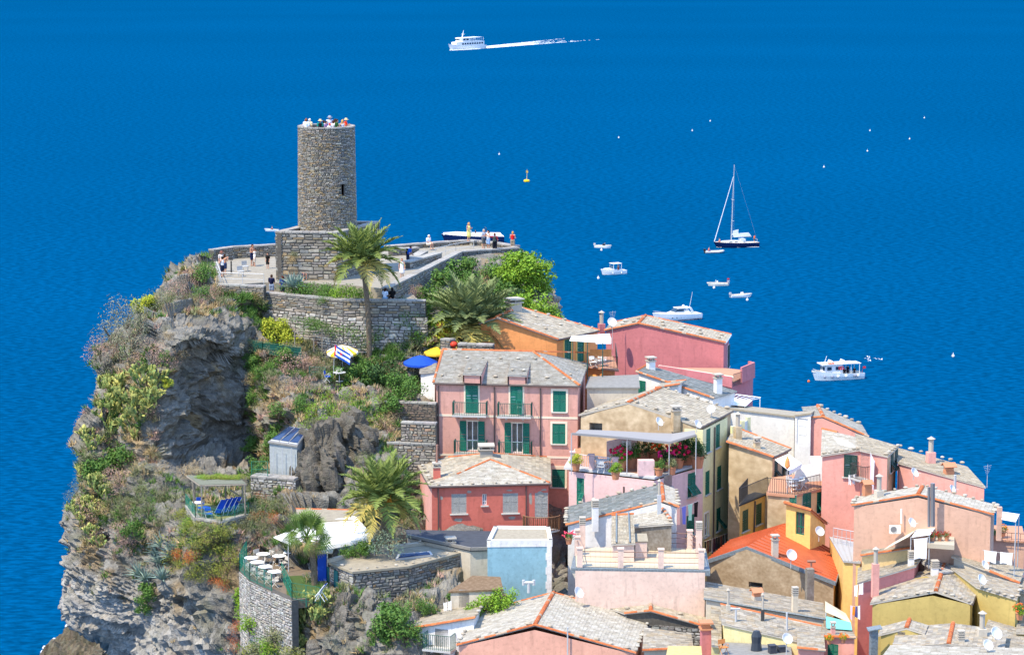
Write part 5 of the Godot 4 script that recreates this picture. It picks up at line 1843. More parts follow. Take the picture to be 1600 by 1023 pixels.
	ridge(hd, hd.p.a, hd.p.b, 0.1)
	win(hd, 0, 1302, 1018, 0.7, 1.0, "shut", {})
	chimney(hd, at(1302, 990, 155), 0.25, 0.4, M("rose_plaster"), "slab", 0.1)
	finish(hd)
	var aw := thing("lean_to_awning", "cream and turquoise sheeting over the lane beside the long roof", "awning", at(1310, 985, 158))
	var ab := MB.new()
	ab.slab(at(1290, 955, 158.6), at(1330, 972, 157.6), at(1322, 958, 161.5), at(1290, 939, 162.5), 0.03)
	put(ab, "cover", mt("cream_sheet", lin(0.62, 0.58, 0.42), 0.9), aw)
	var tb2 := MB.new()
	tb2.slab(at(1292, 981, 156.5), at(1332, 984, 156), at(1330, 972, 157.6), at(1291, 962, 158.6), 0.03)
	put(tb2, "side_cloth", mt("turquoise", lin(0.16, 0.48, 0.42), 0.9), aw)
	for q in [[1291, 957, 158.5], [1329, 973, 157.6]]:
		var po := MB.new()
		var p := at(q[0], q[1], q[2])
		po.tube([p, V(p.x, 26, p.z)], 0.04, 0.04, 5)
		put(po, "post", galv, aw)
func make_houses_right() -> void:
	var rail := M("rail_dark")
	var white := M("white_plaster")
	var grey := M("grey_render")
	var ochre := M("ochre_plaster")
	var yellow := plaster("yellow_plaster", ph(246, 208, 128, 1.15))
	var rose := M("rose_plaster")
	var lpink := plaster("light_pink", ph(233, 190, 167, 1.28))
	var sage := plaster("sage_yellow", ph(210, 188, 118, 1.2))
	var dark := M("shutter_dark")
	var galv := M("galvanised")
	var canvas := M("white_canvas")
	var old := M("old_beige")
	var hd := lean("yellow_house", "bright yellow stair house with a green glazed door behind the red roof", at(1226, 785, 174), at(1268, 797, 172.5), at(1294, 818, 175.5), at(1232, 786, 178), 28.0, yellow, "beige", {"flat": true, "roof_m": terracotta_flat()})
	ridge(hd, hd.p.a, hd.p.b, 0.12)
	ridge(hd, hd.p.b, hd.p.c, 0.08)
	win(hd, 0, 1250.5, 818, 0.75, 1.6, "half", {"nosill": true, "frame": M("shutter_green")})
	finish(hd)
	hd = lean("zinc_roof_house", "low grey sheet-metal roofed house beside the yellow stair house", at(1318, 876, 166.6), at(1345, 878, 165.5), at(1352, 850, 170.5), at(1296, 838, 174.5), 27.0, ochre, "grey", {"flat": true, "roof_m": M("zinc_plain")})
	for k in 5:
		var t := (k + 0.5) / 5
		pipe(hd, [hd.p.a.lerp(hd.p.b, t) + Y(0.03), hd.p.d.lerp(hd.p.c, t) + Y(0.03)], 0.03, M("zinc_plain"), "seam")
	railing(hd.node, [hd.p.d.lerp(hd.p.a, 0.3), hd.p.c.lerp(hd.p.b, 0.3)], 1.1, 0.5, galv, "railing", 0.02, 1)
	dish(hd, at(1280, 846, 172.5), 0.45, 0.5, 0.7)
	finish(hd)
	var stained := mt("stained_white", ph(226, 224, 220), 0.95, weathered(), 0.13)
	hd = lean("whitewashed_house", "tall whitewashed wall streaked with grey and a white louvred door tower", at(1128, 636, 195.5), at(1244, 650, 193.5), at(1272, 646, 197.5), at(1150, 632, 199.5), 33.0, stained, "grey", {"flat": true, "roof_m": M("roof_beige")})
	finish(hd)
	hd = lean("door_tower", "white stair tower with a tall louvred door facing the terraces", at(1242, 648, 192.6), at(1268, 645, 192), at(1274, 641, 195), at(1246, 643, 196), 36.0, white, "grey", {"flat": true, "roof_m": M("roof_beige"), "inset": 0.08})
	win(hd, 0, 1254, 675, 0.85, 2.1, "door", {"leaf": M("white_paint"), "nosill": true})
	finish(hd)
	var pg := thing("pergola", "white metal pergola with a white sheet beyond the whitewashed wall", "pergola", at(1165, 632, 197))
	var pgm := MB.new()
	for k in 6:
		pgm.tube([at(1128 + k * 6.0, 628, 197.2), at(1152 + k * 7.2, 616 + k * 1.2, 201)], 0.03, 0.03, 4)
	pgm.tube([at(1126, 629, 197), at(1164, 630, 197)], 0.04, 0.04, 5)
	pgm.tube([at(1150, 616, 201), at(1189, 621, 201)], 0.04, 0.04, 5)
	put(pgm, "rafters", canvas, pg)
	var ps := MB.new()
	ps.slab(at(1126, 631, 196.8), at(1166, 634, 196.8), at(1176, 625, 200), at(1140, 621, 200), 0.03)
	put(ps, "sheet", canvas, pg)
	for q in [[1164, 630, 197], [1188, 621, 201], [1128, 629, 197]]:
		var po := MB.new()
		var p := at(q[0], q[1], q[2])
		po.tube([p, p + Y(-2.6)], 0.035, 0.035, 5)
		put(po, "post", canvas, pg)
	hd = lean("beige_house", "beige plastered house with a slate roof, chimney pots and a railed balcony", at(1136, 690, 185.5), at(1209, 714, 183), at(1236, 701, 187), at(1147, 667, 190.5), 33.0, old, "beige", {"turn": 1})
	ridge(hd, hd.p.a, hd.p.b, 0.1)
	ridge(hd, hd.p.d, hd.p.c, 0.1)
	chimney(hd, at(1153, 683, 187), 0.5, 0.8, old, "tube", 0.3)
	chimney(hd, at(1183, 699, 185), 0.4, 0.4, old, "slab", 0.3)
	gutter(hd, hd.p.b, hd.p.c)
	win(hd, 1, 1213, 735, 0.9, 1.6, "awn", {"leaf": dark})
	win(hd, 1, 1225, 730, 0.9, 1.6, "awn", {"leaf": dark})
	finish(hd)
	var o0 := lv(1155, 789, 38.6)
	var o1 := lv(1201, 770, 38.6)
	hd = lean("ochre_house", "ochre house with dark green shutters and a railed terrace on its roof", o0, o1, o1 + V(1.2, 0, -3.2), o0 + V(0.9, 0, -3.4), 26.0, ochre, "grey", {"flat": true, "roof_m": M("charcoal")})
	win(hd, 0, 1165, 813, 0.95, 1.55, "shut", {"leaf": M("shutter_olive")})
	win(hd, 0, 1186, 803, 0.95, 1.55, "shut", {"leaf": M("shutter_olive")})
	railing(hd.node, [o0 + V(0.1, 0.05, 0.1), o1 + V(0.1, 0.05, 0)], 1.2, 0.16, rail, "railing", 0.02)
	railing(hd.node, [o0 + Y(0.05), o0 + V(0.9, 0.05, -3.2)], 1.2, 0.16, rail, "railing", 0.02)
	pipe(hd, [wp(hd.walls[0], hd.walls[0].len * 0.55, 38.4, 0.07), wp(hd.walls[0], hd.walls[0].len * 0.5, 33, 0.07)], 0.06)
	finish(hd)
	var ty := 39.8
	var t0 := lv(1198, 772, ty)
	var t1 := lv(1242, 776, ty)
	var t2 := lv(1320, 757, ty)
	var t3 := lv(1300, 735, ty)
	var t4 := lv(1206, 748, ty)
	hd = house("awning_terrace_house", "beige house whose roof terrace has a white awning, chairs and a closed parasol", V(t1.x, 30, t1.z - 2))
	ring_walls(hd, [[t0], [t1], [t2], [t3], [t4]], 26.0, [old, M("ochre_beige"), old, old, old], 0.12, 0.1)
	var dk := MB.new()
	dk.prism([t0, t1, t2, t3, t4], ty - 0.08, ty + 0.1)
	put(dk, "deck", M("tile_floor"), hd.node)
	railing(hd.node, [t0 + V(0.1, 0.1, -0.1), t1 + V(0, 0.1, -0.1), t2 + V(-0.1, 0.1, -0.05)], 1.05, 0.16, rail, "railing", 0.018)
	win(hd, 1, 1260, 786, 0.9, 1.5, "shut", {})
	win(hd, 1, 1283, 784, 0.9, 1.5, "awn", {"both": true})
	win(hd, 1, 1299, 780, 0.9, 1.5, "awn", {"both": true})
	win(hd, 0, 1240, 784, 0.5, 1.0, "shut", {})
	var bw := MB.new()
	bw.slab(at(1268, 752, 179.6), at(1310, 750, 178.8), at(1310, 714, 178.8), at(1266, 713, 179.6), 0.2)
	bw.slab(at(1238, 754, 180.4), at(1268, 752, 179.6), at(1268, 725, 179.6), at(1248, 728, 180.4), 0.2)
	put(bw, "screen_wall", white, hd.node)
	finish(hd)
	var aw := thing("awning", "white folding awning above the terrace with white chairs", "awning", at(1230, 770, 179))
	var am := MB.new()
	am.slab(at(1234, 736, 178), at(1253, 724, 179), at(1232, 709, 181.5), at(1211, 718, 181.2), 0.03)
	put(am, "cover", canvas, aw)
	var avl := MB.new()
	avl.slab(at(1234, 742, 178.05), at(1253, 730, 179.05), at(1253, 724, 179.05), at(1234, 736, 178.05), 0.02)
	put(avl, "valance", canvas, aw)
	var apo := MB.new()
	apo.tube([at(1234, 738, 178.1), at(1231, 772, 178.1)], 0.03, 0.03, 5)
	put(apo, "post", galv, aw)
	hd = gable("sea_roof_house", "pink house with a slate roof at the harbour edge behind the louvred tower", [1262, 653, 192.5], [1287, 651, 192], [1358, 682, 189.5], [1278, 634], 36.0, rose, "grey", {"back_verge": false})
	weights(hd, hd.p.a2, hd.p.r2, 7, 0.22)
	finish(hd)
	hd = lean("pink_slate_house", "dusky pink house with a slate roof and one dark green shutter", at(1283, 712, 178.5), at(1347, 702, 177.5), at(1364, 689, 181), at(1285, 670, 185), 28.0, rose, "pale", {})
	weights(hd, hd.p.a.lerp(hd.p.d, 0.05), hd.p.b.lerp(hd.p.c, 0.05), 7, 0.2)
	ridge(hd, hd.p.d, hd.p.d.lerp(hd.p.c, 0.3), 0.1)
	win(hd, 0, 1330, 728, 0.95, 1.6, "awn", {"leaf": dark})
	finish(hd)
	hd = lean("pink_balcony_house", "pink house with a dark open balcony and a striped cloth hanging out", at(1344, 703, 177), at(1388, 713, 174.5), at(1405, 697, 178), at(1336, 677, 184), 27.0, [rose, M("old_beige"), rose, rose], "beige", {})
	weights(hd, hd.p.b.lerp(hd.p.a, 0.1), hd.p.c, 5, 0.2)
	win(hd, 0, 1352, 727, 0.9, 2.3, "dark", {"nosill": true})
	win(hd, 1, 1393, 721, 0.9, 1.4, "awn", {"leaf": dark, "both": true})
	win(hd, 1, 1400, 717, 0.9, 1.4, "awn", {"leaf": dark, "both": true})
	balcony(hd, 0, 1342, 1364, 750, 0.8, rail)
	finish(hd)
	hd = lean("long_pink_house", "long pink house with a worn beige slate roof beside the harbour", at(1402, 722, 176.5), at(1541, 761, 170), at(1512, 729, 176), at(1402, 699, 181.5), 28.0, M("dusty_pink"), "beige", {"expo": 0.26})
	weights(hd, hd.p.d + Y(0.1), at(1512, 729, 176) + Y(0.1), 7, 0.2)
	chimney(hd, at(1455, 716, 176.8), 0.55, 0.45, M("dusty_pink"), "tube", 0.2)
	chimney(hd, at(1483, 740, 173.5), 0.6, 0.25, terracotta_flat(), "gable", 0.2)
	pipe(hd, [at(1493, 770, 170.5), at(1493, 742, 170.5)], 0.1, galv, "flue_pipe")
	dish(hd, at(1428, 750, 172.5), 0.45, 0.9, 0.5)
	dish(hd, at(1487, 771, 169), 0.35, 0.9, 0.3)
	aerial(hd, at(1543, 762, 170), 1.6)
	finish(hd)
	hd = gable("light_pink_house", "light pink gabled house with twin steel flues and an air conditioner", [1331, 790, 166], [1435, 773, 165], [1553, 804, 163], [1443, 759], 26.0, lpink, "pale", {"back_verge": false})
	weights(hd, hd.p.l, hd.p.l2, 4, 0.2)
	weights(hd, hd.p.r, hd.p.r2, 5, 0.2)
	weights(hd, hd.p.l2, hd.p.a2, 6, 0.18)
	weights(hd, hd.p.a2, hd.p.r2, 8, 0.18)
	chimney(hd, at(1355, 771, 168.5), 0.5, 0.4, terracotta_flat(), "gable", 0.3)
	chimney(hd, at(1374, 776, 167), 0.5, 0.45, grey, "tube", 0.3)
	for q in [[1452, 823, 761, 0.09], [1458, 822, 755, 0.16]]:
		pipe(hd, [at(q[0], q[1], 163.6), at(q[0], q[2], 163.6)], q[3], M("steel_dark"), "flue_pipe")
	var ac := MB.new()
	ac.box(at(1399, 827, 164.6), V(0.72, 0.52, 0.3), 0.05)
	var aco := put(ac, "air_conditioner", mt("appliance", lin(0.66, 0.65, 0.60), 0.5), hd.node)
	var fan := MB.new()
	fan.lathe(Vector3.ZERO, [Vector2(0.2, 0), Vector2(0.18, 0.02), Vector2(0.02, 0.01), Vector2(0.001, 0.03)], 12)
	var fan2 := MB.new()
	fan2.append(fan, Transform3D(Basis(Vector3.RIGHT, PI / 2), at(1397, 827, 164.42)))
	put(fan2, "fan", M("steel_dark"), aco)
	pipe(hd, [at(1409, 818, 164.7), at(1409, 795, 164.7)], 0.06, M("white_paint"), "duct")
	dish(hd, at(1424, 824, 164.0), 0.42, 0.8, 0.3)
	finish(hd)
	var hb := lean("pink_balcony_block", "pink terrace block with a loggia and white sunshade at the sea end", lv(1545, 842, 37.2), lv(1604, 846, 37.2), lv(1598, 822, 37.2), lv(1548, 820, 37.2), 26.0, lpink, "beige", {"flat": true, "roof_m": M("tile_floor")})
	var pr := MB.new()
	pr.box(at(1562, 818, 161.8), V(0.3, 2.2, 0.3))
	put(pr, "pier", lpink, hb.node)
	railing(hb.node, [lv(1547, 841, 37.3), lv(1602, 845, 37.3)], 0.5, 0.3, rail)
	finish(hb)
	var ss := thing("sunshade", "white sunshade sheet stretched over the loggia terrace", "sunshade", at(1580, 835, 163))
	var sm := MB.new()
	sm.slab(at(1566, 811, 161), at(1588, 815, 160.8), at(1594, 803, 165), at(1566, 799, 165), 0.03)
	put(sm, "sheet", canvas, ss)
	for q in [[1588, 814, 160.9], [1593, 804, 164.9]]:
		var po := MB.new()
		var p := at(q[0], q[1], q[2])
		po.tube([p, V(p.x, 37.2, p.z)], 0.035, 0.035, 5)
		put(po, "post", galv, ss)
	hd = lean("rose_house", "rose house with a long slab roof falling towards the lane", at(1340, 911, 160), at(1432, 884, 161.5), at(1451, 856, 167.5), at(1341, 884, 166.5), 24.0, plaster("rose_dark", ph(208, 140, 138)), "mix", {"expo": 0.3})
	chimney(hd, at(1368, 914, 159.3), 0.42, 1.4, M("rose_plaster"), "tube", 0.1)
	chimney(hd, at(1424, 884, 162), 0.34, 0.5, white, "rings", 0.1)
	finish(hd)
	hd = lean("grey_metal_house", "house with a dull grey metal roof between slab roofs", at(1440, 878, 163.5), at(1472, 894, 161), at(1526, 892, 163), at(1451, 856, 168), 25.0, grey, "grey", {"flat": true, "roof_m": M("zinc_plain"), "inset": 0.2})
	for k in 6:
		var t := (k + 0.5) / 6
		pipe(hd, [hd.p.a.lerp(hd.p.d, t) + Y(0.03), hd.p.b.lerp(hd.p.c, t) + Y(0.03)], 0.03, M("zinc_plain"), "seam")
	finish(hd)
	hd = lean("ribbed_roof_house", "house with a beige ribbed slab roof in front of the light pink house", at(1487, 869, 163), at(1594, 911, 159.5), at(1602, 890, 163.5), at(1499, 856, 167), 25.0, grey, "beige", {"expo": 0.34, "wmin": 0.28, "wmax": 0.34})
	ridge(hd, hd.p.a.lerp(hd.p.b, 0.5), hd.p.b, 0.1)
	dish(hd, at(1538, 893, 161.5), 0.42, 0.9, 0.4)
	finish(hd)
	hd = gable("sage_house", "ochre-yellow gabled house with slab roof and two slate strips on it", [1360, 943, 157.5], [1463, 924, 157], [1520, 943, 155.5], [1476, 882], 24.0, [sage, sage, sage, rose], "mix", {"verge": false, "back_verge": false, "rb": [1530, 918], "lb": [1379, 909], "expo": 0.28})
	weights(hd, hd.p.l.lerp(hd.p.a, 0.1) + V(0, 0, -0.3), hd.p.a, 5, 0.16)
	weights(hd, hd.p.a.lerp(hd.p.r, 0.2) + V(0, 0, -0.3), hd.p.r, 4, 0.16)
	chimney(hd, at(1461, 894, 161.5), 0.42, 0.3, white, "rings", 0.1)
	gutter(hd, hd.p.r, hd.p.r2)
	finish(hd)
	hd = lean("sage_annexe", "yellow annexe with a slab roof and green shutters beside the gabled house", at(1527, 917, 157), at(1590, 936, 154.5), at(1598, 914, 158.5), at(1478, 880, 163.5), 24.0, sage, "mix", {"expo": 0.28})
	dish(hd, at(1533, 918, 156.5), 0.45, 0.8, 0.5)
	win(hd, 1, 1595, 960, 1.2, 1.6, "shut", {})
	weights(hd, hd.p.a, hd.p.b, 5, 0.18)
	weights(hd, hd.p.b, hd.p.c, 3, 0.18)
	finish(hd)
	hd = gable("little_sage_house", "little yellow house with a slab roof and an orange ridge stub", [1373, 992, 151.5], [1417, 981, 151], [1446, 990, 150.5], [1422, 968], 24.0, sage, "mix", {"verge": false, "back_verge": false})
	win(hd, 0, 1409, 991, 0.45, 0.3, "dark", {"nosill": true})
	finish(hd)
	hd = gable("slab_gable_house", "house with a wide stone slab gable roof in front of the yellow house", [1394, 1012, 148.5], [1483, 1006, 148], [1570, 1018, 146.5], [1490, 974], 24.0, grey, "mix", {"verge": false, "back_verge": false, "expo": 0.28})
	chimney(hd, at(1502, 1005, 148.5), 0.36, 0.3, grey, "rings", 0.1)
	chimney(hd, at(1535, 992, 149.8), 0.5, 0.4, grey, "tube", 0.1)
	dish(hd, at(1556, 1000, 147.5), 0.5, 0.6, 0.4)
	dish(hd, at(1543, 1021, 145.5), 0.42, 0.5, 0.5)
	finish(hd)
	hd = lean("grey_slab_house", "wide house under pale grey slabs at the end of the lane", at(1360, 1050, 140), at(1620, 1056, 139.5), at(1612, 1013, 146.5), at(1392, 1008, 147.2), 22.0, grey, "pale", {"expo": 0.4, "wmin": 0.4, "wmax": 0.8})
	finish(hd)
	hd = lean("slab_wing", "wing of stone slab roofing running down from the yellow annexe", at(1530, 1006, 150), at(1606, 1016, 148.5), at(1606, 985, 153.5), at(1545, 968, 155.5), 24.0, sage, "mix", {"expo": 0.28})
	finish(hd)
	hd = lean("yellow_end_house", "low yellow house with a grey slab roof beside the annexe shutters", at(1588, 988, 152), at(1640, 990, 151), at(1636, 976, 155), at(1590, 973, 155.5), 24.0, sage, "mix", {})
	finish(hd)
	hd = lean("harbour_house", "grey rendered house closing the lane beyond the yellow annexe", at(1592, 925, 158), at(1650, 930, 157), at(1645, 905, 162), at(1596, 902, 162.5), 24.0, grey, "mix", {})
	finish(hd)
	var vs := thing("vent_stack", "grey metal flue stack with a folded hood beside the little yellow house", "flue", at(1366, 1020, 150.5))
	var vb := MB.new()
	var vp := at(1366, 985, 150.5)
	vb.box(V(vp.x, vp.y - 1.5, vp.z), V(0.42, 3.2, 0.42), 0.2)
	put(vb, "stack", M("zinc"), vs)
	var vh := MB.new()
	vh.slab(vp + V(-0.4, 0.1, 0.4), vp + V(0.45, 0.25, 0.4), vp + V(0.45, 0.25, -0.4), vp + V(-0.4, 0.1, -0.4), 0.06)
	put(vh, "hood", M("zinc"), vs)
	hd = lean("lane_house", "low house with tiled eave and beige wall under the tan awning", at(1345, 868, 164), at(1425, 856, 164), at(1440, 838, 168), at(1350, 846, 168.5), 25.0, M("ochre_beige"), "mix", {})
	ridge(hd, hd.p.a, hd.p.b, 0.09)
	finish(hd)
	var ta := thing("awning", "tan and white sheets stretched over the lane terrace with washing", "awning", at(1420, 880, 163))
	var tm := MB.new()
	tm.slab(at(1382, 858, 162.4), at(1420, 838, 162.2), at(1434, 826, 165), at(1400, 845, 165.5), 0.03)
	put(tm, "cover", mt("tan_canvas", lin(0.66, 0.58, 0.44), 0.9), ta)
	var tm2 := MB.new()
	tm2.slab(at(1425, 839, 162.1), at(1454, 835, 162), at(1464, 822, 165), at(1434, 825, 165.2), 0.03)
	put(tm2, "cover", canvas, ta)
	for q in [[1424, 839, 162.2], [1453, 836, 162.1]]:
		var po := MB.new()
		var p := at(q[0], q[1], q[2])
		po.tube([p, p + Y(-2.2)], 0.035, 0.035, 5)
		put(po, "post", galv, ta)
# ---- plants -----------------------------------------------------------------
var bushes: Array = []
var pears: Array = []
var agaves: Array = []
var fronds := {}
func leaf_mat(key: String, c: Color, back := 0.25) -> StandardMaterial3D:
	if mats.has(key): return mats[key]
	var m := mt(key, c.linear_to_srgb(), 0.75, null, 1.0, true)
	m.backlight_enabled = true
	m.backlight = Color(c.r * back, c.g * back * 1.2, c.b * back).linear_to_srgb()
	m.cull_mode = BaseMaterial3D.CULL_DISABLED
	return m
const LEAF := {
	"bright": Color(0.192, 0.333, 0.028), "green": Color(0.096, 0.192, 0.036), "dark": Color(0.046, 0.100, 0.028),
	"olive": Color(0.211, 0.224, 0.109), "greyolive": Color(0.256, 0.256, 0.173), "lime": Color(0.422, 0.461, 0.045),
	"dry": Color(0.461, 0.301, 0.237), "tan": Color(0.512, 0.384, 0.205), "rust": Color(0.538, 0.166, 0.051), "vine": Color(0.256, 0.275, 0.051), "silver": Color(0.256, 0.339, 0.230)}
func make_leaf_meshes() -> void:
	for k in 7:
		var mb := MB.new()
		var n: int = [900, 900, 1000, 800, 800, 900, 1300][k]
		var ls: float = [0.15, 0.13, 0.17, 0.10, 0.09, 0.13, 0.10][k]
		var cents := []
		for i in (9 if k == 6 else 16):
			var a := rng.randf() * TAU
			var r := sqrt(rng.randf()) * 0.75
			var yy := rng.randf() * 0.95
			if k == 5: cents.append(V(cos(a) * r * 1.3, rng.randf_range(-0.5, 0.25), sin(a) * r * 0.6))
			elif k == 6: cents.append(V(cos(a) * r * 0.9, 0.35 + rng.randf() * 0.2, sin(a) * r * 0.9))
			else: cents.append(V(cos(a) * r * (1.0 - yy * 0.35), 0.15 + yy * 0.85, sin(a) * r * (1.0 - yy * 0.35)))
		for i in n:
			var c: Vector3 = cents[rng.randi() % cents.size()]
			var d := V(rng.randfn(), rng.randfn(), rng.randfn()).normalized()
			var rad: float = (0.34 if k < 3 else 0.42) * pow(rng.randf(), 0.35)
			if k == 6: rad = 0.45 * pow(rng.randf(), 0.2)
			var p := c + d * rad
			if p.y < -0.05 and k != 5: p.y = absf(p.y) * 0.3
			var o := (d + V(rng.randfn(), rng.randfn() + 0.5, rng.randfn()) * 0.6).normalized()
			var s := o.cross(V(rng.randfn(), rng.randfn(), rng.randfn())).normalized()
			var t := s.cross(o).normalized()
			var L: float = ls * rng.randf_range(0.6, 1.3)
			var W := L * (0.5 if k < 3 or k == 6 else 0.3)
			var g := rng.randf_range(0.62, 1.35)
			mb.col = Color(g * rng.randf_range(0.85, 1.2), g, g * rng.randf_range(0.8, 1.15))
			mb.tri(p - t * L * 0.5, p + s * W * 0.5 + o * L * 0.08, p + t * L * 0.5)
			mb.tri(p - t * L * 0.5, p + t * L * 0.5, p - s * W * 0.5 + o * L * 0.08)
		bushes.append(mb.mesh())
	for k in 3:
		var mb := MB.new()
		var stack := []
		for i in 7:
			var a := TAU * i / 7.0 + rng.randf()
			stack.append([V(cos(a) * 0.35 * rng.randf(), 0, sin(a) * 0.35 * rng.randf()), V(cos(a) * 0.5, 1.0, sin(a) * 0.5).normalized(), 0])
		while stack.size() > 0 and mb.v.size() < 16000:
			var e: Array = stack.pop_front()
			var L := rng.randf_range(0.22, 0.32)
			var W := L * rng.randf_range(0.55, 0.72)
			var up: Vector3 = e[1]
			var fac := up.cross(V(rng.randfn(), rng.randfn() * 0.3, rng.randfn())).normalized()
			var sx := fac.cross(up).normalized()
			var old := rng.randf()
			mb.col = Color(0.155, 0.225, 0.065).lerp(Color(0.50, 0.45, 0.13), clampf(old * 1.2 - 0.25, 0, 1)) * rng.randf_range(0.75, 1.2)
			var b := MB.new()
			b.col = mb.col
			b.ball(Y(0.5), V(0.5, 0.5, 0.5), 8, 4)
			mb.append(b, Transform3D(Basis(sx * W, up * L, fac * 0.055), e[0]))
			if e[2] < 4:
				for j in rng.randi_range(1, 3):
					var nd := (up + sx * rng.randf_range(-0.9, 0.9) + fac * rng.randf_range(-0.6, 0.6) + Y(0.25)).normalized()
					stack.append([e[0] + up * L * rng.randf_range(0.75, 0.98) + sx * rng.randf_range(-0.3, 0.3) * W, nd, e[2] + 1])
		pears.append(mb.mesh())
	for k in 2:
		var mb := MB.new()
		for i in 30:
			var a := i * 2.399
			var el := lerpf(1.35, 0.15, i / 30.0) + rng.randf_range(-0.1, 0.1)
			var dir := V(cos(a) * cos(el), sin(el), sin(a) * cos(el))
			var sx := dir.cross(Vector3.UP).normalized()
			var nn := sx.cross(dir)
			mb.col = Color(0.22, 0.30, 0.255) * rng.randf_range(0.8, 1.2)
			var last := []
			for j in 5:
				var t := j / 4.0
				var w := 0.085 * sin(PI * (0.25 + 0.75 * t)) * (1.0 - t * 0.6) + 0.002
				var c := dir * t - V(0, 0.22 * t * t * cos(el), 0)
				var row := [c - sx * w + nn * w * 0.4, c - nn * 0.02, c + sx * w + nn * w * 0.4]
				if j > 0:
					mb.quad(last[0], last[1], row[1], row[0])
					mb.quad(last[1], last[2], row[2], row[1])
				last = row
		agaves.append(mb.mesh())
	for k in 4:
		var mb := MB.new()
		var droop: float = [0.15, 0.4, 0.75, 1.1][k]
		var rise: float = [0.05, 0.2, 0.3, 0.25][k]
		var pt := func(t: float) -> Vector3: return V(0, rise * t - droop * t * t * 0.6, t * (1.0 - 0.12 * droop * t))
		mb.col = Color(1.25, 1.1, 0.8)
		var line := []
		for i in 9: line.append(pt.call(i / 8.0))
		mb.tube(line, 0.012, 0.003, 4)
		for i in 30:
			var t := 0.12 + 0.88 * i / 30.0
			var p: Vector3 = pt.call(t)
			var tg: Vector3 = (pt.call(minf(t + 0.02, 1.0)) - pt.call(t - 0.02)).normalized()
			for s in [-1.0, 1.0]:
				var g := rng.randf_range(0.7, 1.25)
				mb.col = Color(g * 1.0, g, g * 0.95)
				var sd := V(s, 0, 0)
				var L := 0.24 * sin(PI * minf(1.0, 0.2 + t * 0.85)) * rng.randf_range(0.85, 1.1) + 0.03
				var d := (tg * (0.55 + 0.5 * t) + sd * 0.8 + Y(0.28) + V(rng.randfn(), rng.randfn(), rng.randfn()) * 0.13).normalized()
				var w := tg.cross(d).normalized().cross(d) * 0.0075
				mb.tri(p - w, p + w, p + d * L * 0.55 + w * 1.3)
				mb.tri(p - w, p + d * L * 0.55 + w * 1.3, p + d * L + Y(-L * 0.12))
				mb.tri(p - w, p + d * L + Y(-L * 0.12), p + d * L * 0.55 - w * 1.3)
		fronds[k] = mb.mesh()
	for k in 2:
		var mb := MB.new()
		mb.col = Color(1.2, 1.1, 0.8)
		mb.tube([Vector3.ZERO, V(0, 0.05, 0.5)], 0.014, 0.01, 4)
		for i in 22:
			var a := lerpf(-1.9, 1.9, i / 21.0)
			var g := rng.randf_range(0.75, 1.25)
			mb.col = Color(g, g, g)
			var o := V(0, 0.05, 0.5)
			var d := V(sin(a), -0.1, cos(a)).normalized()
			var sd := V(cos(a), 0, -sin(a)) * 0.02
			var tip := o + d * 0.5 * rng.randf_range(0.9, 1.05) + Y(-0.05 - 0.16 * k)
			var mid := o + d * 0.3
			mb.tri(o, mid - sd, mid + sd)
			mb.tri(mid - sd, tip, mid + sd)
		fronds["fan%d" % k] = mb.mesh()
const SHRUB_NAME := {"bright": "leafy_shrub", "green": "green_bush", "dark": "evergreen_bush", "olive": "olive_shrub", "greyolive": "grey_shrub", "lime": "lime_shrub", "dry": "dry_shrub", "tan": "dry_shrub", "rust": "rust_shrub", "vine": "creeper", "silver": "silver_bush"}
const SHRUB_WORD := {"bright": "fresh green leafy shrub", "green": "mid green bush", "dark": "dark evergreen bush", "olive": "olive green scrub bush", "greyolive": "grey-green twiggy scrub bush", "lime": "yellow-green shrub", "dry": "dry pinkish brown shrub", "tan": "dry straw coloured shrub", "rust": "rust red shrub", "vine": "green and yellow creeper", "silver": "silvery grey-green bush"}
func shrub(p: Vector3, r: float, kind: String, where: String, shape := -1, squash := 1.0) -> void:
	var t := thing(SHRUB_NAME[kind], SHRUB_WORD[kind] + " " + where, "shrub" if kind != "vine" else "creeper", p, "%s %s" % [SHRUB_WORD[kind], where])
	var k := shape
	if k < 0: k = rng.randi_range(0, 2) if kind in ["bright", "green", "dark", "lime"] else rng.randi_range(3, 4)
	var m := leaf_mat("leaf_" + kind, LEAF[kind])
	inst(bushes[k], "foliage", m, t, Transform3D(Basis(Vector3.UP, rng.randf() * TAU).scaled(V(r, r * squash * rng.randf_range(0.85, 1.1), r)), Vector3.ZERO))
	if k != 5 and k != 6:
		var st := MB.new()
		for i in 3:
			var a := rng.randf() * TAU
			st.tube([p + Y(-0.2), p + V(cos(a) * 0.15, 0.35, sin(a) * 0.15) * r, p + V(cos(a) * 0.4, 0.75, sin(a) * 0.4) * r], 0.035 * r, 0.012 * r, 4)
		put(st, "stem", M("bark"), t)
func shrubs_on_cliff(list: Array, kind: String, where: String, shape := -1) -> void:
	for q in list:
		var c := on_cliff(q[0], q[1])
		var n: Vector3 = c[1]
		var r: float = q[2]
		shrub(c[0] + n * r * 0.22 + Y(-r * 0.3), r * 1.12, kind, where, shape)
func pear(p: Vector3, r: float, where: String) -> void:
	var t := thing("prickly_pear", "prickly pear cactus of flat yellow-green pads " + where, "cactus", p, "prickly pears " + where)
	var m := mt("cactus", Color(1, 1, 1), 0.7, null, 1.0, true)
	inst(pears[rng.randi() % 3], "pads", m, t, Transform3D(Basis(Vector3.UP, rng.randf() * TAU).scaled(V(r, r, r)), Vector3.ZERO))
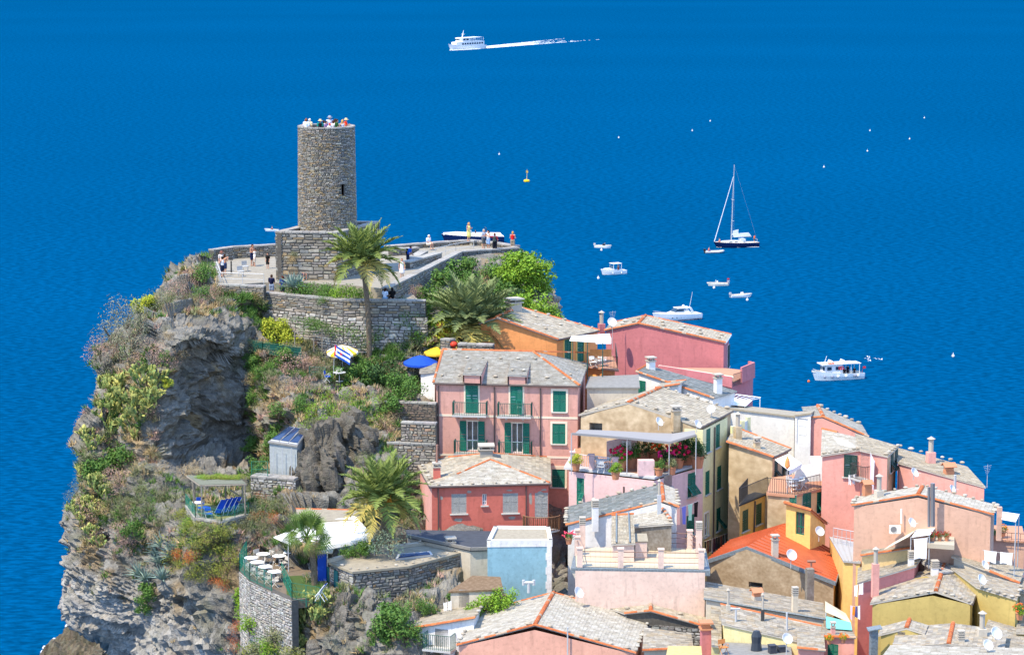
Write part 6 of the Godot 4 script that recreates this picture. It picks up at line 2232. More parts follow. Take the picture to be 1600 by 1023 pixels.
func agave(p: Vector3, r: float, where: String) -> void:
	var t := thing("agave", "blue-green agave rosette of pointed leaves " + where, "agave", p, "agaves " + where)
	inst(agaves[rng.randi() % 2], "leaves", mt("cactus", Color(1, 1, 1)), t, Transform3D(Basis(Vector3.UP, rng.randf() * TAU).scaled(V(r, r, r)), Vector3.ZERO))
func palm(called: String, label: String, base: Vector3, crown: Vector3, len_: float, n: int, r0: float, r1: float, kind := "feather", spread := 1.0, leafc := Color(0.195, 0.25, 0.062)) -> Node3D:
	var t := thing(called, label, "palm tree", base)
	var line := []
	for i in 13:
		var s := i / 12.0
		line.append(base.lerp(crown, s) + V(sin(s * PI) * 0.15, 0, 0))
	line[0] += Y(-0.6)
	var tr := MB.new()
	tr.tube(line, r0, r1, 10)
	var trunk := put(tr, "trunk", mt("palm_bark", lin(0.20, 0.165, 0.125), 0.95, blotch("stain", 512, 0.008, 0.04, 0.5), 0.8), t)
	var sb := MB.new()
	var hh := crown.y - base.y
	var rows := int(hh / 0.16)
	for i in rows:
		var s := float(i) / rows
		var c := base.lerp(crown, s) + V(sin(s * PI) * 0.15, 0, 0)
		var rr := lerpf(r0, r1, s)
		for j in 7:
			var a := TAU * (j + 0.5 * (i % 2)) / 7.0
			var o := V(cos(a), 0, sin(a))
			sb.col = Color(0.24, 0.19, 0.14) * rng.randf_range(0.7, 1.2)
			sb.tri(c + o * rr * 0.9 + V(-o.z, 0, o.x) * 0.06, c + o * rr * 0.9 - V(-o.z, 0, o.x) * 0.06, c + o * (rr + 0.045) + Y(0.1))
	put(sb, "leaf_scars", mt("scars", Color(1, 1, 1), 0.95, null, 1.0, true), trunk).set_meta("kind", "stuff")
	var org := base
	if kind == "feather":
		var green := leaf_mat("palm_" + leafc.to_html(false), leafc)
		var yel := leaf_mat("palm_leaf_old", Color(0.44, 0.37, 0.11))
		for i in n:
			var s := float(i) / n
			var a := i * 2.39996
			var el := lerpf(1.38, -0.35, s) * spread + rng.randf_range(-0.08, 0.08)
			var k := 0 if el > 1.0 else (1 if el > 0.45 else (2 if el > 0.0 else 3))
			var L := len_ * rng.randf_range(0.85, 1.08) * (1.0 if s > 0.1 else 0.8)
			var b := Basis(Vector3.UP, a) * Basis(Vector3.RIGHT, -el)
			inst(fronds[k], "frond", yel if (s > 0.78 and rng.randf() < 0.55) else green, t, Transform3D(b.scaled(V(L, L, L)), crown - org))
	else:
		var green := leaf_mat("fan_leaf", Color(0.12, 0.195, 0.04))
		var dead := leaf_mat("fan_dead", Color(0.36, 0.26, 0.12))
		for i in n:
			var s := float(i) / n
			var a := i * 2.39996
			var el := lerpf(1.4, -1.0, s) + rng.randf_range(-0.12, 0.12)
			var L := len_ * rng.randf_range(0.85, 1.1) * (1.0 if s < 0.7 else 0.8)
			var b := Basis(Vector3.UP, a) * Basis(Vector3.RIGHT, -el) * Basis(Vector3.BACK, rng.randf_range(-1.2, 1.2))
			inst(fronds["fan%d" % (0 if s < 0.5 else 1)], "frond", dead if s > 0.68 else green, t, Transform3D(b.scaled(V(L, L, L)), crown - org))
	return t
func tree(label: String, base: Vector3, crowns: Array, kind: String, called := "leafy_tree") -> void:
	var t := thing(called, label, "tree", base)
	var tr := MB.new()
	var top: Vector3 = crowns[0][0]
	tr.tube([base + Y(-0.5), base.lerp(top, 0.5) + V(0.1, 0, 0), top], 0.16, 0.06, 7)
	for c in crowns: tr.tube([base.lerp(top, 0.45), c[0]], 0.07, 0.03, 5)
	put(tr, "trunk", M("bark"), t)
	var m := leaf_mat("leaf_" + kind, LEAF[kind])
	var cr := MeshInstance3D.new()
	for c in crowns:
		var r: float = c[1]
		inst(bushes[rng.randi_range(0, 2)], "crown", m, t, Transform3D(Basis(Vector3.UP, rng.randf() * TAU).scaled(V(r, r * 0.9, r)), c[0] - base - Y(r * 0.5)))
func make_plants() -> void:
	make_leaf_meshes()
	var sea := "on the seaward slope of the cliff"
	shrubs_on_cliff([[300, 445, 1.2], [280, 462, 1.1], [338, 462, 0.9], [160, 560, 1.4], [240, 560, 1.4], [222, 570, 1.2], [262, 565, 1.1], [188, 762, 1.4], [140, 803, 1.2], [195, 842, 1.2], [178, 868, 0.9], [238, 645, 1.0], [205, 860, 1.0], [160, 845, 0.8]], "dry", sea)
	shrubs_on_cliff([[318, 436, 1.2], [312, 465, 0.9], [178, 735, 1.5], [205, 718, 1.3], [215, 838, 1.1], [150, 745, 1.3], [232, 935, 1.0], [226, 952, 0.8], [258, 560, 0.7]], "green", sea)
	shrubs_on_cliff([[200, 512, 2.0], [180, 535, 1.9], [215, 530, 1.9], [190, 560, 1.6], [165, 580, 1.2], [208, 555, 1.5], [225, 510, 1.5]], "greyolive", sea)
	shrubs_on_cliff([[145, 728, 1.3], [133, 770, 1.2], [300, 470, 0.9], [250, 480, 1.2], [262, 470, 1.0], [170, 690, 1.0], [120, 790, 1.0]], "olive", sea)
	shrubs_on_cliff([[222, 488, 1.1], [236, 484, 0.9], [262, 600, 0.6]], "lime", "behind the cliff-edge fence")
	shrubs_on_cliff([[275, 555, 0.9], [265, 530, 0.6], [170, 800, 0.9], [250, 740, 0.8], [238, 845, 1.0], [285, 745, 0.8], [300, 750, 0.8]], "tan", sea)
	for q in [[225, 592, 1.3], [250, 588, 1.1], [200, 602, 1.3], [180, 612, 1.2], [168, 602, 1.1], [215, 627, 1.3], [236, 622, 1.2], [190, 642, 1.3], [166, 652, 1.2], [222, 652, 1.2], [242, 605, 1.0], [152, 660, 1.1], [205, 668, 1.2], [180, 675, 1.2], [142, 684, 1.1], [217, 684, 1.0], [148, 702, 1.0], [232, 640, 1.1], [197, 622, 1.2], [172, 632, 1.1], [150, 757, 1.1], [166, 772, 1.1], [142, 790, 1.0], [127, 800, 1.0], [152, 805, 1.0], [133, 818, 0.9], [147, 838, 0.9], [156, 852, 0.8], [134, 740, 0.9]]:
		var c := on_cliff(q[0], q[1])
		pear(c[0] + c[1] * 0.3 + Y(-q[2] * 0.3), q[2] * 1.15, "on the seaward slope")
	for q in [[255, 852, 1.3], [268, 868, 1.4], [246, 882, 1.2], [216, 898, 1.3], [252, 906, 1.3], [272, 858, 1.1], [228, 906, 1.1], [240, 865, 1.0]]:
		var c := on_cliff(q[0], q[1])
		agave(c[0] + V(0, 0.0, 0.25), q[2], "on the cliff below the pergola")
	var below := "hanging below the pergola terrace"
	shrubs_on_cliff([[290, 802, 1.0], [300, 822, 1.1], [285, 842, 1.1], [312, 842, 1.1], [332, 834, 1.1], [346, 852, 1.1], [330, 872, 1.1], [296, 866, 1.0], [280, 872, 0.9], [360, 862, 1.1], [350, 885, 1.0], [318, 884, 0.9], [300, 890, 0.8]], "vine", below, 5)
	shrubs_on_cliff([[305, 860, 0.8], [340, 900, 0.8], [285, 855, 0.7], [352, 905, 0.7]], "rust", below, 5)
	shrubs_on_cliff([[398, 778, 1.1], [412, 800, 1.2], [388, 822, 1.1], [402, 758, 0.9], [422, 772, 0.9], [435, 800, 1.0], [395, 845, 1.0], [418, 830, 0.9]], "olive", "beside the pergola terrace")
	shrubs_on_cliff([[410, 785, 0.8], [400, 812, 0.7], [425, 815, 0.7]], "rust", "beside the pergola terrace")
	shrubs_on_cliff([[400, 572, 0.9], [392, 560, 0.8], [410, 588, 0.7], [398, 625, 0.7], [440, 560, 0.9]], "green", "on the rock under the green fence")
	shrubs_on_cliff([[425, 562, 0.9], [415, 640, 0.7], [405, 670, 0.7], [445, 612, 0.8], [392, 595, 0.7]], "tan", "on the rock under the green fence")
	shrubs_on_cliff([[462, 590, 1.6], [448, 578, 1.2], [480, 585, 1.2], [470, 610, 1.1], [490, 575, 0.8]], "dry", "on the rock below the garden")
	var hang := "hanging down the rock beside the pink house"
	shrubs_on_cliff([[505, 602, 1.1], [520, 612, 1.2], [500, 632, 1.2], [530, 625, 1.2], [546, 612, 1.1], [490, 652, 1.1], [512, 650, 1.1], [482, 682, 1.0], [536, 645, 1.1], [560, 630, 1.1], [590, 645, 1.0], [575, 622, 1.0], [560, 655, 1.0], [596, 622, 1.0], [470, 700, 0.9], [496, 668, 1.0], [580, 665, 0.8]], "bright", hang, 5)
	shrubs_on_cliff([[540, 655, 0.7], [548, 690, 0.6], [520, 665, 0.6]], "rust", hang, 5)
	shrubs_on_cliff([[600, 665, 0.9], [615, 655, 0.8]], "tan", hang)
	shrubs_on_cliff([[612, 640, 1.2], [640, 620, 1.3], [622, 612, 1.2], [655, 612, 1.1], [600, 605, 1.2], [545, 600, 1.2], [525, 596, 1.0], [440, 650, 1.0], [470, 640, 1.0], [430, 690, 0.9], [505, 700, 0.8], [395, 700, 0.9], [405, 735, 1.0], [385, 745, 1.0]], "green", "on the bank between the garden and the rubble walls")
	shrubs_on_cliff([[452, 560, 1.1], [465, 555, 1.0], [400, 545, 0.9], [512, 585, 1.0], [425, 600, 0.9], [330, 475, 0.9], [350, 478, 0.8], [290, 475, 0.9], [530, 715, 0.8], [590, 735, 0.9], [570, 720, 0.8], [245, 715, 1.0], [225, 745, 1.1], [260, 775, 1.0], [235, 800, 1.0], [255, 815, 1.0], [195, 800, 1.0], [215, 780, 1.1]], "olive", "rooted in ledges of the cliff")
	var gd := "in the garden under the retaining wall"
	for q in [[408, 530, 204.5, 1.3], [430, 522, 204, 1.5], [452, 528, 203.8, 1.3], [418, 508, 204.5, 1.0], [440, 500, 204.3, 0.9]]:
		var p := at(q[0], q[1], q[2])
		shrub(p + Y(-0.9), q[3], "lime", "of a lemon tree by the retaining wall", -1, 1.2)
	for q in [[565, 590, 199.5, 1.5], [590, 600, 199, 1.7], [612, 596, 199.2, 1.8], [632, 605, 198.6, 1.3], [548, 592, 199.4, 1.1], [600, 580, 200, 1.4], [575, 572, 200.5, 1.2], [640, 590, 199, 1.0], [445, 560, 200.6, 1.2]]:
		shrub(at(q[0], q[1], q[2]) + Y(-0.6), q[3], "dark" if int(q[0]) % 2 == 0 else "green", gd)
	for q in [[480, 508, 203.0, 1.2], [500, 512, 203.0, 1.0], [535, 520, 202.6, 1.5], [575, 530, 202.6, 1.2], [592, 520, 202.7, 1.0], [622, 512, 202.7, 1.1], [646, 500, 202.8, 1.2], [652, 535, 202.5, 1.4], [620, 545, 202.0, 1.0], [508, 472, 203.6, 0.7]]:
		shrub(at(q[0], q[1], q[2]) + V(0, 0.3, 0.1), q[3], "green", "hanging on the pale retaining wall", 5)
	for q in [[450, 456], [468, 458], [492, 462], [516, 466], [538, 468], [556, 469]]:
		shrub(V((q[0] - 800.0) * 0.0512, 49.55, -lerpf(208.0, 204.4, clampf((q[0] - 425.0) / 110.0, 0, 1))), 1.35, "bright" if int(q[0]) % 3 else "green", "of the clipped hedge behind the parapet", 6, 1.1)
	shrub(at(453, 402, 210.7), 0.55, "tan", "growing out of the tower plinth", 5)
	shrub(at(458, 395, 210.7), 0.45, "olive", "growing out of the tower plinth", 5)
	agave(lv(456, 449, PLAZA), 1.5, "beside the tower plinth")
	agave(lv(466, 446, PLAZA), 1.2, "beside the tower plinth")
	var sl := "on the slope below the lookout"
	for q in [[625, 462, 206, 0.9], [642, 470, 205.5, 1.0], [666, 455, 209, 1.3], [690, 440, 213, 1.6], [722, 425, 219, 1.8], [742, 422, 220, 1.6], [762, 428, 218, 1.7], [700, 462, 209, 1.5], [672, 478, 206, 1.2], [782, 440, 216, 1.8], [762, 455, 212, 1.7], [735, 440, 214, 1.6], [775, 410, 224, 1.4], [800, 470, 211, 1.6], [650, 480, 205, 1.1], [712, 480, 206, 1.5], [745, 470, 208, 1.6], [690, 470, 207.5, 1.4], [770, 480, 207.5, 1.6], [800, 445, 215, 1.6], [730, 455, 211, 1.6], [780, 500, 205.5, 1.3], [825, 500, 208, 1.3], [790, 455, 213, 1.5], [705, 440, 214, 1.4]]:
		shrub(at(q[0], q[1], q[2]) + Y(-0.9), q[3], "dark" if int(q[0]) % 4 < 2 else "green", sl)
	shrub(at(650, 458, 207) + Y(-0.3), 0.8, "dry", sl)
	for q in [[690, 515, 202.5, 1.5], [702, 525, 202.2, 1.3], [662, 525, 202.4, 1.2], [680, 500, 203, 1.4], [655, 510, 203, 1.1], [710, 505, 203, 1.2]]:
		shrub(at(q[0], q[1], q[2]) + Y(-0.7), q[3], "lime" if int(q[0]) % 3 == 0 else "bright", "at the foot of the bushy palm")
	for q in [[695, 520], [688, 508]]:
		shrub(at(q[0], q[1], 201.6), 0.5, "rust", "at the foot of the bushy palm", 5)
	tree("round bright green tree at the end of the lookout", at(825, 470, 214), [[at(822, 418, 214), 2.3], [at(800, 412, 215), 1.7], [at(842, 425, 214), 1.8], [at(815, 440, 213.5), 1.8], [at(845, 445, 214.5), 1.4], [at(790, 425, 214), 1.4]], "bright")
	tree("loose yellow-green tree rising behind the orange house", at(840, 510, 209), [[at(838, 475, 209), 1.8], [at(858, 488, 209), 1.4], [at(815, 475, 209), 1.5], [at(868, 498, 209.5), 0.8], [at(826, 492, 208), 1.3]], "lime" if false else "bright")
	palm("date_palm", "tall date palm with a slim trunk in front of the tower plinth", at(577, 560, 201.8), at(566, 408, 201.8), 3.9, 44, 0.22, 0.2)
	palm("bushy_palm", "broad bushy palm of long upright fronds beside the orange house", at(735, 540, 203), at(735, 507, 203), 4.8, 66, 0.5, 0.45, "feather", 0.95, Color(0.19, 0.235, 0.095))
	palm("date_palm", "spreading date palm with orange fruit stalks beside the red house", at(603, 835, 173), at(598, 780, 173), 3.8, 48, 0.42, 0.38)
	palm("fan_palm", "small fan palm with a skirt of dead leaves on the restaurant lawn", at(491, 908, 170), at(479, 840, 170), 2.1, 36, 0.22, 0.18, "fan")
	var fs := thing("fruit_stalks", "orange fruit stalks hanging in the spreading date palm", "fruit", at(600, 787, 173))
	for q in [[588, 783], [592, 788], [610, 780], [612, 790], [606, 786]]:
		var mb := MB.new()
		var p := at(q[0], q[1], 172.2)
		for i in 14:
			mb.tube([p + Y(0.3), p + V(rng.randfn() * 0.12, -0.35 + rng.randf() * 0.2, rng.randfn() * 0.12)], 0.02, 0.012, 3)
		put(mb, "stalk", mt("fruit_orange", lin(0.62, 0.26, 0.02), 0.8), fs)
	shrub(at(610, 862, 171.5), 1.7, "silver", "behind the stone house", 3)
	shrub(at(590, 858, 171.8), 1.4, "silver", "behind the stone house", 4)
	for q in [[560, 862, 172, 0.9], [545, 866, 172, 0.8], [572, 858, 172, 0.8]]:
		shrub(at(q[0], q[1], q[2]) + Y(-0.3), q[3], "green", "under the white canopy edge")
	for q in [[765, 945, 164.5, 1.3], [790, 938, 164.5, 1.2], [745, 950, 164.5, 0.9]]:
		shrub(at(q[0], q[1], q[2]) + Y(-0.5), q[3], "bright", "between the blue house and the salmon roof")
	for q in [[662, 950, 165.5, 0.8], [672, 952, 165.5, 0.6], [705, 932, 168, 0.5]]:
		shrub(at(q[0], q[1], q[2]) + Y(-0.3), q[3], "green", "against the dark stone wall")
	shrubs_on_cliff([[620, 985, 1.4], [640, 1000, 1.2], [605, 970, 1.1], [630, 965, 0.9], [600, 1000, 1.0]], "green", "on the rock below the stone house")
	shrubs_on_cliff([[432, 955, 1.3], [440, 975, 1.2], [385, 960, 1.0], [405, 968, 1.1], [420, 950, 1.0], [380, 940, 0.9], [398, 1005, 1.1], [425, 990, 0.9], [445, 940, 0.8]], "bright", "at the foot of the restaurant wall")
	shrubs_on_cliff([[375, 1000, 0.9], [382, 985, 0.8], [368, 1012, 0.8]], "rust", "at the foot of the restaurant wall")
	shrubs_on_cliff([[410, 1010, 1.0], [420, 975, 0.9], [600, 985, 0.9], [520, 1005, 0.8]], "greyolive", "at the foot of the restaurant wall")
	for q in [[460, 940, 1.3], [475, 950, 1.4], [490, 945, 1.3], [465, 965, 1.3], [480, 972, 1.4], [455, 985, 1.3], [470, 995, 1.3], [450, 1005, 1.2], [495, 962, 1.1], [462, 1012, 1.2], [505, 938, 1.0]]:
		var c := on_cliff(q[0], q[1])
		pear(c[0] + V(0, -0.2, 0.3), q[2], "on the rock in front of the stone house")
	make_ground_cover()
func make_ground_cover() -> void:
	var tuft := MB.new()
	for i in 26:
		var a := rng.randf() * TAU
		var e := rng.randf_range(0.3, 1.4)
		var d := V(cos(a) * cos(e), sin(e), sin(a) * cos(e))
		var s := d.cross(Vector3.UP).normalized() * 0.03
		var o := V(rng.randfn() * 0.12, 0, rng.randfn() * 0.12)
		var g := rng.randf_range(0.7, 1.3)
		tuft.col = Color(g, g, g)
		tuft.tri(o - s, o + s, o + d * rng.randf_range(0.25, 0.55))
	var mesh := tuft.mesh()
	var kinds := [["dry_grass", "tan", 1300, "tufts of dry straw grass growing all over the cliff"], ["cliff_scrub", "olive", 2300, "low olive scrub spread over the cliff"], ["dry_scrub", "dry", 700, "dry pinkish brush spread over the cliff"], ["green_herbs", "green", 2600, "low green herbs growing in cracks of the cliff"]]
	var patch := noise(91, 0.17, FastNoiseLite.TYPE_SIMPLEX_SMOOTH, 2)
	for k in kinds:
		var xf := []
		var tries := 0
		while xf.size() < k[2] and tries < 60000:
			tries += 1
			var i := rng.randi() % cliff_v.size()
			var p := cliff_p[i]
			if p.x < 105 or p.x > 690 or p.y > 1030: continue
			if p.x > 245 and p.x < 388 and p.y > 495 and p.y < 740: continue
			if p.y > 865 and p.x < 380 and rng.randf() < 0.93: continue
			if p.x > 440 and p.x < 570 and p.y > 690 and p.y < 790 and rng.randf() < 0.9: continue
			if p.x > 480 and p.y > 960 and rng.randf() < 0.8: continue
			var n := cliff_n[i]
			if n.y < 0.0: continue
			if patch.get_noise_3dv(cliff_v[i] + V(k[2] * 0.01, 0, 0)) < 0.02: continue
			var s := rng.randf_range(0.6, 1.5)
			var up := (Vector3.UP + n * 0.7).normalized()
			var b := Basis(Quaternion(Vector3.UP, up)) * Basis(Vector3.UP, rng.randf() * TAU)
			xf.append(Transform3D(b.scaled(V(s, s, s)), cliff_v[i] - n * 0.05))
		var mm := MultiMesh.new()
		mm.transform_format = MultiMesh.TRANSFORM_3D
		mm.mesh = mesh
		mm.instance_count = xf.size()
		for i in xf.size(): mm.set_instance_transform(i, xf[i])
		var mi := MultiMeshInstance3D.new()
		mi.multimesh = mm
		mi.name = numbered(k[0])
		mi.material_override = leaf_mat("leaf_" + k[1], LEAF[k[1]])
		add_child(mi)
		tag(mi, k[3], "vegetation", "", "stuff")
# ---- people -----------------------------------------------------------------
# joints of a 1.72 m figure in a few poses, then tapered capsules joined by a smooth minimum and meshed as surface nets
var figures := {}
func pose(called: String) -> Dictionary:
	var j := {"pelvis": Y(0.93), "waist": Y(1.10), "chest": V(0, 1.30, 0.0), "neck": V(0, 1.47, 0.0), "head": V(0, 1.61, 0.02),
		"sl": V(-0.185, 1.40, 0), "sr": V(0.185, 1.40, 0), "el": V(-0.24, 1.12, -0.03), "er": V(0.24, 1.12, -0.03), "wl": V(-0.25, 0.88, 0.06), "wr": V(0.25, 0.88, 0.06),
		"hl": V(-0.095, 0.90, 0), "hr": V(0.095, 0.90, 0), "kl": V(-0.105, 0.49, 0.02), "kr": V(0.105, 0.49, 0.02), "al": V(-0.11, 0.08, -0.03), "ar": V(0.11, 0.08, -0.03)}
	match called:
		"camera":
			j.el = V(-0.26, 1.18, 0.10); j.wl = V(-0.09, 1.40, 0.30)
			j.er = V(0.26, 1.18, 0.10); j.wr = V(0.09, 1.40, 0.30)
		"phone":
			j.el = V(-0.25, 1.13, 0.03); j.wl = V(-0.10, 1.22, 0.27)
			j.er = V(0.25, 1.13, 0.03); j.wr = V(0.09, 1.22, 0.28)
			j.head += V(0, -0.015, 0.03)
		"point":
			j.er = V(0.44, 1.42, 0.05); j.wr = V(0.68, 1.47, 0.09)
			j.el = V(-0.28, 1.14, -0.05); j.wl = V(-0.2, 0.98, 0.12)
		"walk":
			j.kl = V(-0.10, 0.50, 0.16); j.al = V(-0.10, 0.09, 0.20)
			j.kr = V(0.10, 0.50, -0.02); j.ar = V(0.10, 0.12, -0.26)
			j.el = V(-0.25, 1.13, -0.10); j.wl = V(-0.25, 0.92, -0.02)
			j.er = V(0.25, 1.13, 0.04); j.wr = V(0.24, 0.93, 0.20)
		"lean":
			for k in ["chest", "neck", "head", "sl", "sr", "waist"]:
				var v: Vector3 = j[k]
				j[k] = V(v.x, 0.93 + (v.y - 0.93) * 0.93, (v.y - 0.93) * 0.42 + v.z)
			j.el = V(-0.25, 1.08, 0.22); j.wl = V(-0.14, 0.95, 0.42)
			j.er = V(0.25, 1.08, 0.22); j.wr = V(0.14, 0.95, 0.42)
		"sit":
			for k in j: j[k] = j[k] - Y(0.47)
			j.kl = V(-0.11, 0.50, 0.42); j.kr = V(0.11, 0.50, 0.42)
			j.al = V(-0.11, 0.08, 0.40); j.ar = V(0.11, 0.08, 0.46)
			j.el = V(-0.24, 0.68, 0.06); j.wl = V(-0.10, 0.60, 0.30)
			j.er = V(0.24, 0.68, 0.06); j.wr = V(0.10, 0.60, 0.30)
			j.chest += V(0, -0.01, 0.03); j.neck += V(0, -0.01, 0.06); j.head += V(0, -0.02, 0.09)
			j.sl += V(0, -0.01, 0.04); j.sr += V(0, -0.01, 0.04)
	return j
func net(bones: Array, cell: float, k: float) -> MB:
	var lo := V(1e9, 1e9, 1e9)
	var hi := -lo
	for b in bones:
		var r: float = maxf(b[2], b[3]) + cell * 2.5
		for p in [b[0], b[1]]:
			lo = lo.min(p - Vector3.ONE * r)
			hi = hi.max(p + Vector3.ONE * r)
	var nx := int((hi.x - lo.x) / cell) + 2
	var ny := int((hi.y - lo.y) / cell) + 2
	var nz := int((hi.z - lo.z) / cell) + 2
	var f := PackedFloat32Array()
	f.resize(nx * ny * nz)
	f.fill(1.0)
	for b in bones:
		var a: Vector3 = b[0]
		var ab: Vector3 = b[1] - b[0]
		var l2 := maxf(ab.length_squared(), 1e-6)
		var ra: float = b[2]
		var rb: float = b[3]
		var r := maxf(ra, rb) + cell * 2.2 + k
		var i0 := ((a.min(b[1]) - Vector3.ONE * r - lo) / cell).floor()
		var i1 := ((a.max(b[1]) + Vector3.ONE * r - lo) / cell).ceil()
		for z in range(maxi(0, int(i0.z)), mini(nz, int(i1.z) + 1)):
			for y in range(maxi(0, int(i0.y)), mini(ny, int(i1.y) + 1)):
				for x in range(maxi(0, int(i0.x)), mini(nx, int(i1.x) + 1)):
					var p := lo + V(x, y, z) * cell - a
					var t := clampf(p.dot(ab) / l2, 0, 1)
					var d := (p - ab * t).length() - lerpf(ra, rb, t)
					var i := (z * ny + y) * nx + x
					var o := f[i]
					var h := maxf(k - absf(o - d), 0.0) / k
					f[i] = minf(o, d) - h * h * k * 0.25
	var vid := {}
	var vp := PackedVector3Array()
	for z in nz - 1:
		for y in ny - 1:
			for x in nx - 1:
				var i := (z * ny + y) * nx + x
				var c := [f[i], f[i + 1], f[i + nx], f[i + nx + 1], f[i + nx * ny], f[i + nx * ny + 1], f[i + nx * ny + nx], f[i + nx * ny + nx + 1]]
				var neg := 0
				for v in c: neg += 1 if v < 0 else 0
				if neg == 0 or neg == 8: continue
				var s := Vector3.ZERO
				var m := 0
				for e in [[0, 1], [2, 3], [4, 5], [6, 7], [0, 2], [1, 3], [4, 6], [5, 7], [0, 4], [1, 5], [2, 6], [3, 7]]:
					var u: float = c[e[0]]
					var w: float = c[e[1]]
					if (u < 0) != (w < 0):
						var t := u / (u - w)
						var p0 := V(e[0] & 1, (e[0] >> 1) & 1, (e[0] >> 2) & 1)
						var p1 := V(e[1] & 1, (e[1] >> 1) & 1, (e[1] >> 2) & 1)
						s += p0.lerp(p1, t)
						m += 1
				vid[i] = vp.size()
				vp.append(lo + (V(x, y, z) + s / m) * cell)
	var tris := PackedInt32Array()
	var st := [1, nx, nx * ny]
	for i in vid:
		var x: int = i % nx
		var y: int = (i / nx) % ny
		var z: int = i / (nx * ny)
		for ax in 3:
			var u: float = f[i]
			var w: float = f[i + st[ax]]
			if (u < 0) == (w < 0): continue
			var b1: int = st[(ax + 1) % 3]
			var b2: int = st[(ax + 2) % 3]
			if not (vid.has(i - b1) and vid.has(i - b2) and vid.has(i - b1 - b2)): continue
			var q := [vid[i - b1 - b2], vid[i - b2], vid[i], vid[i - b1]]
			if u < 0: tris.append_array([q[0], q[1], q[2], q[0], q[2], q[3]])
			else: tris.append_array([q[0], q[2], q[1], q[0], q[3], q[2]])
	var nrm := PackedVector3Array()
	nrm.resize(vp.size())
	for i in range(0, tris.size(), 3):
		var nn := (vp[tris[i + 1]] - vp[tris[i]]).cross(vp[tris[i + 2]] - vp[tris[i]])
		for e in 3: nrm[tris[i + e]] += nn
	var mb := MB.new()
	for i in range(0, tris.size(), 3):
		for e in [0, 2, 1]:
			mb.v.append(vp[tris[i + e]])
			mb.n.append(nrm[tris[i + e]].normalized())
			mb.c.append(Color(1, 1, 1))
	return mb
func figure(called: String) -> Dictionary:
	if figures.has(called): return figures[called]
	var j := pose(called)
	var cell := 0.03
	var body := [[j.pelvis, j.waist, 0.125, 0.115], [j.waist, j.chest, 0.115, 0.135], [j.chest, j.neck, 0.12, 0.055], [j.neck, j.head, 0.05, 0.06],
		[j.head + V(0, -0.03, 0.02), j.head + V(0, 0.05, -0.01), 0.078, 0.095], [j.sl, j.sr, 0.06, 0.06],
		[j.sl, j.el, 0.056, 0.042], [j.el, j.wl, 0.042, 0.030], [j.sr, j.er, 0.056, 0.042], [j.er, j.wr, 0.042, 0.030],
		[j.hl, j.kl, 0.090, 0.060], [j.kl, j.al, 0.058, 0.040], [j.hr, j.kr, 0.090, 0.060], [j.kr, j.ar, 0.058, 0.040],
		[j.al + V(0, -0.04, -0.03), j.al + V(0, -0.045, 0.14), 0.038, 0.032], [j.ar + V(0, -0.04, -0.03), j.ar + V(0, -0.045, 0.14), 0.038, 0.032]]
	var mb := net(body, cell, 0.05)
	var hc: Vector3 = j.head
	mb.col = Color(1, 1, 1)
	mb.tri(hc + V(-0.018, -0.03, 0.095), hc + V(0.018, -0.03, 0.095), hc + V(0, -0.028, 0.125))
	mb.tri(hc + V(0.018, -0.03, 0.095), hc + V(0, 0.02, 0.098), hc + V(0, -0.028, 0.125))
	mb.tri(hc + V(0, 0.02, 0.098), hc + V(-0.018, -0.03, 0.095), hc + V(0, -0.028, 0.125))
	for s in [-1.0, 1.0]: mb.ball(hc + V(s * 0.09, -0.01, 0), V(0.014, 0.034, 0.024), 6, 4)
	for hd in [["el", "wl", -1.0], ["er", "wr", 1.0]]:
		var d: Vector3 = (j[hd[1]] - j[hd[0]]).normalized()
		var o: Vector3 = j[hd[1]]
		var sx := d.cross(V(0, 0, 1) if absf(d.z) < 0.9 else Y(1)).normalized()
		var pn := sx.cross(d).normalized()
		mb.obox(o + d * 0.045, sx * 0.036, d * 0.048, pn * 0.014)
		for i in 4:
			var b := o + d * 0.088 + sx * (-0.028 + i * 0.0187)
			var L: float = [0.062, 0.075, 0.070, 0.055][i]
			mb.tube([b, b + d * L * 0.5 + pn * 0.004, b + d * L * 0.9 + pn * 0.022], 0.0095, 0.007, 5)
		var tb: Vector3 = o + d * 0.03 + sx * 0.036 * float(hd[2])
		mb.tube([tb, tb + d * 0.03 + sx * 0.028 * float(hd[2]), tb + d * 0.06 + sx * 0.03 * float(hd[2]) + pn * 0.012], 0.011, 0.008, 5)
	var r := {"j": j, "body": mb.mesh()}
	var e := 0.022
	r.shirt = net([[j.pelvis + (j.waist - j.pelvis) * 0.1, j.waist, 0.13 + e, 0.118 + e], [j.waist, j.chest, 0.118 + e, 0.138 + e], [j.chest, j.chest.lerp(j.neck, 0.6), 0.12 + e, 0.075 + e], [j.sl, j.sr, 0.065 + e, 0.065 + e], [j.sl, j.sl.lerp(j.el, 0.72), 0.058 + e, 0.052 + e], [j.sr, j.sr.lerp(j.er, 0.72), 0.058 + e, 0.052 + e]], cell, 0.05).mesh()
	r.vest = net([[j.pelvis + (j.waist - j.pelvis) * 0.1, j.waist, 0.13 + e, 0.118 + e], [j.waist, j.chest, 0.118 + e, 0.138 + e], [j.chest, j.chest.lerp(j.neck, 0.45), 0.12 + e, 0.085 + e]], cell, 0.05).mesh()
	r.shorts = net([[j.pelvis + Y(0.04), j.pelvis + Y(-0.02), 0.13 + e, 0.135 + e], [j.hl, j.hl.lerp(j.kl, 0.85), 0.098 + e, 0.082 + e], [j.hr, j.hr.lerp(j.kr, 0.85), 0.098 + e, 0.082 + e]], cell, 0.04).mesh()
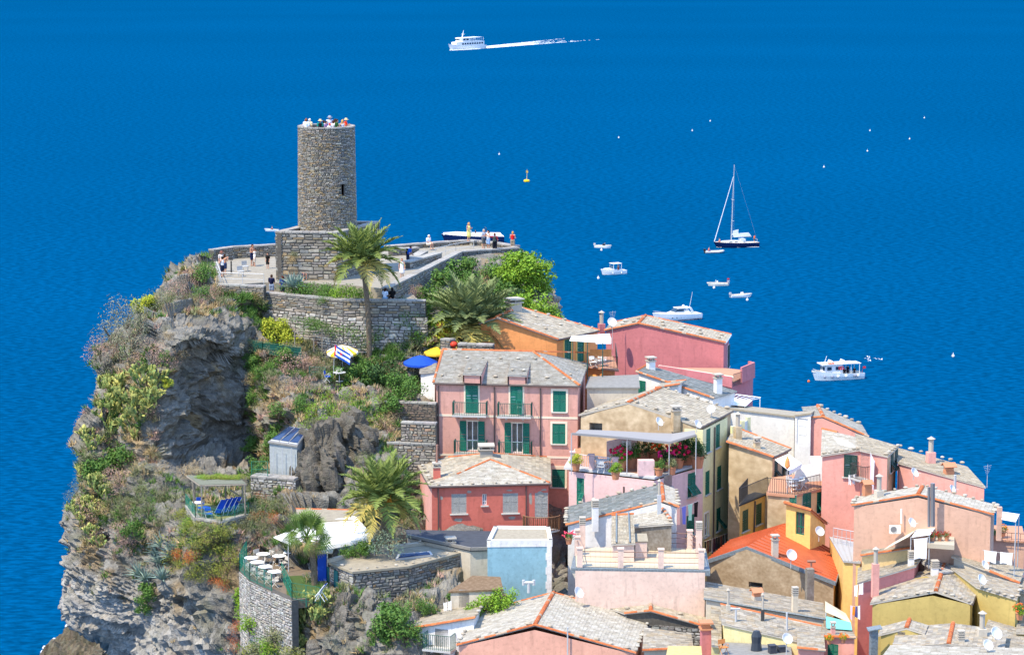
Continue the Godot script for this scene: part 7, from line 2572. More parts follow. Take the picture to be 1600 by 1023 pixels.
	r.trousers = net([[j.pelvis + Y(0.04), j.pelvis + Y(-0.02), 0.13 + e, 0.135 + e], [j.hl, j.kl, 0.098 + e, 0.068 + e], [j.kl, j.al, 0.068 + e, 0.055 + e], [j.hr, j.kr, 0.098 + e, 0.068 + e], [j.kr, j.ar, 0.068 + e, 0.055 + e]], cell, 0.04).mesh()
	var km: Vector3 = (j.kl + j.kr) * 0.5
	r.skirt = net([[j.pelvis + Y(0.05), j.pelvis.lerp(km, 0.85), 0.14 + e, 0.185 + e], [j.hl.lerp(j.kl, 0.3), j.hl.lerp(j.kl, 0.8), 0.10 + e, 0.11 + e], [j.hr.lerp(j.kr, 0.3), j.hr.lerp(j.kr, 0.8), 0.10 + e, 0.11 + e]], cell, 0.06).mesh()
	r.hair = net([[hc + V(0, 0.06, -0.02), hc + V(0, 0.0, -0.045), 0.100, 0.098]], 0.025, 0.03).mesh()
	r.long_hair = net([[hc + V(0, 0.06, -0.02), hc + V(0, 0.0, -0.045), 0.100, 0.100], [hc + V(0, 0.0, -0.06), hc + V(0, -0.26, -0.10), 0.095, 0.075]], 0.025, 0.04).mesh()
	var hat := MB.new()
	hat.lathe(hc + V(0, 0.065, -0.005), [Vector2(0.21, -0.02), Vector2(0.115, 0.0), Vector2(0.105, 0.08), Vector2(0.07, 0.105), Vector2(0.001, 0.11)], 14)
	hat.lathe(hc + V(0, 0.06, -0.005), [Vector2(0.001, 0.0), Vector2(0.115, -0.004), Vector2(0.21, -0.022)], 14)
	r.hat = hat.mesh()
	var capm := MB.new()
	capm.lathe(hc + V(0, 0.04, -0.01), [Vector2(0.118, 0.0), Vector2(0.11, 0.06), Vector2(0.07, 0.105), Vector2(0.001, 0.12)], 12)
	capm.obox(hc + V(0, 0.045, 0.16), V(0.075, 0, 0), Y(0.008), V(0, -0.01, 0.06))
	r.cap = capm.mesh()
	var bp := MB.new()
	var cc: Vector3 = j.chest
	bp.append(net([[cc + V(-0.06, 0.06, -0.2), cc + V(0.06, 0.06, -0.2), 0.095, 0.095], [cc + V(-0.07, -0.2, -0.21), cc + V(0.07, -0.2, -0.21), 0.105, 0.105], [cc + V(0, 0.06, -0.2), cc + V(0, -0.2, -0.21), 0.11, 0.115]], 0.03, 0.05), Transform3D.IDENTITY)
	for s in [-0.11, 0.11]: bp.tube([cc + V(s, 0.1, -0.15), cc + V(s, 0.165, 0.0), cc + V(s, 0.02, 0.165), cc + V(s, -0.18, -0.13)], 0.02, 0.02, 5)
	r.backpack = bp.mesh()
	figures[called] = r
	return r
func cloth(c: Color) -> StandardMaterial3D:
	return mt("cloth_" + c.to_html(false), c, 0.9)
# where: feet (or seat level for a sitter); yaw 0 faces the camera
func person(label: String, where: Vector3, yaw: float, pz: String, o: Dictionary, group := "") -> void:
	var t := thing("person", label, "person", where, group)
	var f := figure(pz)
	var s: float = o.get("h", 1.72) / 1.72
	t.rotation.y = yaw
	t.scale = V(s, s, s)
	inst(f.body, "body", mt("skin_%d" % int(o.get("skin", 0)), [lin(0.50, 0.27, 0.185), lin(0.42, 0.21, 0.135), lin(0.56, 0.32, 0.23)][int(o.get("skin", 0))], 0.6), t, Transform3D.IDENTITY)
	for k in ["shirt", "vest", "shorts", "trousers", "skirt", "hair", "long_hair", "hat", "cap", "backpack"]:
		if o.has(k): inst(f[k], k, cloth(o[k]), t, Transform3D.IDENTITY)
func make_people() -> void:
	var brown := Color(0.22, 0.13, 0.08)
	var blonde := Color(0.72, 0.55, 0.30)
	var black := Color(0.06, 0.05, 0.05)
	var grey := Color(0.62, 0.60, 0.58)
	var straw := Color(0.86, 0.78, 0.58)
	var c := at(511.5, 365, 214.8)
	var deck := 61.82
	var top := "people on the tower top"
	var tp := func(px: float, dz: float) -> Vector3: return V(c.x + clampf((px - 511.5) * 0.0534, -1.62, 1.62), deck, c.z + dz)
	person("person in a turquoise shirt with dark red hair at the tower parapet", tp.call(476, 0.6), -1.9, "phone", {"shirt": Color(0.15, 0.68, 0.72), "trousers": Color(0.2, 0.25, 0.35), "hair": Color(0.32, 0.1, 0.08)}, top)
	person("person in a pale blue-white shirt seen from behind on the tower", tp.call(482, 1.15), PI - 0.2, "stand", {"shirt": Color(0.82, 0.86, 0.93), "shorts": Color(0.35, 0.36, 0.4), "hair": Color(0.45, 0.28, 0.2), "h": 1.78}, top)
	person("person with white hair and cream shirt behind the pale blue shirt on the tower", tp.call(486, 0.3), 2.6, "stand", {"shirt": Color(0.86, 0.8, 0.66), "shorts": Color(0.3, 0.3, 0.3), "hair": Color(0.85, 0.84, 0.82), "h": 1.7}, top)
	person("person with a black backpack and straw hat on the tower", tp.call(504, 1.45), PI, "stand", {"shirt": Color(0.10, 0.50, 0.47), "shorts": Color(0.15, 0.17, 0.25), "hat": straw, "backpack": Color(0.04, 0.05, 0.08)}, top)
	person("person in a white top beside the black backpack on the tower", tp.call(509, 1.1), 2.4, "stand", {"shirt": Color(0.85, 0.83, 0.82), "shorts": Color(0.5, 0.45, 0.4), "hair": brown, "h": 1.62}, top)
	person("person in a lilac top leaning over something on the tower", tp.call(512.5, 1.3), 1.2, "phone", {"shirt": Color(0.55, 0.45, 0.62), "trousers": Color(0.08, 0.09, 0.18), "hair": black, "h": 1.6}, top)
	person("tall person in a pale grey shirt and grey hat on the tower", tp.call(517, 0.1), PI + 0.3, "stand", {"shirt": Color(0.78, 0.79, 0.86), "shorts": Color(0.3, 0.3, 0.33), "hat": Color(0.6, 0.62, 0.66), "h": 1.9}, top)
	person("child in a red cap and white shirt on the tower", tp.call(518.5, 1.5), 0.6, "phone", {"shirt": Color(0.88, 0.84, 0.82), "shorts": Color(0.7, 0.25, 0.18), "cap": Color(0.85, 0.08, 0.08), "h": 1.42}, top)
	person("person in a white floral blouse between the red cap and the green shirt", tp.call(523.5, 0.9), 2.9, "stand", {"shirt": Color(0.84, 0.84, 0.88), "trousers": Color(0.4, 0.4, 0.5), "hair": brown, "h": 1.6}, top)
	person("person with brown hair and bare shoulders on the tower", tp.call(525.5, 0.2), -2.6, "camera", {"vest": Color(0.75, 0.55, 0.42), "shorts": Color(0.4, 0.35, 0.3), "long_hair": brown, "h": 1.68}, top)
	person("person in a dark green shirt on the tower", tp.call(529, 1.2), 1.9, "phone", {"shirt": Color(0.13, 0.30, 0.16), "trousers": Color(0.15, 0.15, 0.2), "hair": brown, "h": 1.74}, top)
	person("person with blonde hair in a pale patterned dress on the tower", tp.call(538, 0.9), 2.7, "stand", {"vest": Color(0.72, 0.76, 0.88), "skirt": Color(0.70, 0.74, 0.88), "long_hair": blonde, "h": 1.66}, top)
	person("person in a bright orange-red shirt and straw hat on the tower", tp.call(547, 0.3), 1.7, "phone", {"shirt": Color(0.92, 0.22, 0.06), "shorts": Color(0.4, 0.35, 0.3), "hat": straw, "h": 1.74}, top)
	var pl := "people on the plaza"
	person("person in a white top photographing at the plaza rail", lv(347, 432), -2.2, "camera", {"vest": Color(0.88, 0.88, 0.90), "shorts": Color(0.10, 0.14, 0.24), "hair": black, "h": 1.66}, pl)
	person("person with bare arms beside the photographer at the plaza rail", lv(351, 428), 2.4, "camera", {"vest": Color(0.80, 0.58, 0.45), "shorts": Color(0.14, 0.2, 0.36), "long_hair": brown, "h": 1.66}, pl)
	person("person in a sun hat behind the photographer at the plaza rail", lv(346, 424), 0.4, "stand", {"shirt": Color(0.85, 0.8, 0.78), "shorts": Color(0.25, 0.3, 0.4), "hat": Color(0.55, 0.35, 0.3), "h": 1.7}, pl)
	person("bare-chested person in navy shorts standing on the plaza", lv(394, 415), 0.9, "phone", {"shorts": Color(0.06, 0.10, 0.25), "hair": brown, "h": 1.84, "skin": 1}, pl)
	person("child in a white hat beside the bare-chested person", lv(397.5, 416), -1.2, "stand", {"shirt": Color(0.86, 0.85, 0.84), "shorts": Color(0.75, 0.72, 0.68), "hat": Color(0.9, 0.9, 0.9), "h": 1.25}, pl)
	person("child in a black shirt and shorts with red shoes by the plinth", lv(418, 419.5), -0.5, "stand", {"shirt": Color(0.05, 0.05, 0.06), "shorts": Color(0.06, 0.06, 0.08), "hair": brown, "h": 1.32}, pl)
	person("person in a navy shirt behind the hedge parapet", V(-19.66, 49.5, -208.3), PI - 0.4, "phone", {"shirt": Color(0.06, 0.08, 0.2), "shorts": Color(0.55, 0.6, 0.68), "hair": brown, "h": 1.78}, pl)
	person("person in a blue patterned shirt with long red-brown hair behind the hedge parapet", V(-18.72, 49.5, -208.0), PI + 0.3, "stand", {"shirt": Color(0.10, 0.22, 0.52), "shorts": Color(0.15, 0.2, 0.35), "long_hair": Color(0.30, 0.13, 0.07), "h": 1.7}, pl)
	person("seated person with bare shoulders beside the agave", lv(473, 437), 0.5, "sit", {"vest": Color(0.3, 0.4, 0.5), "shorts": Color(0.2, 0.2, 0.3), "hair": brown, "skin": 1}, pl)
	person("person in a blue shirt with a black backpack stooping by the ledge", lv(637, 414), 1.3, "lean", {"shirt": Color(0.05, 0.33, 0.72), "shorts": Color(0.08, 0.1, 0.2), "hair": black, "backpack": Color(0.05, 0.05, 0.08), "h": 1.72}, pl)
	person("person in a white vest and pale skirt walking on the plaza", lv(628, 435), 0.1, "walk", {"vest": Color(0.92, 0.92, 0.93), "skirt": Color(0.85, 0.83, 0.82), "hair": Color(0.5, 0.3, 0.2), "h": 1.64}, pl)
	person("seated person in white on the ledge by the back parapet", lv(669, 390) + V(0, 0.1, 0.2), 0.9, "sit", {"shirt": Color(0.86, 0.87, 0.92), "shorts": Color(0.8, 0.75, 0.7), "hair": Color(0.85, 0.82, 0.78), "h": 1.75}, pl)
	person("seated person in a black dress with long dark hair on the stone wall", lv(613, 477, 49.5) + V(0, 0.15, -0.2), PI + 0.3, "sit", {"shirt": Color(0.04, 0.04, 0.05), "skirt": Color(0.04, 0.04, 0.05), "long_hair": black, "h": 1.7}, pl)
	person("seated person in pale blue on the stone wall beside the black dress", lv(601, 477, 49.5) + V(0, 0.15, -0.2), 2.6, "sit", {"shirt": Color(0.78, 0.84, 0.92), "trousers": Color(0.5, 0.65, 0.8), "long_hair": brown, "h": 1.66}, pl)
	var lk := "people at the lookout"
	person("person with blonde hair in a pale yellow dress standing on the parapet", lv(732, 386) + V(0, 0.45, -0.6), 0.9, "phone", {"vest": Color(0.88, 0.82, 0.50), "skirt": Color(0.88, 0.82, 0.50), "long_hair": blonde, "h": 1.72}, lk)
	person("person in a pale checked shirt and grey shorts at the lookout", lv(755.5, 389), 0.9, "phone", {"shirt": Color(0.66, 0.70, 0.76), "shorts": Color(0.33, 0.35, 0.36), "hair": grey, "h": 1.8}, lk)
	person("person in a white top and denim shorts photographing at the lookout", lv(763, 389.5), -0.8, "camera", {"vest": Color(0.9, 0.88, 0.88), "shorts": Color(0.50, 0.62, 0.78), "long_hair": black, "h": 1.7}, lk)
	person("person in a maroon shirt with a backpack pointing out to sea", lv(773, 395), PI - 0.1, "point", {"shirt": Color(0.52, 0.16, 0.22), "trousers": Color(0.08, 0.10, 0.15), "hair": Color(0.4, 0.25, 0.18), "backpack": Color(0.24, 0.28, 0.27), "h": 1.76}, lk)
	person("person in a red vest and beige shorts with a dark bag at the lookout end", lv(801, 391), PI - 0.3, "phone", {"vest": Color(0.80, 0.12, 0.14), "shorts": Color(0.58, 0.53, 0.46), "hair": blonde, "h": 1.7}, lk)
# ---- boats ------------------------------------------------------------------
# hull along +z (bow), waterline at y = 0
func hull(L: float, B: float, fb: float, bowrise: float, depth := 0.5, transom := 0.85, inner := 0.0) -> Array:
	var outer := MB.new()
	var deck := MB.new()
	var n := 16
	var last := []
	for i in n + 1:
		var t := float(i) / n
		var b := B * 0.5 * (lerpf(transom, 1.0, smoothstep(0, 0.4, t)) if t < 0.45 else pow(maxf(0.0, 1.0 - pow((t - 0.45) / 0.55, 2.2)), 0.75))
		var g := fb + bowrise * t * t
		var z := -L / 2 + L * t
		var zb := z - (L * 0.07 * smoothstep(0.6, 1.0, t))
		var row := []
		for s in [-1.0, 1.0]:
			row.append([V(s * b, g, z), V(s * b * 0.97, g * 0.5, lerpf(z, zb, 0.5)), V(s * b * 0.86, 0.0, zb), V(s * b * 0.4, -depth * 0.8, zb), V(0, -depth, zb)])
		if i > 0:
			for k in 4:
				outer.quad(last[1][k + 1], row[1][k + 1], row[1][k], last[1][k])
				outer.quad(row[0][k + 1], last[0][k + 1], last[0][k], row[0][k])
			var dn := Y(-inner)
			var m := 0.88 if inner > 0 else 0.985
			var q := [last[0][0] * V(m, 1, 1) + dn, last[1][0] * V(m, 1, 1) + dn, row[1][0] * V(m, 1, 1) + dn, row[0][0] * V(m, 1, 1) + dn]
			deck.quad(q[0], q[1], q[2], q[3])
			if inner > 0:
				deck.quad(last[0][0], last[0][0] * V(m, 1, 1), row[0][0] * V(m, 1, 1), row[0][0])
				deck.quad(row[1][0], row[1][0] * V(m, 1, 1), last[1][0] * V(m, 1, 1), last[1][0])
				deck.quad(last[0][0] * V(m, 1, 1), q[0], q[3], row[0][0] * V(m, 1, 1))
				deck.quad(row[1][0] * V(m, 1, 1), q[2], q[1], last[1][0] * V(m, 1, 1))
		else:
			outer.poly([row[0][0], row[0][1], row[0][2], row[0][3], row[0][4], row[1][3], row[1][2], row[1][1], row[1][0]])
		last = row
	return [outer, deck]
var bo: Vector3
var bn: Node3D
var bx: Transform3D
func boat(called: String, label: String, px: float, py: float, yaw: float, category := "boat") -> void:
	var p := lv(px, py, 0.0)
	bn = thing(called, label, category, p)
	bn.rotation.y = yaw
func bput(mb: MB, called: String, m: Material, parent: Node = null) -> MeshInstance3D:
	var par: Node = parent if parent else bn
	var o := MeshInstance3D.new()
	o.name = part_name(par, called)
	o.mesh = mb.mesh()
	o.material_override = m
	par.add_child(o)
	return o
func crew(label: String, local: Vector3, yaw: float, pz: String, o: Dictionary) -> void:
	var p: Vector3 = bn.position + Basis(Vector3.UP, bn.rotation.y) * local
	person(label, p, bn.rotation.y + yaw, pz, o, "people in boats")
func make_boats() -> void:
	var white := mt("boat_white", lin(0.74, 0.74, 0.74), 0.35)
	var dk := mt("boat_deck", lin(0.60, 0.57, 0.50), 0.7)
	var glass := mt("boat_glass", lin(0.02, 0.05, 0.09), 0.08)
	var navy := mt("boat_navy", lin(0.006, 0.016, 0.07), 0.3)
	var metal := M("galvanised")
	var orange := mt("boat_orange", lin(0.72, 0.14, 0.03), 0.6)
	var black := mt("boat_black", lin(0.015, 0.016, 0.02), 0.5)
	var flagred := mt("boat_red", lin(0.6, 0.04, 0.05), 0.8)
	boat("ferry", "white double-deck passenger ferry under way with a foaming wake", 727, 77, -0.66, "ferry")
	bn.scale = V(1.25, 1.15, 1.4)
	var h := hull(24.0, 6.2, 1.9, 1.5, 0.6, 0.95)
	bput(h[0], "hull", white)
	bput(h[1], "deck", dk)
	var c1 := MB.new()
	c1.prism([V(-2.7, 0, 5.5), V(-2.7, 0, -10.5), V(2.7, 0, -10.5), V(2.7, 0, 5.5), V(1.6, 0, 8.0), V(-1.6, 0, 8.0)].duplicate().map(func(v): return v), 1.8, 4.2)
	var lower := bput(c1, "saloon", white)
	for s in [-1.0, 1.0]:
		for k in 9:
			var w := MB.new()
			w.obox(V(s * 2.72, 3.2, 4.6 - k * 1.7), V(0.03, 0, 0), Y(0.42), V(0, 0, 0.55))
			bput(w, "window", glass, lower)
	var c2 := MB.new()
	c2.prism([V(-2.3, 0, 4.2), V(-2.3, 0, -1.0), V(2.3, 0, -1.0), V(2.3, 0, 4.2), V(1.3, 0, 5.6), V(-1.3, 0, 5.6)], 4.2, 6.2)
	var wh := bput(c2, "wheelhouse", white)
	for s in [-1.0, 1.0]:
		for k in 2:
			var w := MB.new()
			w.obox(V(s * 2.32, 5.4, 3.2 - k * 2.2), V(0.03, 0, 0), Y(0.4), V(0, 0, 0.8))
			bput(w, "window", glass, wh)
	for x in [-0.9, 0.0, 0.9]:
		var w := MB.new()
		w.obox(V(x, 5.4, 5.63), V(0.38, 0, 0), Y(0.4), V(0, 0, 0.03))
		bput(w, "window", glass, wh)
	var cn := MB.new()
	cn.box(V(0, 6.3, -2.5), V(5.2, 0.15, 13.5))
	bput(cn, "sun_deck_roof", white)
	var rl := MB.new()
	for s in [-1.0, 1.0]:
		rl.tube([V(s * 2.65, 5.2, -1), V(s * 2.65, 5.2, -10.3)], 0.06, 0.06, 4)
		for k in 7: rl.tube([V(s * 2.6, 4.2, -1 - k * 1.5), V(s * 2.5, 6.3, -1 - k * 1.5)], 0.06, 0.06, 4)
	bput(rl, "railing", white)
	var ms := MB.new()
	ms.tube([V(0, 6.3, 2.2), V(0, 10.2, 1.2)], 0.35, 0.08, 6)
	ms.tube([V(-1.1, 8.2, 1.7), V(1.1, 8.2, 1.7)], 0.07, 0.07, 4)
	bput(ms, "mast", white)
	var fp := lv(727, 77, 0.0)
	var fwd := Basis(Vector3.UP, -0.5) * V(0, 0, 1)
	var side := Basis(Vector3.UP, -0.5) * V(1, 0, 0)
	var foam := MB.new()
	for i in 7000:
		var t := pow(rng.randf(), 1.7)
		var dist := 13.0 + t * 150.0
		var half := 4.2 + t * 11.0
		var edge := rng.randf() < 0.22
		var sd := (1.0 if rng.randf() < 0.55 else -1.0)
		var lat := sd * half * rng.randf_range(0.86, 1.02) if edge else rng.randf_range(-half, half)
		if not edge and rng.randf() < t: continue
		if rng.randf() < sqrt(t) * 0.96: continue
		var s := rng.randf_range(0.3, 1.1) * (1.0 - t * 0.45)
		var p := fp - fwd * dist + side * lat
		foam.obox(p + Y(0.06), V(s * rng.randf_range(0.8, 1.6), 0, 0), V(0, 0.05 + rng.randf() * 0.15 * (1.0 - t), 0), V(0, 0, s * 0.7))
	for i in 900:
		var a := rng.randf()
		var sd := 1.0 if rng.randf() < 0.5 else -1.0
		var p := fp + fwd * (17.0 - a * 30.0) + side * sd * (0.6 + 3.3 * minf(1.0, a * 2.2) + rng.randf() * (0.5 + a * 1.4))
		foam.obox(p + Y(0.15), V(rng.randf_range(0.2, 0.6), 0, 0), V(0, 0.1 + rng.randf() * 0.3, 0), V(0, 0, rng.randf_range(0.2, 0.6)))
	var fo := put(foam, "wake_foam", M("foam"))
	tag(fo, "white foam of the ferry's wake and bow wave", "foam", "", "stuff")
	var sf := MB.new()
	for i in 260:
		var u := rng.randf()
		var p := lv(lerpf(70, 135, u), lerpf(1026, 985, u) + rng.randfn() * 6.0 - 3, 0.0)
		var s := rng.randf_range(0.06, 0.32)
		sf.obox(p + Y(0.08), V(s * 1.6, 0, 0), Y(0.06), V(0, 0, s * 1.4))
	tag(put(sf, "surf_foam", M("foam")), "white surf washing round the low sea rock", "foam", "", "stuff")
	boat("sailing_yacht", "dark blue sailing sloop at anchor with bare mast and furled sails", 1150, 386, -1.35, "sailing boat")
	h = hull(11.5, 3.5, 1.15, 0.35, 0.5, 0.7)
	bput(h[0], "hull", navy)
	bput(h[1], "deck", mt("boat_teak", lin(0.60, 0.52, 0.42), 0.7))
	var st := MB.new()
	for s in [-1.0, 1.0]:
		st.tube([V(s * 1.3, 0.08, -5.6), V(s * 1.52, 0.1, 0), V(s * 0.7, 0.12, 4.0), V(0, 0.14, 5.0)], 0.05, 0.05, 4)
	bput(st, "waterline_stripe", white)
	var cab := MB.new()
	cab.prism([V(-0.95, 0, 2.6), V(-1.1, 0, -1.6), V(1.1, 0, -1.6), V(0.95, 0, 2.6), V(0.4, 0, 3.6), V(-0.4, 0, 3.6)], 1.2, 1.62)
	var cb := bput(cab, "coachroof", white)
	for s in [-1.0, 1.0]:
		for z in [1.6, 0.2]:
			var w := MB.new()
			w.obox(V(s * 1.04, 1.44, z), V(0.03, 0, 0), Y(0.08), V(0, 0, 0.4))
			bput(w, "window", glass, cb)
	var sp := MB.new()
	sp.prism([V(-1.0, 0, -1.0), V(-1.1, 0, -2.2), V(1.1, 0, -2.2), V(1.0, 0, -1.0)], 1.6, 2.1)
	bput(sp, "sprayhood", mt("sprayhood", lin(0.5, 0.55, 0.62), 0.8))
	var mast := MB.new()
	mast.tube([V(0, 1.2, 1.2), V(0, 20.4, 0.65)], 0.12, 0.07, 6)
	for y in [6.6, 11.8]:
		mast.tube([V(-1.0, y, 0.9), V(0, y - 0.1, 1.0), V(1.0, y, 0.9)], 0.06, 0.06, 4)
	bput(mast, "mast", metal)
	var fs := MB.new()
	fs.tube([V(0, 1.6, 5.5), V(0, 17.4, 0.85)], 0.1, 0.07, 6)
	bput(fs, "furled_genoa", white)
	var rg := MB.new()
	for s in [-1.0, 1.0]:
		rg.tube([V(s * 1.6, 1.2, 0.9), V(s * 1.0, 6.6, 0.9), V(s * 1.0, 11.8, 0.9), V(0, 19.6, 0.7)], 0.012, 0.012, 3)
	rg.tube([V(0, 1.3, -5.6), V(0, 20.3, 0.65)], 0.012, 0.012, 3)
	bput(rg, "rigging", metal)
	var bm := MB.new()
	bm.tube([V(0, 2.6, 0.9), V(0, 2.5, -4.0)], 0.1, 0.1, 6)
	bput(bm, "boom", metal)
	var sl := MB.new()
	sl.obox(V(0, 3.0, -1.4), V(0.16, 0, 0), V(0, 0.42, 0.35), V(0, -0.1, 2.2))
	sl.obox(V(0, 3.7, 0.1), V(0.13, 0, 0), Y(0.5), V(0, -0.15, 0.7))
	bput(sl, "furled_mainsail", white)
	var wheel := MB.new()
	wheel.tube([V(-1.3, 1.2, -5.0), V(-1.3, 1.9, -5.2), V(1.3, 1.9, -5.2), V(1.3, 1.2, -5.0)], 0.03, 0.03, 4)
	bput(wheel, "pushpit", metal)
	crew("person with an orange top at the stern of the blue sloop", V(0.6, 1.2, -4.6), 0.4, "stand", {"shirt": Color(0.85, 0.4, 0.2), "shorts": Color(0.2, 0.2, 0.25), "hair": Color(0.1, 0.08, 0.08)})
	crew("person crouching on the foredeck of the blue sloop", V(0.2, 1.1, 4.2), 0.4, "sit", {"vest": Color(0.8, 0.6, 0.5), "shorts": Color(0.75, 0.3, 0.2), "hair": Color(0.2, 0.12, 0.1)})
	boat("inflatable_dinghy", "grey and white inflatable dinghy beside the blue sloop", 1116, 395, 1.75)
	var tb := MB.new()
	for s in [-1.0, 1.0]:
		tb.tube([V(s * 0.75, 0.28, -2.2), V(s * 0.75, 0.28, 1.0), V(s * 0.55, 0.4, 1.9), V(0, 0.5, 2.4)], 0.26, 0.22, 8)
	bput(tb, "tubes", M("rubber_grey"))
	var fl := MB.new()
	fl.box(V(0, 0.16, -0.2), V(1.3, 0.08, 3.9))
	bput(fl, "floor", dk)
	var ob := MB.new()
	ob.box(V(0, 0.75, -2.35), V(0.4, 0.55, 0.5))
	ob.box(V(0, 0.2, -2.4), V(0.16, 0.8, 0.2))
	bput(ob, "outboard", black)
	crew("person in an orange life vest steering the inflatable dinghy", V(0.1, 0.1, -1.3), 0, "sit", {"vest": Color(0.92, 0.35, 0.15), "shorts": Color(0.1, 0.2, 0.5), "hair": Color(0.7, 0.65, 0.6)})
	var small := [["motor_dinghy", "small white inflatable with a dark console at its mooring", 943, 387, 1.2, 4.2, 1.7], ["open_boat", "small cream open boat with a short flag staff at its mooring", 1121, 446, -1.5, 4.6, 1.8], ["open_boat", "small white open boat with a windscreen moored by a white buoy", 1159, 464, 1.75, 4.6, 1.8]]
	for q in small:
		boat(q[0], q[1], q[2], q[3], q[4])
		h = hull(q[5], q[6], 0.55, 0.25, 0.3, 0.85, 0.28)
		bput(h[0], "hull", mt("boat_cream", lin(0.70, 0.66, 0.56), 0.5) if "cream" in q[1] else white)
		bput(h[1], "deck", dk)
		var co := MB.new()
		co.box(V(0, 0.75, 0.1), V(0.6, 0.55, 0.5))
		bput(co, "console", black if "dark" in q[1] else white)
		var ws := MB.new()
		ws.obox(V(0, 1.1, 0.35), V(0.4, 0, 0), V(0, 0.18, -0.08), V(0, 0.004, 0.01))
		bput(ws, "windscreen", glass)
		var sb := MB.new()
		sb.box(V(0, 0.45, -1.2), V(q[6] * 0.7, 0.12, 0.4))
		sb.box(V(0, 0.45, 1.1), V(q[6] * 0.5, 0.12, 0.5))
		bput(sb, "thwarts", dk)
		var om := MB.new()
		om.box(V(0, 0.8, -q[5] / 2 - 0.2), V(0.35, 0.5, 0.45))
		om.box(V(0, 0.2, -q[5] / 2 - 0.2), V(0.14, 0.8, 0.2))
		bput(om, "outboard", M("rubber_grey"))
		if "flag" in q[1]:
			var fg := MB.new()
			fg.tube([V(0.4, 0.6, -2.1), V(0.4, 1.7, -2.2)], 0.025, 0.02, 4)
			fg.obox(V(0.4, 1.5, -2.42), V(0.01, 0, 0), Y(0.16), V(0, 0, 0.2))
			bput(fg, "flag", flagred)
	boat("cabin_boat", "white cabin boat with a canopy frame and hanging fenders", 958, 428, -1.15)
	h = hull(6.2, 2.3, 0.85, 0.5, 0.4, 0.85, 0.25)
	bput(h[0], "hull", white)
	bput(h[1], "deck", white)
	var cu := MB.new()
	cu.prism([V(-0.85, 0, 1.6), V(-0.95, 0, 0.1), V(0.95, 0, 0.1), V(0.85, 0, 1.6), V(0.3, 0, 2.3), V(-0.3, 0, 2.3)], 0.85, 1.35)
	bput(cu, "cuddy", white)
	var tf := MB.new()
	for z in [0.4, -1.6]:
		tf.tube([V(-1.0, 0.9, z), V(-0.95, 2.4, z - 0.1), V(0.95, 2.4, z - 0.1), V(1.0, 0.9, z)], 0.05, 0.05, 5)
	bput(tf, "canopy_frame", white)
	var tc := MB.new()
	tc.box(V(0, 2.45, -0.65), V(2.0, 0.08, 2.3))
	bput(tc, "canopy", white)
	var wsn := MB.new()
	wsn.obox(V(0, 1.65, 0.35), V(0.85, 0, 0), V(0, 0.3, -0.15), V(0, 0.005, 0.01))
	bput(wsn, "windscreen", glass)
	for z in [-1.6, 0.6]:
		var fd := MB.new()
		fd.ball(V(1.2, 0.35, z), V(0.13, 0.3, 0.13), 8, 5)
		bput(fd, "fender", white)
	crew("person with a bare back in the cabin boat", V(0.3, 0.5, -1.2), 0.8, "stand", {"shorts": Color(0.6, 0.3, 0.25), "hair": Color(0.2, 0.12, 0.1)})
	boat("motor_yacht", "white motor yacht with raked windscreen behind the maroon house", 1056, 500, -1.12, "motor yacht")
	bn.scale = Vector3.ONE * 0.8
	h = hull(13.5, 4.0, 1.5, 0.8, 0.6, 0.9)
	bput(h[0], "hull", white)
	bput(h[1], "deck", dk)
	var bl := MB.new()
	for s in [-1.0, 1.0]:
		bl.tube([V(s * 1.72, 0.2, -6.6), V(s * 1.88, 0.22, 0.0), V(s * 1.2, 0.25, 4.2)], 0.12, 0.08, 5)
		for z in [-0.5, 0.7, 1.9]: bl.ball(V(s * 1.86, 0.9, z), V(0.12, 0.12, 0.22), 6, 4)
	bput(bl, "portholes", navy)
	var sup := MB.new()
	var sec := [[-3.6, 1.5, 1.5, 1.5], [-3.2, 1.6, 2.3, 1.3], [0.2, 1.6, 2.4, 1.25], [2.2, 1.5, 1.9, 1.0], [5.2, 0.7, 1.95, 0.3]]
	for i in 4:
		var p: Array = sec[i]
		var q: Array = sec[i + 1]
		for s in [-1.0, 1.0]:
			var a0 := V(s * p[1], 1.5, p[0])
			var a1 := V(s * p[3], p[2], p[0])
			var b0 := V(s * q[1], 1.5, q[0])
			var b1 := V(s * q[3], q[2], q[0])
			if s > 0: sup.quad(a0, b0, b1, a1)
			else: sup.quad(b0, a0, a1, b1)
		sup.quad(V(-p[3], p[2], p[0]), V(p[3], p[2], p[0]), V(q[3], q[2], q[0]), V(-q[3], q[2], q[0]))
	bput(sup, "superstructure", white)
	var wg := MB.new()
	for s in [-1.0, 1.0]:
		wg.slab(V(s * 1.4, 2.35, -1.6), V(s * 1.3, 2.3, 0.9), V(s * 1.1, 2.95, 0.0), V(s * 1.25, 2.95, -1.6), 0.03 * s)
	wg.slab(V(-1.25, 2.3, 0.95), V(1.25, 2.3, 0.95), V(1.08, 2.95, 0.05), V(-1.08, 2.95, 0.05), 0.03)
	bput(wg, "windscreen", glass)
	var ht := MB.new()
	ht.box(V(0, 3.1, -1.9), V(2.6, 0.16, 3.8))
	ht.obox(V(-1.25, 2.3, -4.0), V(0.08, 0, 0), V(0, 0.8, 0.5), V(0, 0, 0.35))
	ht.obox(V(1.25, 2.3, -4.0), V(0.08, 0, 0), V(0, 0.8, 0.5), V(0, 0, 0.35))
	bput(ht, "hardtop", white)
	var rd := MB.new()
	rd.ball(V(0, 3.5, -2.2), V(0.35, 0.3, 0.35), 8, 5)
	rd.tube([V(0.6, 3.1, -3.6), V(0.7, 7.0, -4.4)], 0.05, 0.03, 4)
	bput(rd, "radar_and_aerial", white)
	var brl := MB.new()
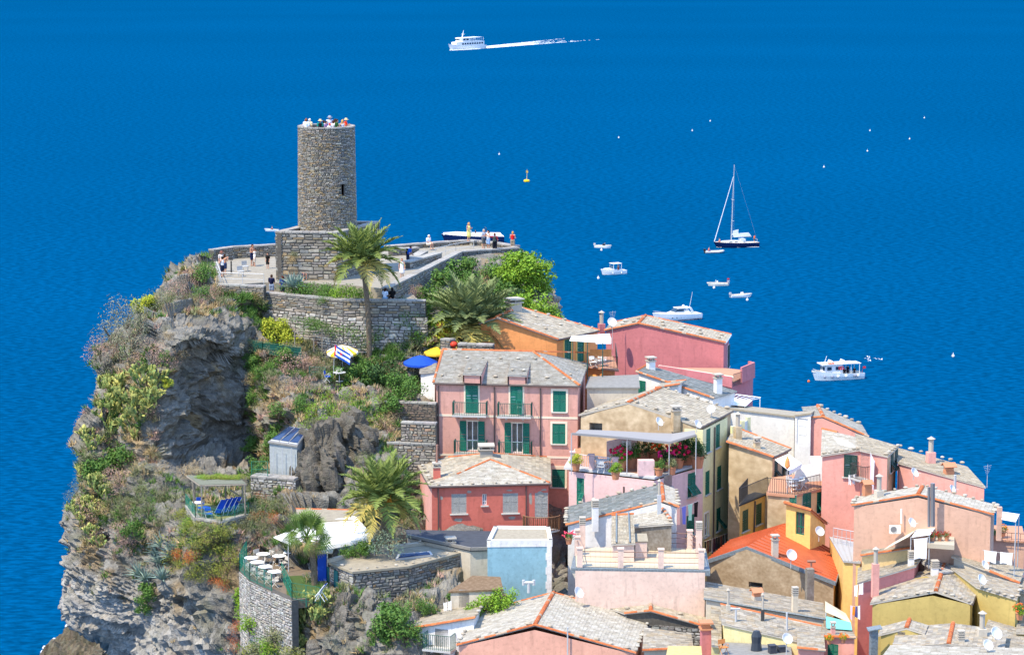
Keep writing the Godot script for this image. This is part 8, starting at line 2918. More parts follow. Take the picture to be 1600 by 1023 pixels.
	for s in [-1.0, 1.0]: brl.tube([V(s * 1.6, 1.9, 2.2), V(s * 1.1, 2.4, 4.6), V(0, 2.7, 6.5)], 0.03, 0.03, 4)
	bput(brl, "bow_rail", metal)
	boat("tour_boat", "white wooden tour boat with a cabin, awning roof and round fenders", 1308, 592, -1.28, "boat")
	h = hull(9.6, 3.0, 1.05, 0.75, 0.5, 0.85, 0.3)
	bput(h[0], "hull", M("boat_paleblue"))
	bput(h[1], "deck", dk)
	var wc := MB.new()
	wc.prism([V(-1.0, 0, 2.4), V(-1.1, 0, -0.6), V(1.1, 0, -0.6), V(1.0, 0, 2.4), V(0.5, 0, 2.9), V(-0.5, 0, 2.9)], 0.9, 2.75)
	var wcn := bput(wc, "cabin", white)
	for s in [-1.0, 1.0]:
		for z in [1.9, 0.3]:
			var w := MB.new()
			w.obox(V(s * 1.08, 2.1, z), V(0.04, 0, 0), Y(0.3), V(0, 0, 0.4))
			bput(w, "window", glass, wcn)
	for x in [-0.55, 0.0, 0.55]:
		var w := MB.new()
		w.obox(V(x, 2.1, 2.78), V(0.2, 0, 0), Y(0.3), V(0, 0, 0.14))
		bput(w, "window", glass, wcn)
	var rf := MB.new()
	rf.box(V(0, 2.85, 0.1), V(2.6, 0.12, 6.4))
	rf.box(V(0, 2.8, -3.4), V(2.4, 0.1, 1.4))
	bput(rf, "roof", white)
	var sp2 := MB.new()
	for z in [1.4, -0.9]: sp2.obox(V(0.2, 3.2, z), V(0.9, 0, 0), V(0, 0.25, -0.1), V(0, 0.02, 0.05))
	bput(sp2, "roof_panels", white)
	var lr := MB.new()
	lr.box(V(0.9, 3.0, 1.5), V(0.5, 0.22, 1.1))
	bput(lr, "life_raft", orange)
	for z in [-0.1, -0.5]:
		var ring := MB.new()
		for k in 12:
			var a0 := TAU * k / 12
			var a1 := TAU * (k + 1) / 12
			ring.tube([V(1.2, 2.15 + cos(a0) * 0.27, z + sin(a0) * 0.27), V(1.2, 2.15 + cos(a1) * 0.27, z + sin(a1) * 0.27)], 0.06, 0.06, 5)
		bput(ring, "life_ring", flagred)
	var ps := MB.new()
	for s in [-1.0, 1.0]:
		for z in [-2.2, -3.8]: ps.tube([V(s * 1.15, 1.0, z), V(s * 1.15, 2.8, z)], 0.05, 0.05, 4)
	bput(ps, "roof_posts", white)
	for q in [[2.9, 0], [1.5, 0], [0.4, 1], [-1.1, 1], [-2.8, 0], [-3.4, 1]]:
		for s in [-1.0, 1.0]:
			var fd := MB.new()
			var bw := 1.5 if q[0] < 2 else 1.35
			fd.ball(V(s * (bw + 0.1), 0.75, q[0]), V(0.27, 0.3, 0.27), 9, 6)
			bput(fd, "fender", white if q[1] else mt("fender_grey", lin(0.25, 0.28, 0.36), 0.6))
	var fl2 := MB.new()
	fl2.tube([V(0.9, 1.0, -4.4), V(0.9, 2.2, -4.6)], 0.03, 0.02, 4)
	fl2.obox(V(0.9, 2.0, -4.85), V(0.01, 0, 0), Y(0.2), V(0, 0, 0.25))
	bput(fl2, "flag", flagred)
	var bst := MB.new()
	bst.tube([V(0.0, 3.0, 2.4), V(0, 4.2, 2.0)], 0.05, 0.04, 4)
	bput(bst, "mast", white)
	var bq := MB.new()
	bq.tube([V(-0.9, 1.4, 2.8), V(-0.4, 1.95, 4.4), V(0.4, 1.95, 4.4), V(0.9, 1.4, 2.8)], 0.03, 0.03, 4)
	bput(bq, "bow_rail", metal)
	var cl := [["person in a dark shirt standing in the tour boat", V(0.2, 0.6, -2.0), "stand", Color(0.05, 0.06, 0.1)], ["person in black seated in the tour boat", V(0.6, 0.75, -1.2), "sit", Color(0.06, 0.06, 0.09)], ["person in pale blue seated by the tour boat cabin", V(-0.4, 0.75, -1.0), "sit", Color(0.6, 0.72, 0.85)], ["person in dark grey seated at the tour boat stern", V(0.3, 0.75, -3.2), "sit", Color(0.16, 0.16, 0.18)]]
	for q in cl: crew(q[0], q[1], 1.2, q[2], {"shirt": q[3], "trousers": Color(0.08, 0.1, 0.2), "hair": Color(0.15, 0.1, 0.08)})
	boat("speedboat", "navy and white speedboat passing beyond the lookout parapet", 738, 380, -1.45, "speedboat")
	bn.scale = V(1.2, 1.2, 1.3)
	h = hull(12.0, 3.4, 1.5, 0.6, 0.5, 0.9)
	bput(h[0], "hull", navy)
	bput(h[1], "deck", white)
	var sd2 := MB.new()
	var se := [[-5.5, 1.5, 2.0], [0.5, 1.55, 2.15], [3.0, 1.2, 2.35], [5.6, 0.3, 2.3]]
	for i in 3:
		var p: Array = se[i]
		var q: Array = se[i + 1]
		sd2.quad(V(-p[1], p[2], p[0]), V(p[1], p[2], p[0]), V(q[1], q[2], q[0]), V(-q[1], q[2], q[0]))
		sd2.quad(V(p[1] + 0.1, 1.5, p[0]), V(q[1] + 0.05, 1.5 + 0.12 * (i + 1), q[0]), V(q[1], q[2], q[0]), V(p[1], p[2], p[0]))
		sd2.quad(V(-q[1] - 0.05, 1.5 + 0.12 * (i + 1), q[0]), V(-p[1] - 0.1, 1.5, p[0]), V(-p[1], p[2], p[0]), V(-q[1], q[2], q[0]))
	bput(sd2, "topsides", white)
	var sw := MB.new()
	sw.slab(V(-1.1, 2.2, 0.9), V(1.1, 2.2, 0.9), V(0.95, 2.7, 0.2), V(-0.95, 2.7, 0.2), 0.03)
	bput(sw, "windscreen", glass)
	var bar := MB.new()
	bar.tube([V(-1.4, 2.0, -2.2), V(-1.3, 3.2, -2.6), V(1.3, 3.2, -2.6), V(1.4, 2.0, -2.2)], 0.07, 0.07, 5)
	bput(bar, "roll_bar", black)
	crew("person in black standing at the speedboat helm", V(0.3, 1.6, -0.8), 0, "stand", {"shirt": Color(0.05, 0.05, 0.06), "shorts": Color(0.1, 0.1, 0.1), "hair": Color(0.1, 0.08, 0.06)})
	boat("rowing_boat", "small pale rowing boat with one rower beyond the tower plinth", 424, 361, -1.75)
	h = hull(3.8, 1.4, 0.45, 0.25, 0.25, 0.7, 0.25)
	bput(h[0], "hull", M("boat_paleblue"))
	bput(h[1], "deck", dk)
	crew("bare-chested person seated in the small rowing boat", V(0, 0.1, -0.2), 0.5, "sit", {"shorts": Color(0.5, 0.2, 0.2), "hair": Color(0.2, 0.12, 0.08)})
	var p := lv(823, 284, 0.0)
	var yb := thing("marker_buoy", "yellow marker buoy with a pole and a cross topmark", "buoy", p)
	var b1 := MB.new()
	b1.lathe(p + Y(-0.4), [Vector2(0.001, 0), Vector2(0.75, 0.1), Vector2(0.95, 0.7), Vector2(0.85, 1.0), Vector2(0.2, 1.2), Vector2(0.001, 1.22)], 14)
	put(b1, "float", M("buoy_yellow"), yb)
	var b2 := MB.new()
	b2.tube([p + Y(0.7), p + V(0.1, 2.9, 0)], 0.09, 0.07, 6)
	put(b2, "pole", mt("buoy_pole", lin(0.66, 0.50, 0.25), 0.6), yb)
	var b3 := MB.new()
	b3.obox(p + V(0.1, 3.1, 0), V(0.35, 0.35, 0) * 0.8, V(-0.07, 0.07, 0), V(0, 0, 0.07))
	b3.obox(p + V(0.1, 3.1, 0.15), V(0.35, -0.35, 0) * 0.8, V(0.07, 0.07, 0), V(0, 0, 0.07))
	b3.tube([p + V(0.1, 2.9, 0), p + V(0.12, 3.8, 0)], 0.05, 0.05, 4)
	put(b3, "topmark", M("buoy_yellow"), yb)
	for q in [[780, 242], [967, 216], [1082, 205], [1110, 190], [1445, 185], [1422, 218], [1356, 237], [1288, 262], [1490, 558], [935, 436], [1116, 451], [1168, 470], [940, 392], [1360, 205]]:
		var w := lv(q[0], q[1], 0.0)
		var o := MB.new()
		o.ball(w + Y(0.25), V(0.27, 0.32, 0.27), 10, 6)
		o.tube([w + Y(0.6), w + Y(0.85)], 0.06, 0.06, 5)
		var t := thing("mooring_buoy", "small round white mooring buoy on the open water", "buoy", w, "white mooring buoys")
		put(o, "float", white, t)
	var ob2 := lv(1264, 597, 0)
	var ot := thing("mooring_buoy", "small round orange mooring buoy at the tour boat bow", "buoy", ob2)
	var oo := MB.new()
	oo.ball(ob2 + Y(0.15), V(0.24, 0.26, 0.24), 10, 6)
	put(oo, "float", orange, ot)
	for q in [[1356, 571, 0.3], [1359, 574, 1.0], [1370, 571, -0.4], [1377, 572, 0.8], [1357, 568, 2.0]]:
		var g := lv(q[0], q[1], 0.0) + Y(1.2)
		var t := thing("seagull", "white seagull flying low over the water behind the tour boat", "seagull", g, "gulls behind the tour boat")
		var gb := MB.new()
		var bs := Basis(Vector3.UP, q[2])
		gb.tube([g + bs * V(0, 0, -0.26), g + bs * V(0, 0.03, -0.1), g + bs * V(0, 0.03, 0.12), g + bs * V(0, 0.02, 0.25)], 0.03, 0.05, 6)
		gb.ball(g + bs * V(0, 0.04, 0.27), V(0.055, 0.05, 0.06), 6, 4)
		for s in [-1.0, 1.0]:
			gb.slab(g + bs * V(s * 0.03, 0.04, -0.08), g + bs * V(s * 0.03, 0.04, 0.12), g + bs * V(s * 0.35, 0.2, 0.1), g + bs * V(s * 0.35, 0.2, -0.05), 0.012)
			gb.slab(g + bs * V(s * 0.35, 0.2, -0.05), g + bs * V(s * 0.35, 0.2, 0.1), g + bs * V(s * 0.68, 0.12, -0.08), g + bs * V(s * 0.62, 0.12, -0.12), 0.012)
		put(gb, "body", white, t)
# ---- terraces, furniture, small things --------------------------------------
func chair_white(label: String, p: Vector3, yaw: float, group: String, m: Material, seat_m: Material = null) -> void:
	var t := thing("terrace_chair", label, "chair", p, group)
	var b := Basis(Vector3.UP, yaw)
	var q := func(x: float, y: float, z: float) -> Vector3: return p + b * V(x, y, z)
	for s in [-1.0, 1.0]:
		var l := MB.new()
		l.tube([q.call(s * 0.23, 0, 0.24), q.call(s * 0.23, 0.45, -0.2)], 0.02, 0.02, 4)
		l.tube([q.call(s * 0.23, 0, -0.24), q.call(s * 0.23, 0.62, 0.2)], 0.02, 0.02, 4)
		put(l, "leg", m, t)
	var st := MB.new()
	st.obox(q.call(0, 0.45, 0), b.x * 0.24, Y(0.015), b.z * 0.22)
	put(st, "seat", seat_m if seat_m else m, t)
	var bk := MB.new()
	bk.obox(q.call(0, 0.75, -0.24), b.x * 0.24, Y(0.13) - b.z * 0.03, b.z * 0.012)
	put(bk, "backrest", seat_m if seat_m else m, t)
	var ar := MB.new()
	for s in [-1.0, 1.0]: ar.tube([q.call(s * 0.24, 0.88, -0.27), q.call(s * 0.24, 0.45, -0.2), q.call(s * 0.24, 0.63, 0.0), q.call(s * 0.24, 0.63, 0.2)], 0.02, 0.02, 4)
	put(ar, "armrest", m, t)
func table_round(label: String, p: Vector3, r: float, group: String, m: Material, leg_m: Material) -> void:
	var t := thing("terrace_table", label, "table", p, group)
	var a := MB.new()
	a.lathe(p + Y(0.70), [Vector2(0.001, 0.03), Vector2(r, 0.03), Vector2(r, 0.0), Vector2(0.001, 0)].slice(0, 4), 16)
	a.lathe(p + Y(0.70), [Vector2(r, 0.0), Vector2(r, 0.035), Vector2(0.001, 0.035)], 16)
	put(a, "tabletop", m, t)
	var l := MB.new()
	l.tube([p, p + Y(0.71)], 0.04, 0.04, 6)
	l.tube([p + V(-0.28, 0.02, 0), p + V(0.28, 0.02, 0)], 0.03, 0.03, 4)
	l.tube([p + V(0, 0.02, -0.28), p + V(0, 0.02, 0.28)], 0.03, 0.03, 4)
	put(l, "leg", leg_m, t)
func parasol(label: String, p: Vector3, r: float, h: float, m: Array, tilt := 0.0) -> void:
	var t := thing("parasol", label, "parasol", p)
	var po := MB.new()
	po.tube([p, p + Y(h)], 0.03, 0.03, 6)
	put(po, "pole", M("galvanised"), t)
	var n := 16
	for i in n:
		var mb := MB.new()
		var a0 := TAU * i / n
		var a1 := TAU * (i + 1) / n
		var c := p + Y(h + 0.1)
		var xf := Basis(Vector3.RIGHT, tilt)
		var r0 := xf * V(cos(a0) * r, -r * 0.42, -sin(a0) * r)
		var r1 := xf * V(cos(a1) * r, -r * 0.42, -sin(a1) * r)
		var m0 := xf * V(cos(a0) * r * 0.5, -r * 0.16, -sin(a0) * r * 0.5)
		var m1 := xf * V(cos(a1) * r * 0.5, -r * 0.16, -sin(a1) * r * 0.5)
		mb.tri(c, c + m0, c + m1)
		mb.quad(c + m0, c + r0, c + r1, c + m1)
		mb.quad(c + r0, c + r0 + Y(-0.16), c + r1 + Y(-0.16), c + r1)
		put(mb, "panel", m[i % m.size()], t)
func wire_fence(label: String, pts: Array, h: float, m: Material, step := 1.4, mesh_step := 0.0, sheet: Material = null) -> void:
	var t := thing("wire_fence", label, "fence", pts[0])
	for i in pts.size() - 1:
		var a: Vector3 = pts[i]
		var b: Vector3 = pts[i + 1]
		var n := maxi(1, int(a.distance_to(b) / step))
		for j in n + 1:
			var po := MB.new()
			var p := a.lerp(b, float(j) / n)
			po.tube([p + Y(-0.3), p + Y(h)], 0.03, 0.03, 5)
			put(po, "post", m, t)
		var r := MB.new()
		for y in [0.1, 0.55, 1.0]: r.tube([a + Y(h * y), b + Y(h * y)], 0.014, 0.014, 4)
		if mesh_step > 0:
			var k := int(a.distance_to(b) / mesh_step)
			for j in k:
				var p := a.lerp(b, float(j) / k)
				r.tube([p, p + Y(h)], 0.006, 0.006, 3)
			for j in int(h / mesh_step): r.tube([a + Y(j * mesh_step), b + Y(j * mesh_step)], 0.006, 0.006, 3)
		put(r, "wire", m, t)
		if sheet:
			var s := MB.new()
			s.slab(a + V(0, 0.1, -0.03), b + V(0, 0.1, -0.03), b + V(0, h * 0.93, -0.03), a + V(0, h * 0.93, -0.03), 0.01)
			put(s, "screen", sheet, t)
func washing(label: String, a: Vector3, b: Vector3, n: int, cols: Array, hmin := 0.5, hmax := 0.9) -> void:
	var t := thing("washing_line", label, "laundry", a)
	var l := MB.new()
	l.tube([a, (a + b) / 2 + Y(-0.06), b], 0.012, 0.012, 4)
	put(l, "line", mt("rope", lin(0.5, 0.5, 0.5)), t)
	var du := (b - a) / n
	for i in n:
		var c := a + du * (i + 0.1)
		var w := du * rng.randf_range(0.65, 0.85)
		var h := rng.randf_range(hmin, hmax)
		var g := MB.new()
		var nn := du.cross(Vector3.UP).normalized()
		var last := []
		for k in 5:
			var x := k / 4.0
			var o := nn * sin(x * 9.0 + i) * 0.035
			var row := [c + w * x + Y(-0.02), c + w * (0.06 + x * 0.9) + o + Y(-h * 0.5), c + w * (0.04 + x * 0.92) + o * 1.8 + V(0, -h + 0.04 * sin(x * 5), 0)]
			if k > 0:
				for r in 2: g.quad(last[r + 1], row[r + 1], row[r], last[r])
			last = row
		var gm := cloth(cols[i % cols.size()])
		put(g, "garment", gm, t)
func pot(label: String, p: Vector3, r: float, kind: String, bloom = null, group := "") -> void:
	var t := thing("potted_plant", label, "potted plant", p, group)
	var a := MB.new()
	a.lathe(p, [Vector2(0.001, 0), Vector2(r * 0.36, 0), Vector2(r * 0.5, r * 0.8), Vector2(r * 0.55, r * 0.82), Vector2(r * 0.55, r * 0.92), Vector2(r * 0.42, r * 0.9), Vector2(0.001, r * 0.8)], 12)
	put(a, "pot", terracotta_flat(), t)
	inst(bushes[rng.randi_range(0, 2)], "foliage", leaf_mat("leaf_" + kind, LEAF[kind]), t, Transform3D(Basis(Vector3.UP, rng.randf() * 6.0).scaled(Vector3.ONE * r), Y(r * 0.75)))
	if bloom != null:
		var f := MB.new()
		for i in 26:
			var d := V(rng.randfn(), absf(rng.randfn()), rng.randfn()).normalized() * r * rng.randf_range(0.7, 1.05)
			f.ball(p + Y(r * 1.2) + d, Vector3.ONE * r * 0.13, 5, 3)
		put(f, "flowers", cloth(bloom), t).set_meta("kind", "stuff")
func make_fixtures() -> void:
	var white := M("white_paint")
	var canvas := M("white_canvas")
	var green := mt("fence_green", lin(0.012, 0.17, 0.11), 0.5)
	var galv := M("galvanised")
	var wood := mt("grey_wood", lin(0.34, 0.31, 0.27), 0.9, blotch("stain", 512, 0.008, 0.04, 0.5), 0.9)
	var blue := mt("blue_canvas", lin(0.012, 0.07, 0.44), 0.85)
	var sm := stone_mat()
	var pale := [Color(0.46, 0.445, 0.42), Color(0.40, 0.385, 0.36), Color(0.53, 0.515, 0.49), Color(0.35, 0.34, 0.325), Color(0.44, 0.39, 0.31)]
	var dh := at(335, 806, 182.0).y
	var dk := [lv(290, 792, dh), lv(305, 812, dh), lv(345, 818, dh), lv(388, 806, dh), lv(392, 780, dh), lv(300, 778, dh)]
	var pt := thing("pergola_terrace", "small grassy stone terrace jutting from the cliff", "terrace", dk[1])
	var db := MB.new()
	db.prism(dk, dh - 0.5, dh)
	put(db, "ground", mt("dry_lawn", lin(0.30, 0.30, 0.12), 0.95, blotch("paving", 512, 0.01, 0.08, 0.74), 0.6), pt)
	stone_wall(pt, [dk[0] + V(0, 0, 0.1), dk[1] + V(0, 0, 0.1), dk[2] + V(0, 0, 0.1), dk[3] + V(0, 0, 0.1)], dh - 0.45, dh + 0.05, 0.35, 0.16, 0.25, 0.6, pale, false, true)
	var pg := thing("pergola", "rustic pergola with timber posts and a roof overgrown with creeper", "pergola", lv(335, 800, dh))
	var pr := [at(291, 742, 184.6), at(312, 757, 181.0), at(384, 755, 181.6), at(372, 745, 184.8)]
	var rfm := MB.new()
	rfm.slab(pr[0], pr[1], pr[2], pr[3], 0.07)
	put(rfm, "roof", mt("pergola_roof", lin(0.22, 0.23, 0.17), 0.95, blotch("paving", 512, 0.01, 0.08, 0.74), 0.8), pg)
	for q in [pr[1].lerp(pr[2], 0.03), pr[1].lerp(pr[2], 0.97), pr[0].lerp(pr[3], 0.15), pr[0].lerp(pr[3], 0.75), pr[1].lerp(pr[0], 0.5), pr[2].lerp(pr[3], 0.5)]:
		var po := MB.new()
		po.tube([V(q.x, dh - 0.1, q.z), q + Y(-0.05)], 0.07, 0.06, 6)
		put(po, "post", wood, pg)
	for s in [[pr[1], pr[2]], [pr[0], pr[3]], [pr[0], pr[1]], [pr[3], pr[2]]]:
		var be := MB.new()
		be.tube([s[0] + Y(-0.1), s[1] + Y(-0.1)], 0.06, 0.06, 5)
		put(be, "beam", wood, pg)
	var rail := MB.new()
	rail.tube([pr[2] + V(0, -1.3, -0.3), pr[3] + V(-0.6, -1.0, 0)], 0.05, 0.05, 5)
	rail.tube([pr[2] + V(0, -1.8, -0.3), pr[3] + V(-0.6, -1.5, 0)], 0.05, 0.05, 5)
	put(rail, "rail", wood, pg)
	for k in 10:
		var q: Vector3 = dk[0].lerp(dk[1], k / 3.0) if k < 3 else (dk[1].lerp(dk[2], (k - 3) / 4.0) if k < 7 else dk[2].lerp(dk[3], (k - 7) / 3.0))
		shrub(q + V(0, -0.25, 0.35), 0.9, ["vine", "olive", "bright", "vine"][k % 4], "spilling over the pergola terrace edge", 5)
	for k in 8:
		var p: Vector3 = pr[0].lerp(pr[1], 0.35).lerp(pr[3].lerp(pr[2], 0.35), 0.3 + k * 0.09)
		shrub(p + Y(-0.02), 0.85, "vine" if k % 3 else "bright", "covering the pergola roof", 6, 0.4)
	wire_fence("green wire fence round the pergola terrace", [dk[0], dk[1], dk[2], dk[3]], 1.0, green, 1.2, 0.12)
	for k in 4:
		var p := lv(338 + k * 7.5, 806 - k * 1.5, dh) + V(0, 0, -0.3)
		var t := thing("deck_chair", "blue canvas deck chair in the row under the pergola", "deck chair", p, "blue deck chairs under the pergola")
		var cv := MB.new()
		cv.slab(p + V(-0.15, 0.25, 0.35), p + V(0.35, 0.25, 0.45), p + V(0.75, 1.0, -0.55), p + V(0.25, 1.0, -0.65), 0.02)
		put(cv, "canvas", blue, t)
		for s in [[V(-0.15, 0.25, 0.35), V(0.25, 1.0, -0.65)], [V(0.35, 0.25, 0.45), V(0.75, 1.0, -0.55)]]:
			var fr := MB.new()
			fr.tube([p + s[0] + Y(0.02), p + s[1] + Y(0.02)], 0.025, 0.025, 4)
			fr.tube([p + s[0].lerp(s[1], 0.55), p + s[0].lerp(s[1], 0.0) * V(1, 0, 1) + V(0.1, 0, -0.1)], 0.022, 0.022, 4)
			fr.tube([p + s[0].lerp(s[1], 0.4), p + s[1] * V(1, 0, 1) + V(-0.1, 0, 0)], 0.022, 0.022, 4)
			put(fr, "frame", white, t)
	for q in [[308, 800], [318, 808]]:
		table_round("small round table beside the deck chairs", lv(q[0], q[1], dh), 0.42, "tables under the pergola", canvas if q[0] == 308 else blue, galv)
	for q in [[313, 796], [326, 812]]:
		chair_white("blue folding chair at the pergola table", lv(q[0], q[1], dh), 0.5, "blue chairs under the pergola", galv, blue)
	var hw := thing("stone_wall", "grey stone wall under the solar hut", "wall", at(415, 790, 184))
	stone_wall(hw, [at(391, 752, 185.4), at(462, 756, 184.2)], at(425, 806, 184.6).y, at(425, 748, 184.8).y, 1.0, 0.22, 0.25, 0.6, pale, false, true)
	wire_fence("green wire fence above the wall of the solar hut", [at(393, 748, 185.8), at(418, 748, 185.2)], 1.3, green, 0.9, 0.15)
	var ty := at(430, 905, 171.5).y
	var te := [lv(374, 892, ty), lv(390, 908, ty), lv(424, 924, ty), lv(456, 938, ty), lv(520, 930, ty), lv(515, 880, ty), lv(440, 868, ty), lv(385, 872, ty)]
	var rt := thing("restaurant_terrace", "restaurant terrace on a tall white stone wall above the rocks", "terrace", te[2])
	var rf := MB.new()
	rf.prism(te, ty - 0.6, ty)
	put(rf, "paving", mt("boards", lin(0.22, 0.17, 0.12), 0.9, blotch("paving", 512, 0.01, 0.08, 0.74), 0.5), rt)
	var whites := [Color(0.52, 0.50, 0.46), Color(0.47, 0.45, 0.41), Color(0.56, 0.54, 0.50), Color(0.42, 0.40, 0.37), Color(0.50, 0.455, 0.38)]
	stone_wall(rt, [te[0] + V(0, 0, 0.25), te[1] + V(0, 0, 0.25), te[2] + V(0, 0, 0.25), te[3] + V(0, 0, 0.25)], ty - 5.2, ty + 0.05, 0.5, 0.19, 0.18, 0.5, whites, false, false, 0.46)
	for k in 11:
		var q: Vector3 = te[1].lerp(te[2], k / 4.0) if k < 5 else te[2].lerp(te[3], (k - 5) / 5.0)
		shrub(q + V(0, -3.4 - 0.9 * (k % 3), 0.75), 1.15, ["bright", "vine", "olive", "green"][k % 4], "climbing the restaurant terrace wall", 5 if k % 2 else 1)
	wire_fence("green wire fence along the restaurant terrace edge", [te[7], te[0], te[1], te[2]], 1.25, green, 1.0, 0.14)
	wire_fence("green wire fence beside the restaurant lawn", [lv(440, 905, ty), te[3], lv(500, 945, ty - 0.4)], 1.2, green, 0.8, 0.3)
	var lw := MB.new()
	lw.slab(lv(448, 936, ty + 0.02), lv(516, 930, ty + 0.02), lv(512, 897, ty + 0.02), lv(446, 900, ty + 0.02), 0.01)
	setting(lw, "restaurant_lawn", mt("lawn", lin(0.075, 0.125, 0.03), 0.95, blotch("paving", 512, 0.01, 0.08, 0.74), 0.8))
	var tabs := [[392, 881], [402, 888], [414, 895], [428, 903], [411, 875], [436, 878], [448, 872]]
	for q in tabs: table_round("white cloth-topped restaurant table on the terrace", lv(q[0], q[1] + 6, ty), 0.48, "restaurant tables", canvas, galv)
	var chs := [[388, 886, 1.2], [396, 893, 1.4], [406, 899, 1.4], [418, 906, 1.5], [398, 878, -1.2], [408, 884, -1.4], [421, 890, -1.5], [435, 898, -1.6], [404, 871, 0.8], [420, 873, -0.8], [430, 872, 0.9], [443, 882, -1.0], [455, 872, -0.9], [430, 910, 1.5], [440, 866, 0.5]]
	for q in chs: chair_white("white folding director's chair at the restaurant tables", lv(q[0], q[1] + 7, ty), q[2], "restaurant chairs", mt("cream_wood", lin(0.66, 0.62, 0.54), 0.7), mt("beige_seat", lin(0.42, 0.39, 0.34), 0.9))
	var db2 := thing("deck_chair", "blue deck chair with a white frame on the lawn by the fence", "deck chair", lv(503, 938, ty))
	var dp := lv(503, 938, ty)
	var dcv := MB.new()
	dcv.slab(dp + V(-0.45, 0.3, 0.2), dp + V(-0.3, 0.3, -0.25), dp + V(0.35, 1.15, -0.1), dp + V(0.2, 1.15, 0.35), 0.02)
	put(dcv, "canvas", blue, db2)
	var dfr := MB.new()
	for s in [[V(-0.45, 0.3, 0.2), V(0.2, 1.15, 0.35)], [V(-0.3, 0.3, -0.25), V(0.35, 1.15, -0.1)]]:
		dfr.tube([dp + s[0], dp + s[1]], 0.03, 0.03, 4)
		dfr.tube([dp + s[0].lerp(s[1], 0.6), dp + s[0] * V(1, 0, 1)], 0.025, 0.025, 4)
		dfr.tube([dp + s[0].lerp(s[1], 0.35), dp + s[1] * V(1, 0, 1)], 0.025, 0.025, 4)
	put(dfr, "frame", white, db2)
	var door := thing("blue_beach_cabin", "narrow blue curtained cabin beside the stone house", "cabin", lv(503, 905, ty))
	var cp := lv(503, 908, ty)
	var cbm := MB.new()
	cbm.box(cp + V(0, 1.0, -0.2), V(0.6, 2.0, 0.4))
	put(cbm, "curtain", blue, door)
	var crf := MB.new()
	crf.box(cp + V(0.1, 2.05, -0.1), V(1.3, 0.08, 0.9))
	put(crf, "roof", M("kerb_sand"), door)
	var hut := lean("garden_hut", "little hut with a brown board roof between the stone house and the blue house", at(700, 924, 166), at(786, 920, 165), at(782, 901, 168), at(738, 899, 168.8), 31.0, M("grey_render"), "beige", {"flat": true, "roof_m": mt("brown_boards", lin(0.24, 0.17, 0.11), 0.95, blotch("stain", 512, 0.008, 0.04, 0.7), 0.7)})
	win(hut, 0, 725, 935, 0.7, 1.2, "dark", {"nosill": true})
	finish(hut)
	var stripe := [M("parasol_yellow"), canvas]
	parasol("yellow and white striped parasol in the garden", at(535, 580, 200.4), 1.25, 2.0, stripe, 0.12)
	parasol("cobalt blue parasol beside the grey lean-to", at(657, 590, 199.2), 1.35, 1.7, [blue], 0.05)
	parasol("plain yellow parasol behind the blue one", at(682, 575, 201.5), 1.0, 1.6, [M("parasol_yellow")], 0.05)
	var gt := lv(530, 590, at(530, 586, 199.4).y)
	table_round("small blue garden table under the striped parasol", gt + Y(-0.3), 0.5, "garden table", mt("table_grey", lin(0.45, 0.45, 0.45)), galv)
	chair_white("blue plastic garden chair under the striped parasol", gt + V(-0.9, -0.3, 0.2), 1.4, "garden chairs", galv, blue)
	chair_white("white plastic garden chair under the striped parasol", gt + V(-0.1, -0.3, -0.8), 0.1, "garden chairs", white)
	var fp := at(520, 592, 198.8)
	var ft := thing("flag", "flag with blue and white stripes, red triangle and white star on a pole", "flag", fp)
	var pm := MB.new()
	var ftop := at(523, 538, 198.8)
	pm.tube([fp, ftop], 0.025, 0.02, 5)
	put(pm, "pole", galv, ft)
	var a0 := ftop
	var a1 := at(521.5, 555, 198.8)
	var fe := at(546, 568, 198.4)
	var fx := (fe - a1)
	var bars := [[0.0, 0.2, 0], [0.2, 0.4, 1], [0.4, 0.6, 0], [0.6, 0.8, 1], [0.8, 1.0, 0]]
	for b in bars:
		var mb := MB.new()
		for k in 6:
			var s0 := k / 6.0
			var s1 := (k + 1) / 6.0
			var o0 := V(0, -0.12 * s0, 0.07 * sin(s0 * 6.0))
			var o1 := V(0, -0.12 * s1, 0.07 * sin(s1 * 6.0))
			mb.quad(a0.lerp(a1, b[1]) + fx * s0 + o0, a0.lerp(a1, b[1]) + fx * s1 + o1, a0.lerp(a1, b[0]) + fx * s1 + o1, a0.lerp(a1, b[0]) + fx * s0 + o0)
		put(mb, "stripe", canvas if b[2] else mt("flag_blue", lin(0.01, 0.08, 0.42), 0.9), ft)
	var tri := MB.new()
	var tip := a0.lerp(a1, 0.5) + fx * 0.52 + V(0, -0.06, 0.06)
	tri.tri(a1 + V(0, 0, 0.03), tip, a0 + V(0, 0, 0.03))
	put(tri, "triangle", mt("flag_red", lin(0.60, 0.02, 0.03), 0.9), ft)
	var star := MB.new()
	var sc := (a0 + a1 + tip) / 3.0 + V(-0.04, 0, 0.04)
	for k in 5:
		var t0 := TAU * k / 5.0 + PI / 2
		star.tri(sc + V(cos(t0 - 0.63), sin(t0 - 0.63), 0) * 0.06, sc + V(cos(t0 + 0.63), sin(t0 + 0.63), 0) * 0.06, sc + V(cos(t0), sin(t0), 0) * 0.17)
	star.lathe(sc, [Vector2(0.001, 0)], 5)
	var pent := []
	for k in 5: pent.append(sc + V(cos(TAU * k / 5.0 + PI / 2 + 0.63), sin(TAU * k / 5.0 + PI / 2 + 0.63), 0) * 0.06)
	star.poly(pent)
	put(star, "star", canvas, ft)
	wire_fence("green screened fence at the cliff side of the garden", [at(377, 548, 203.2), at(410, 554, 202.2), at(442, 558, 201.4), at(470, 562, 201)], 1.0, green, 1.6, 0.0, mt("green_screen", lin(0.008, 0.075, 0.06), 0.8))
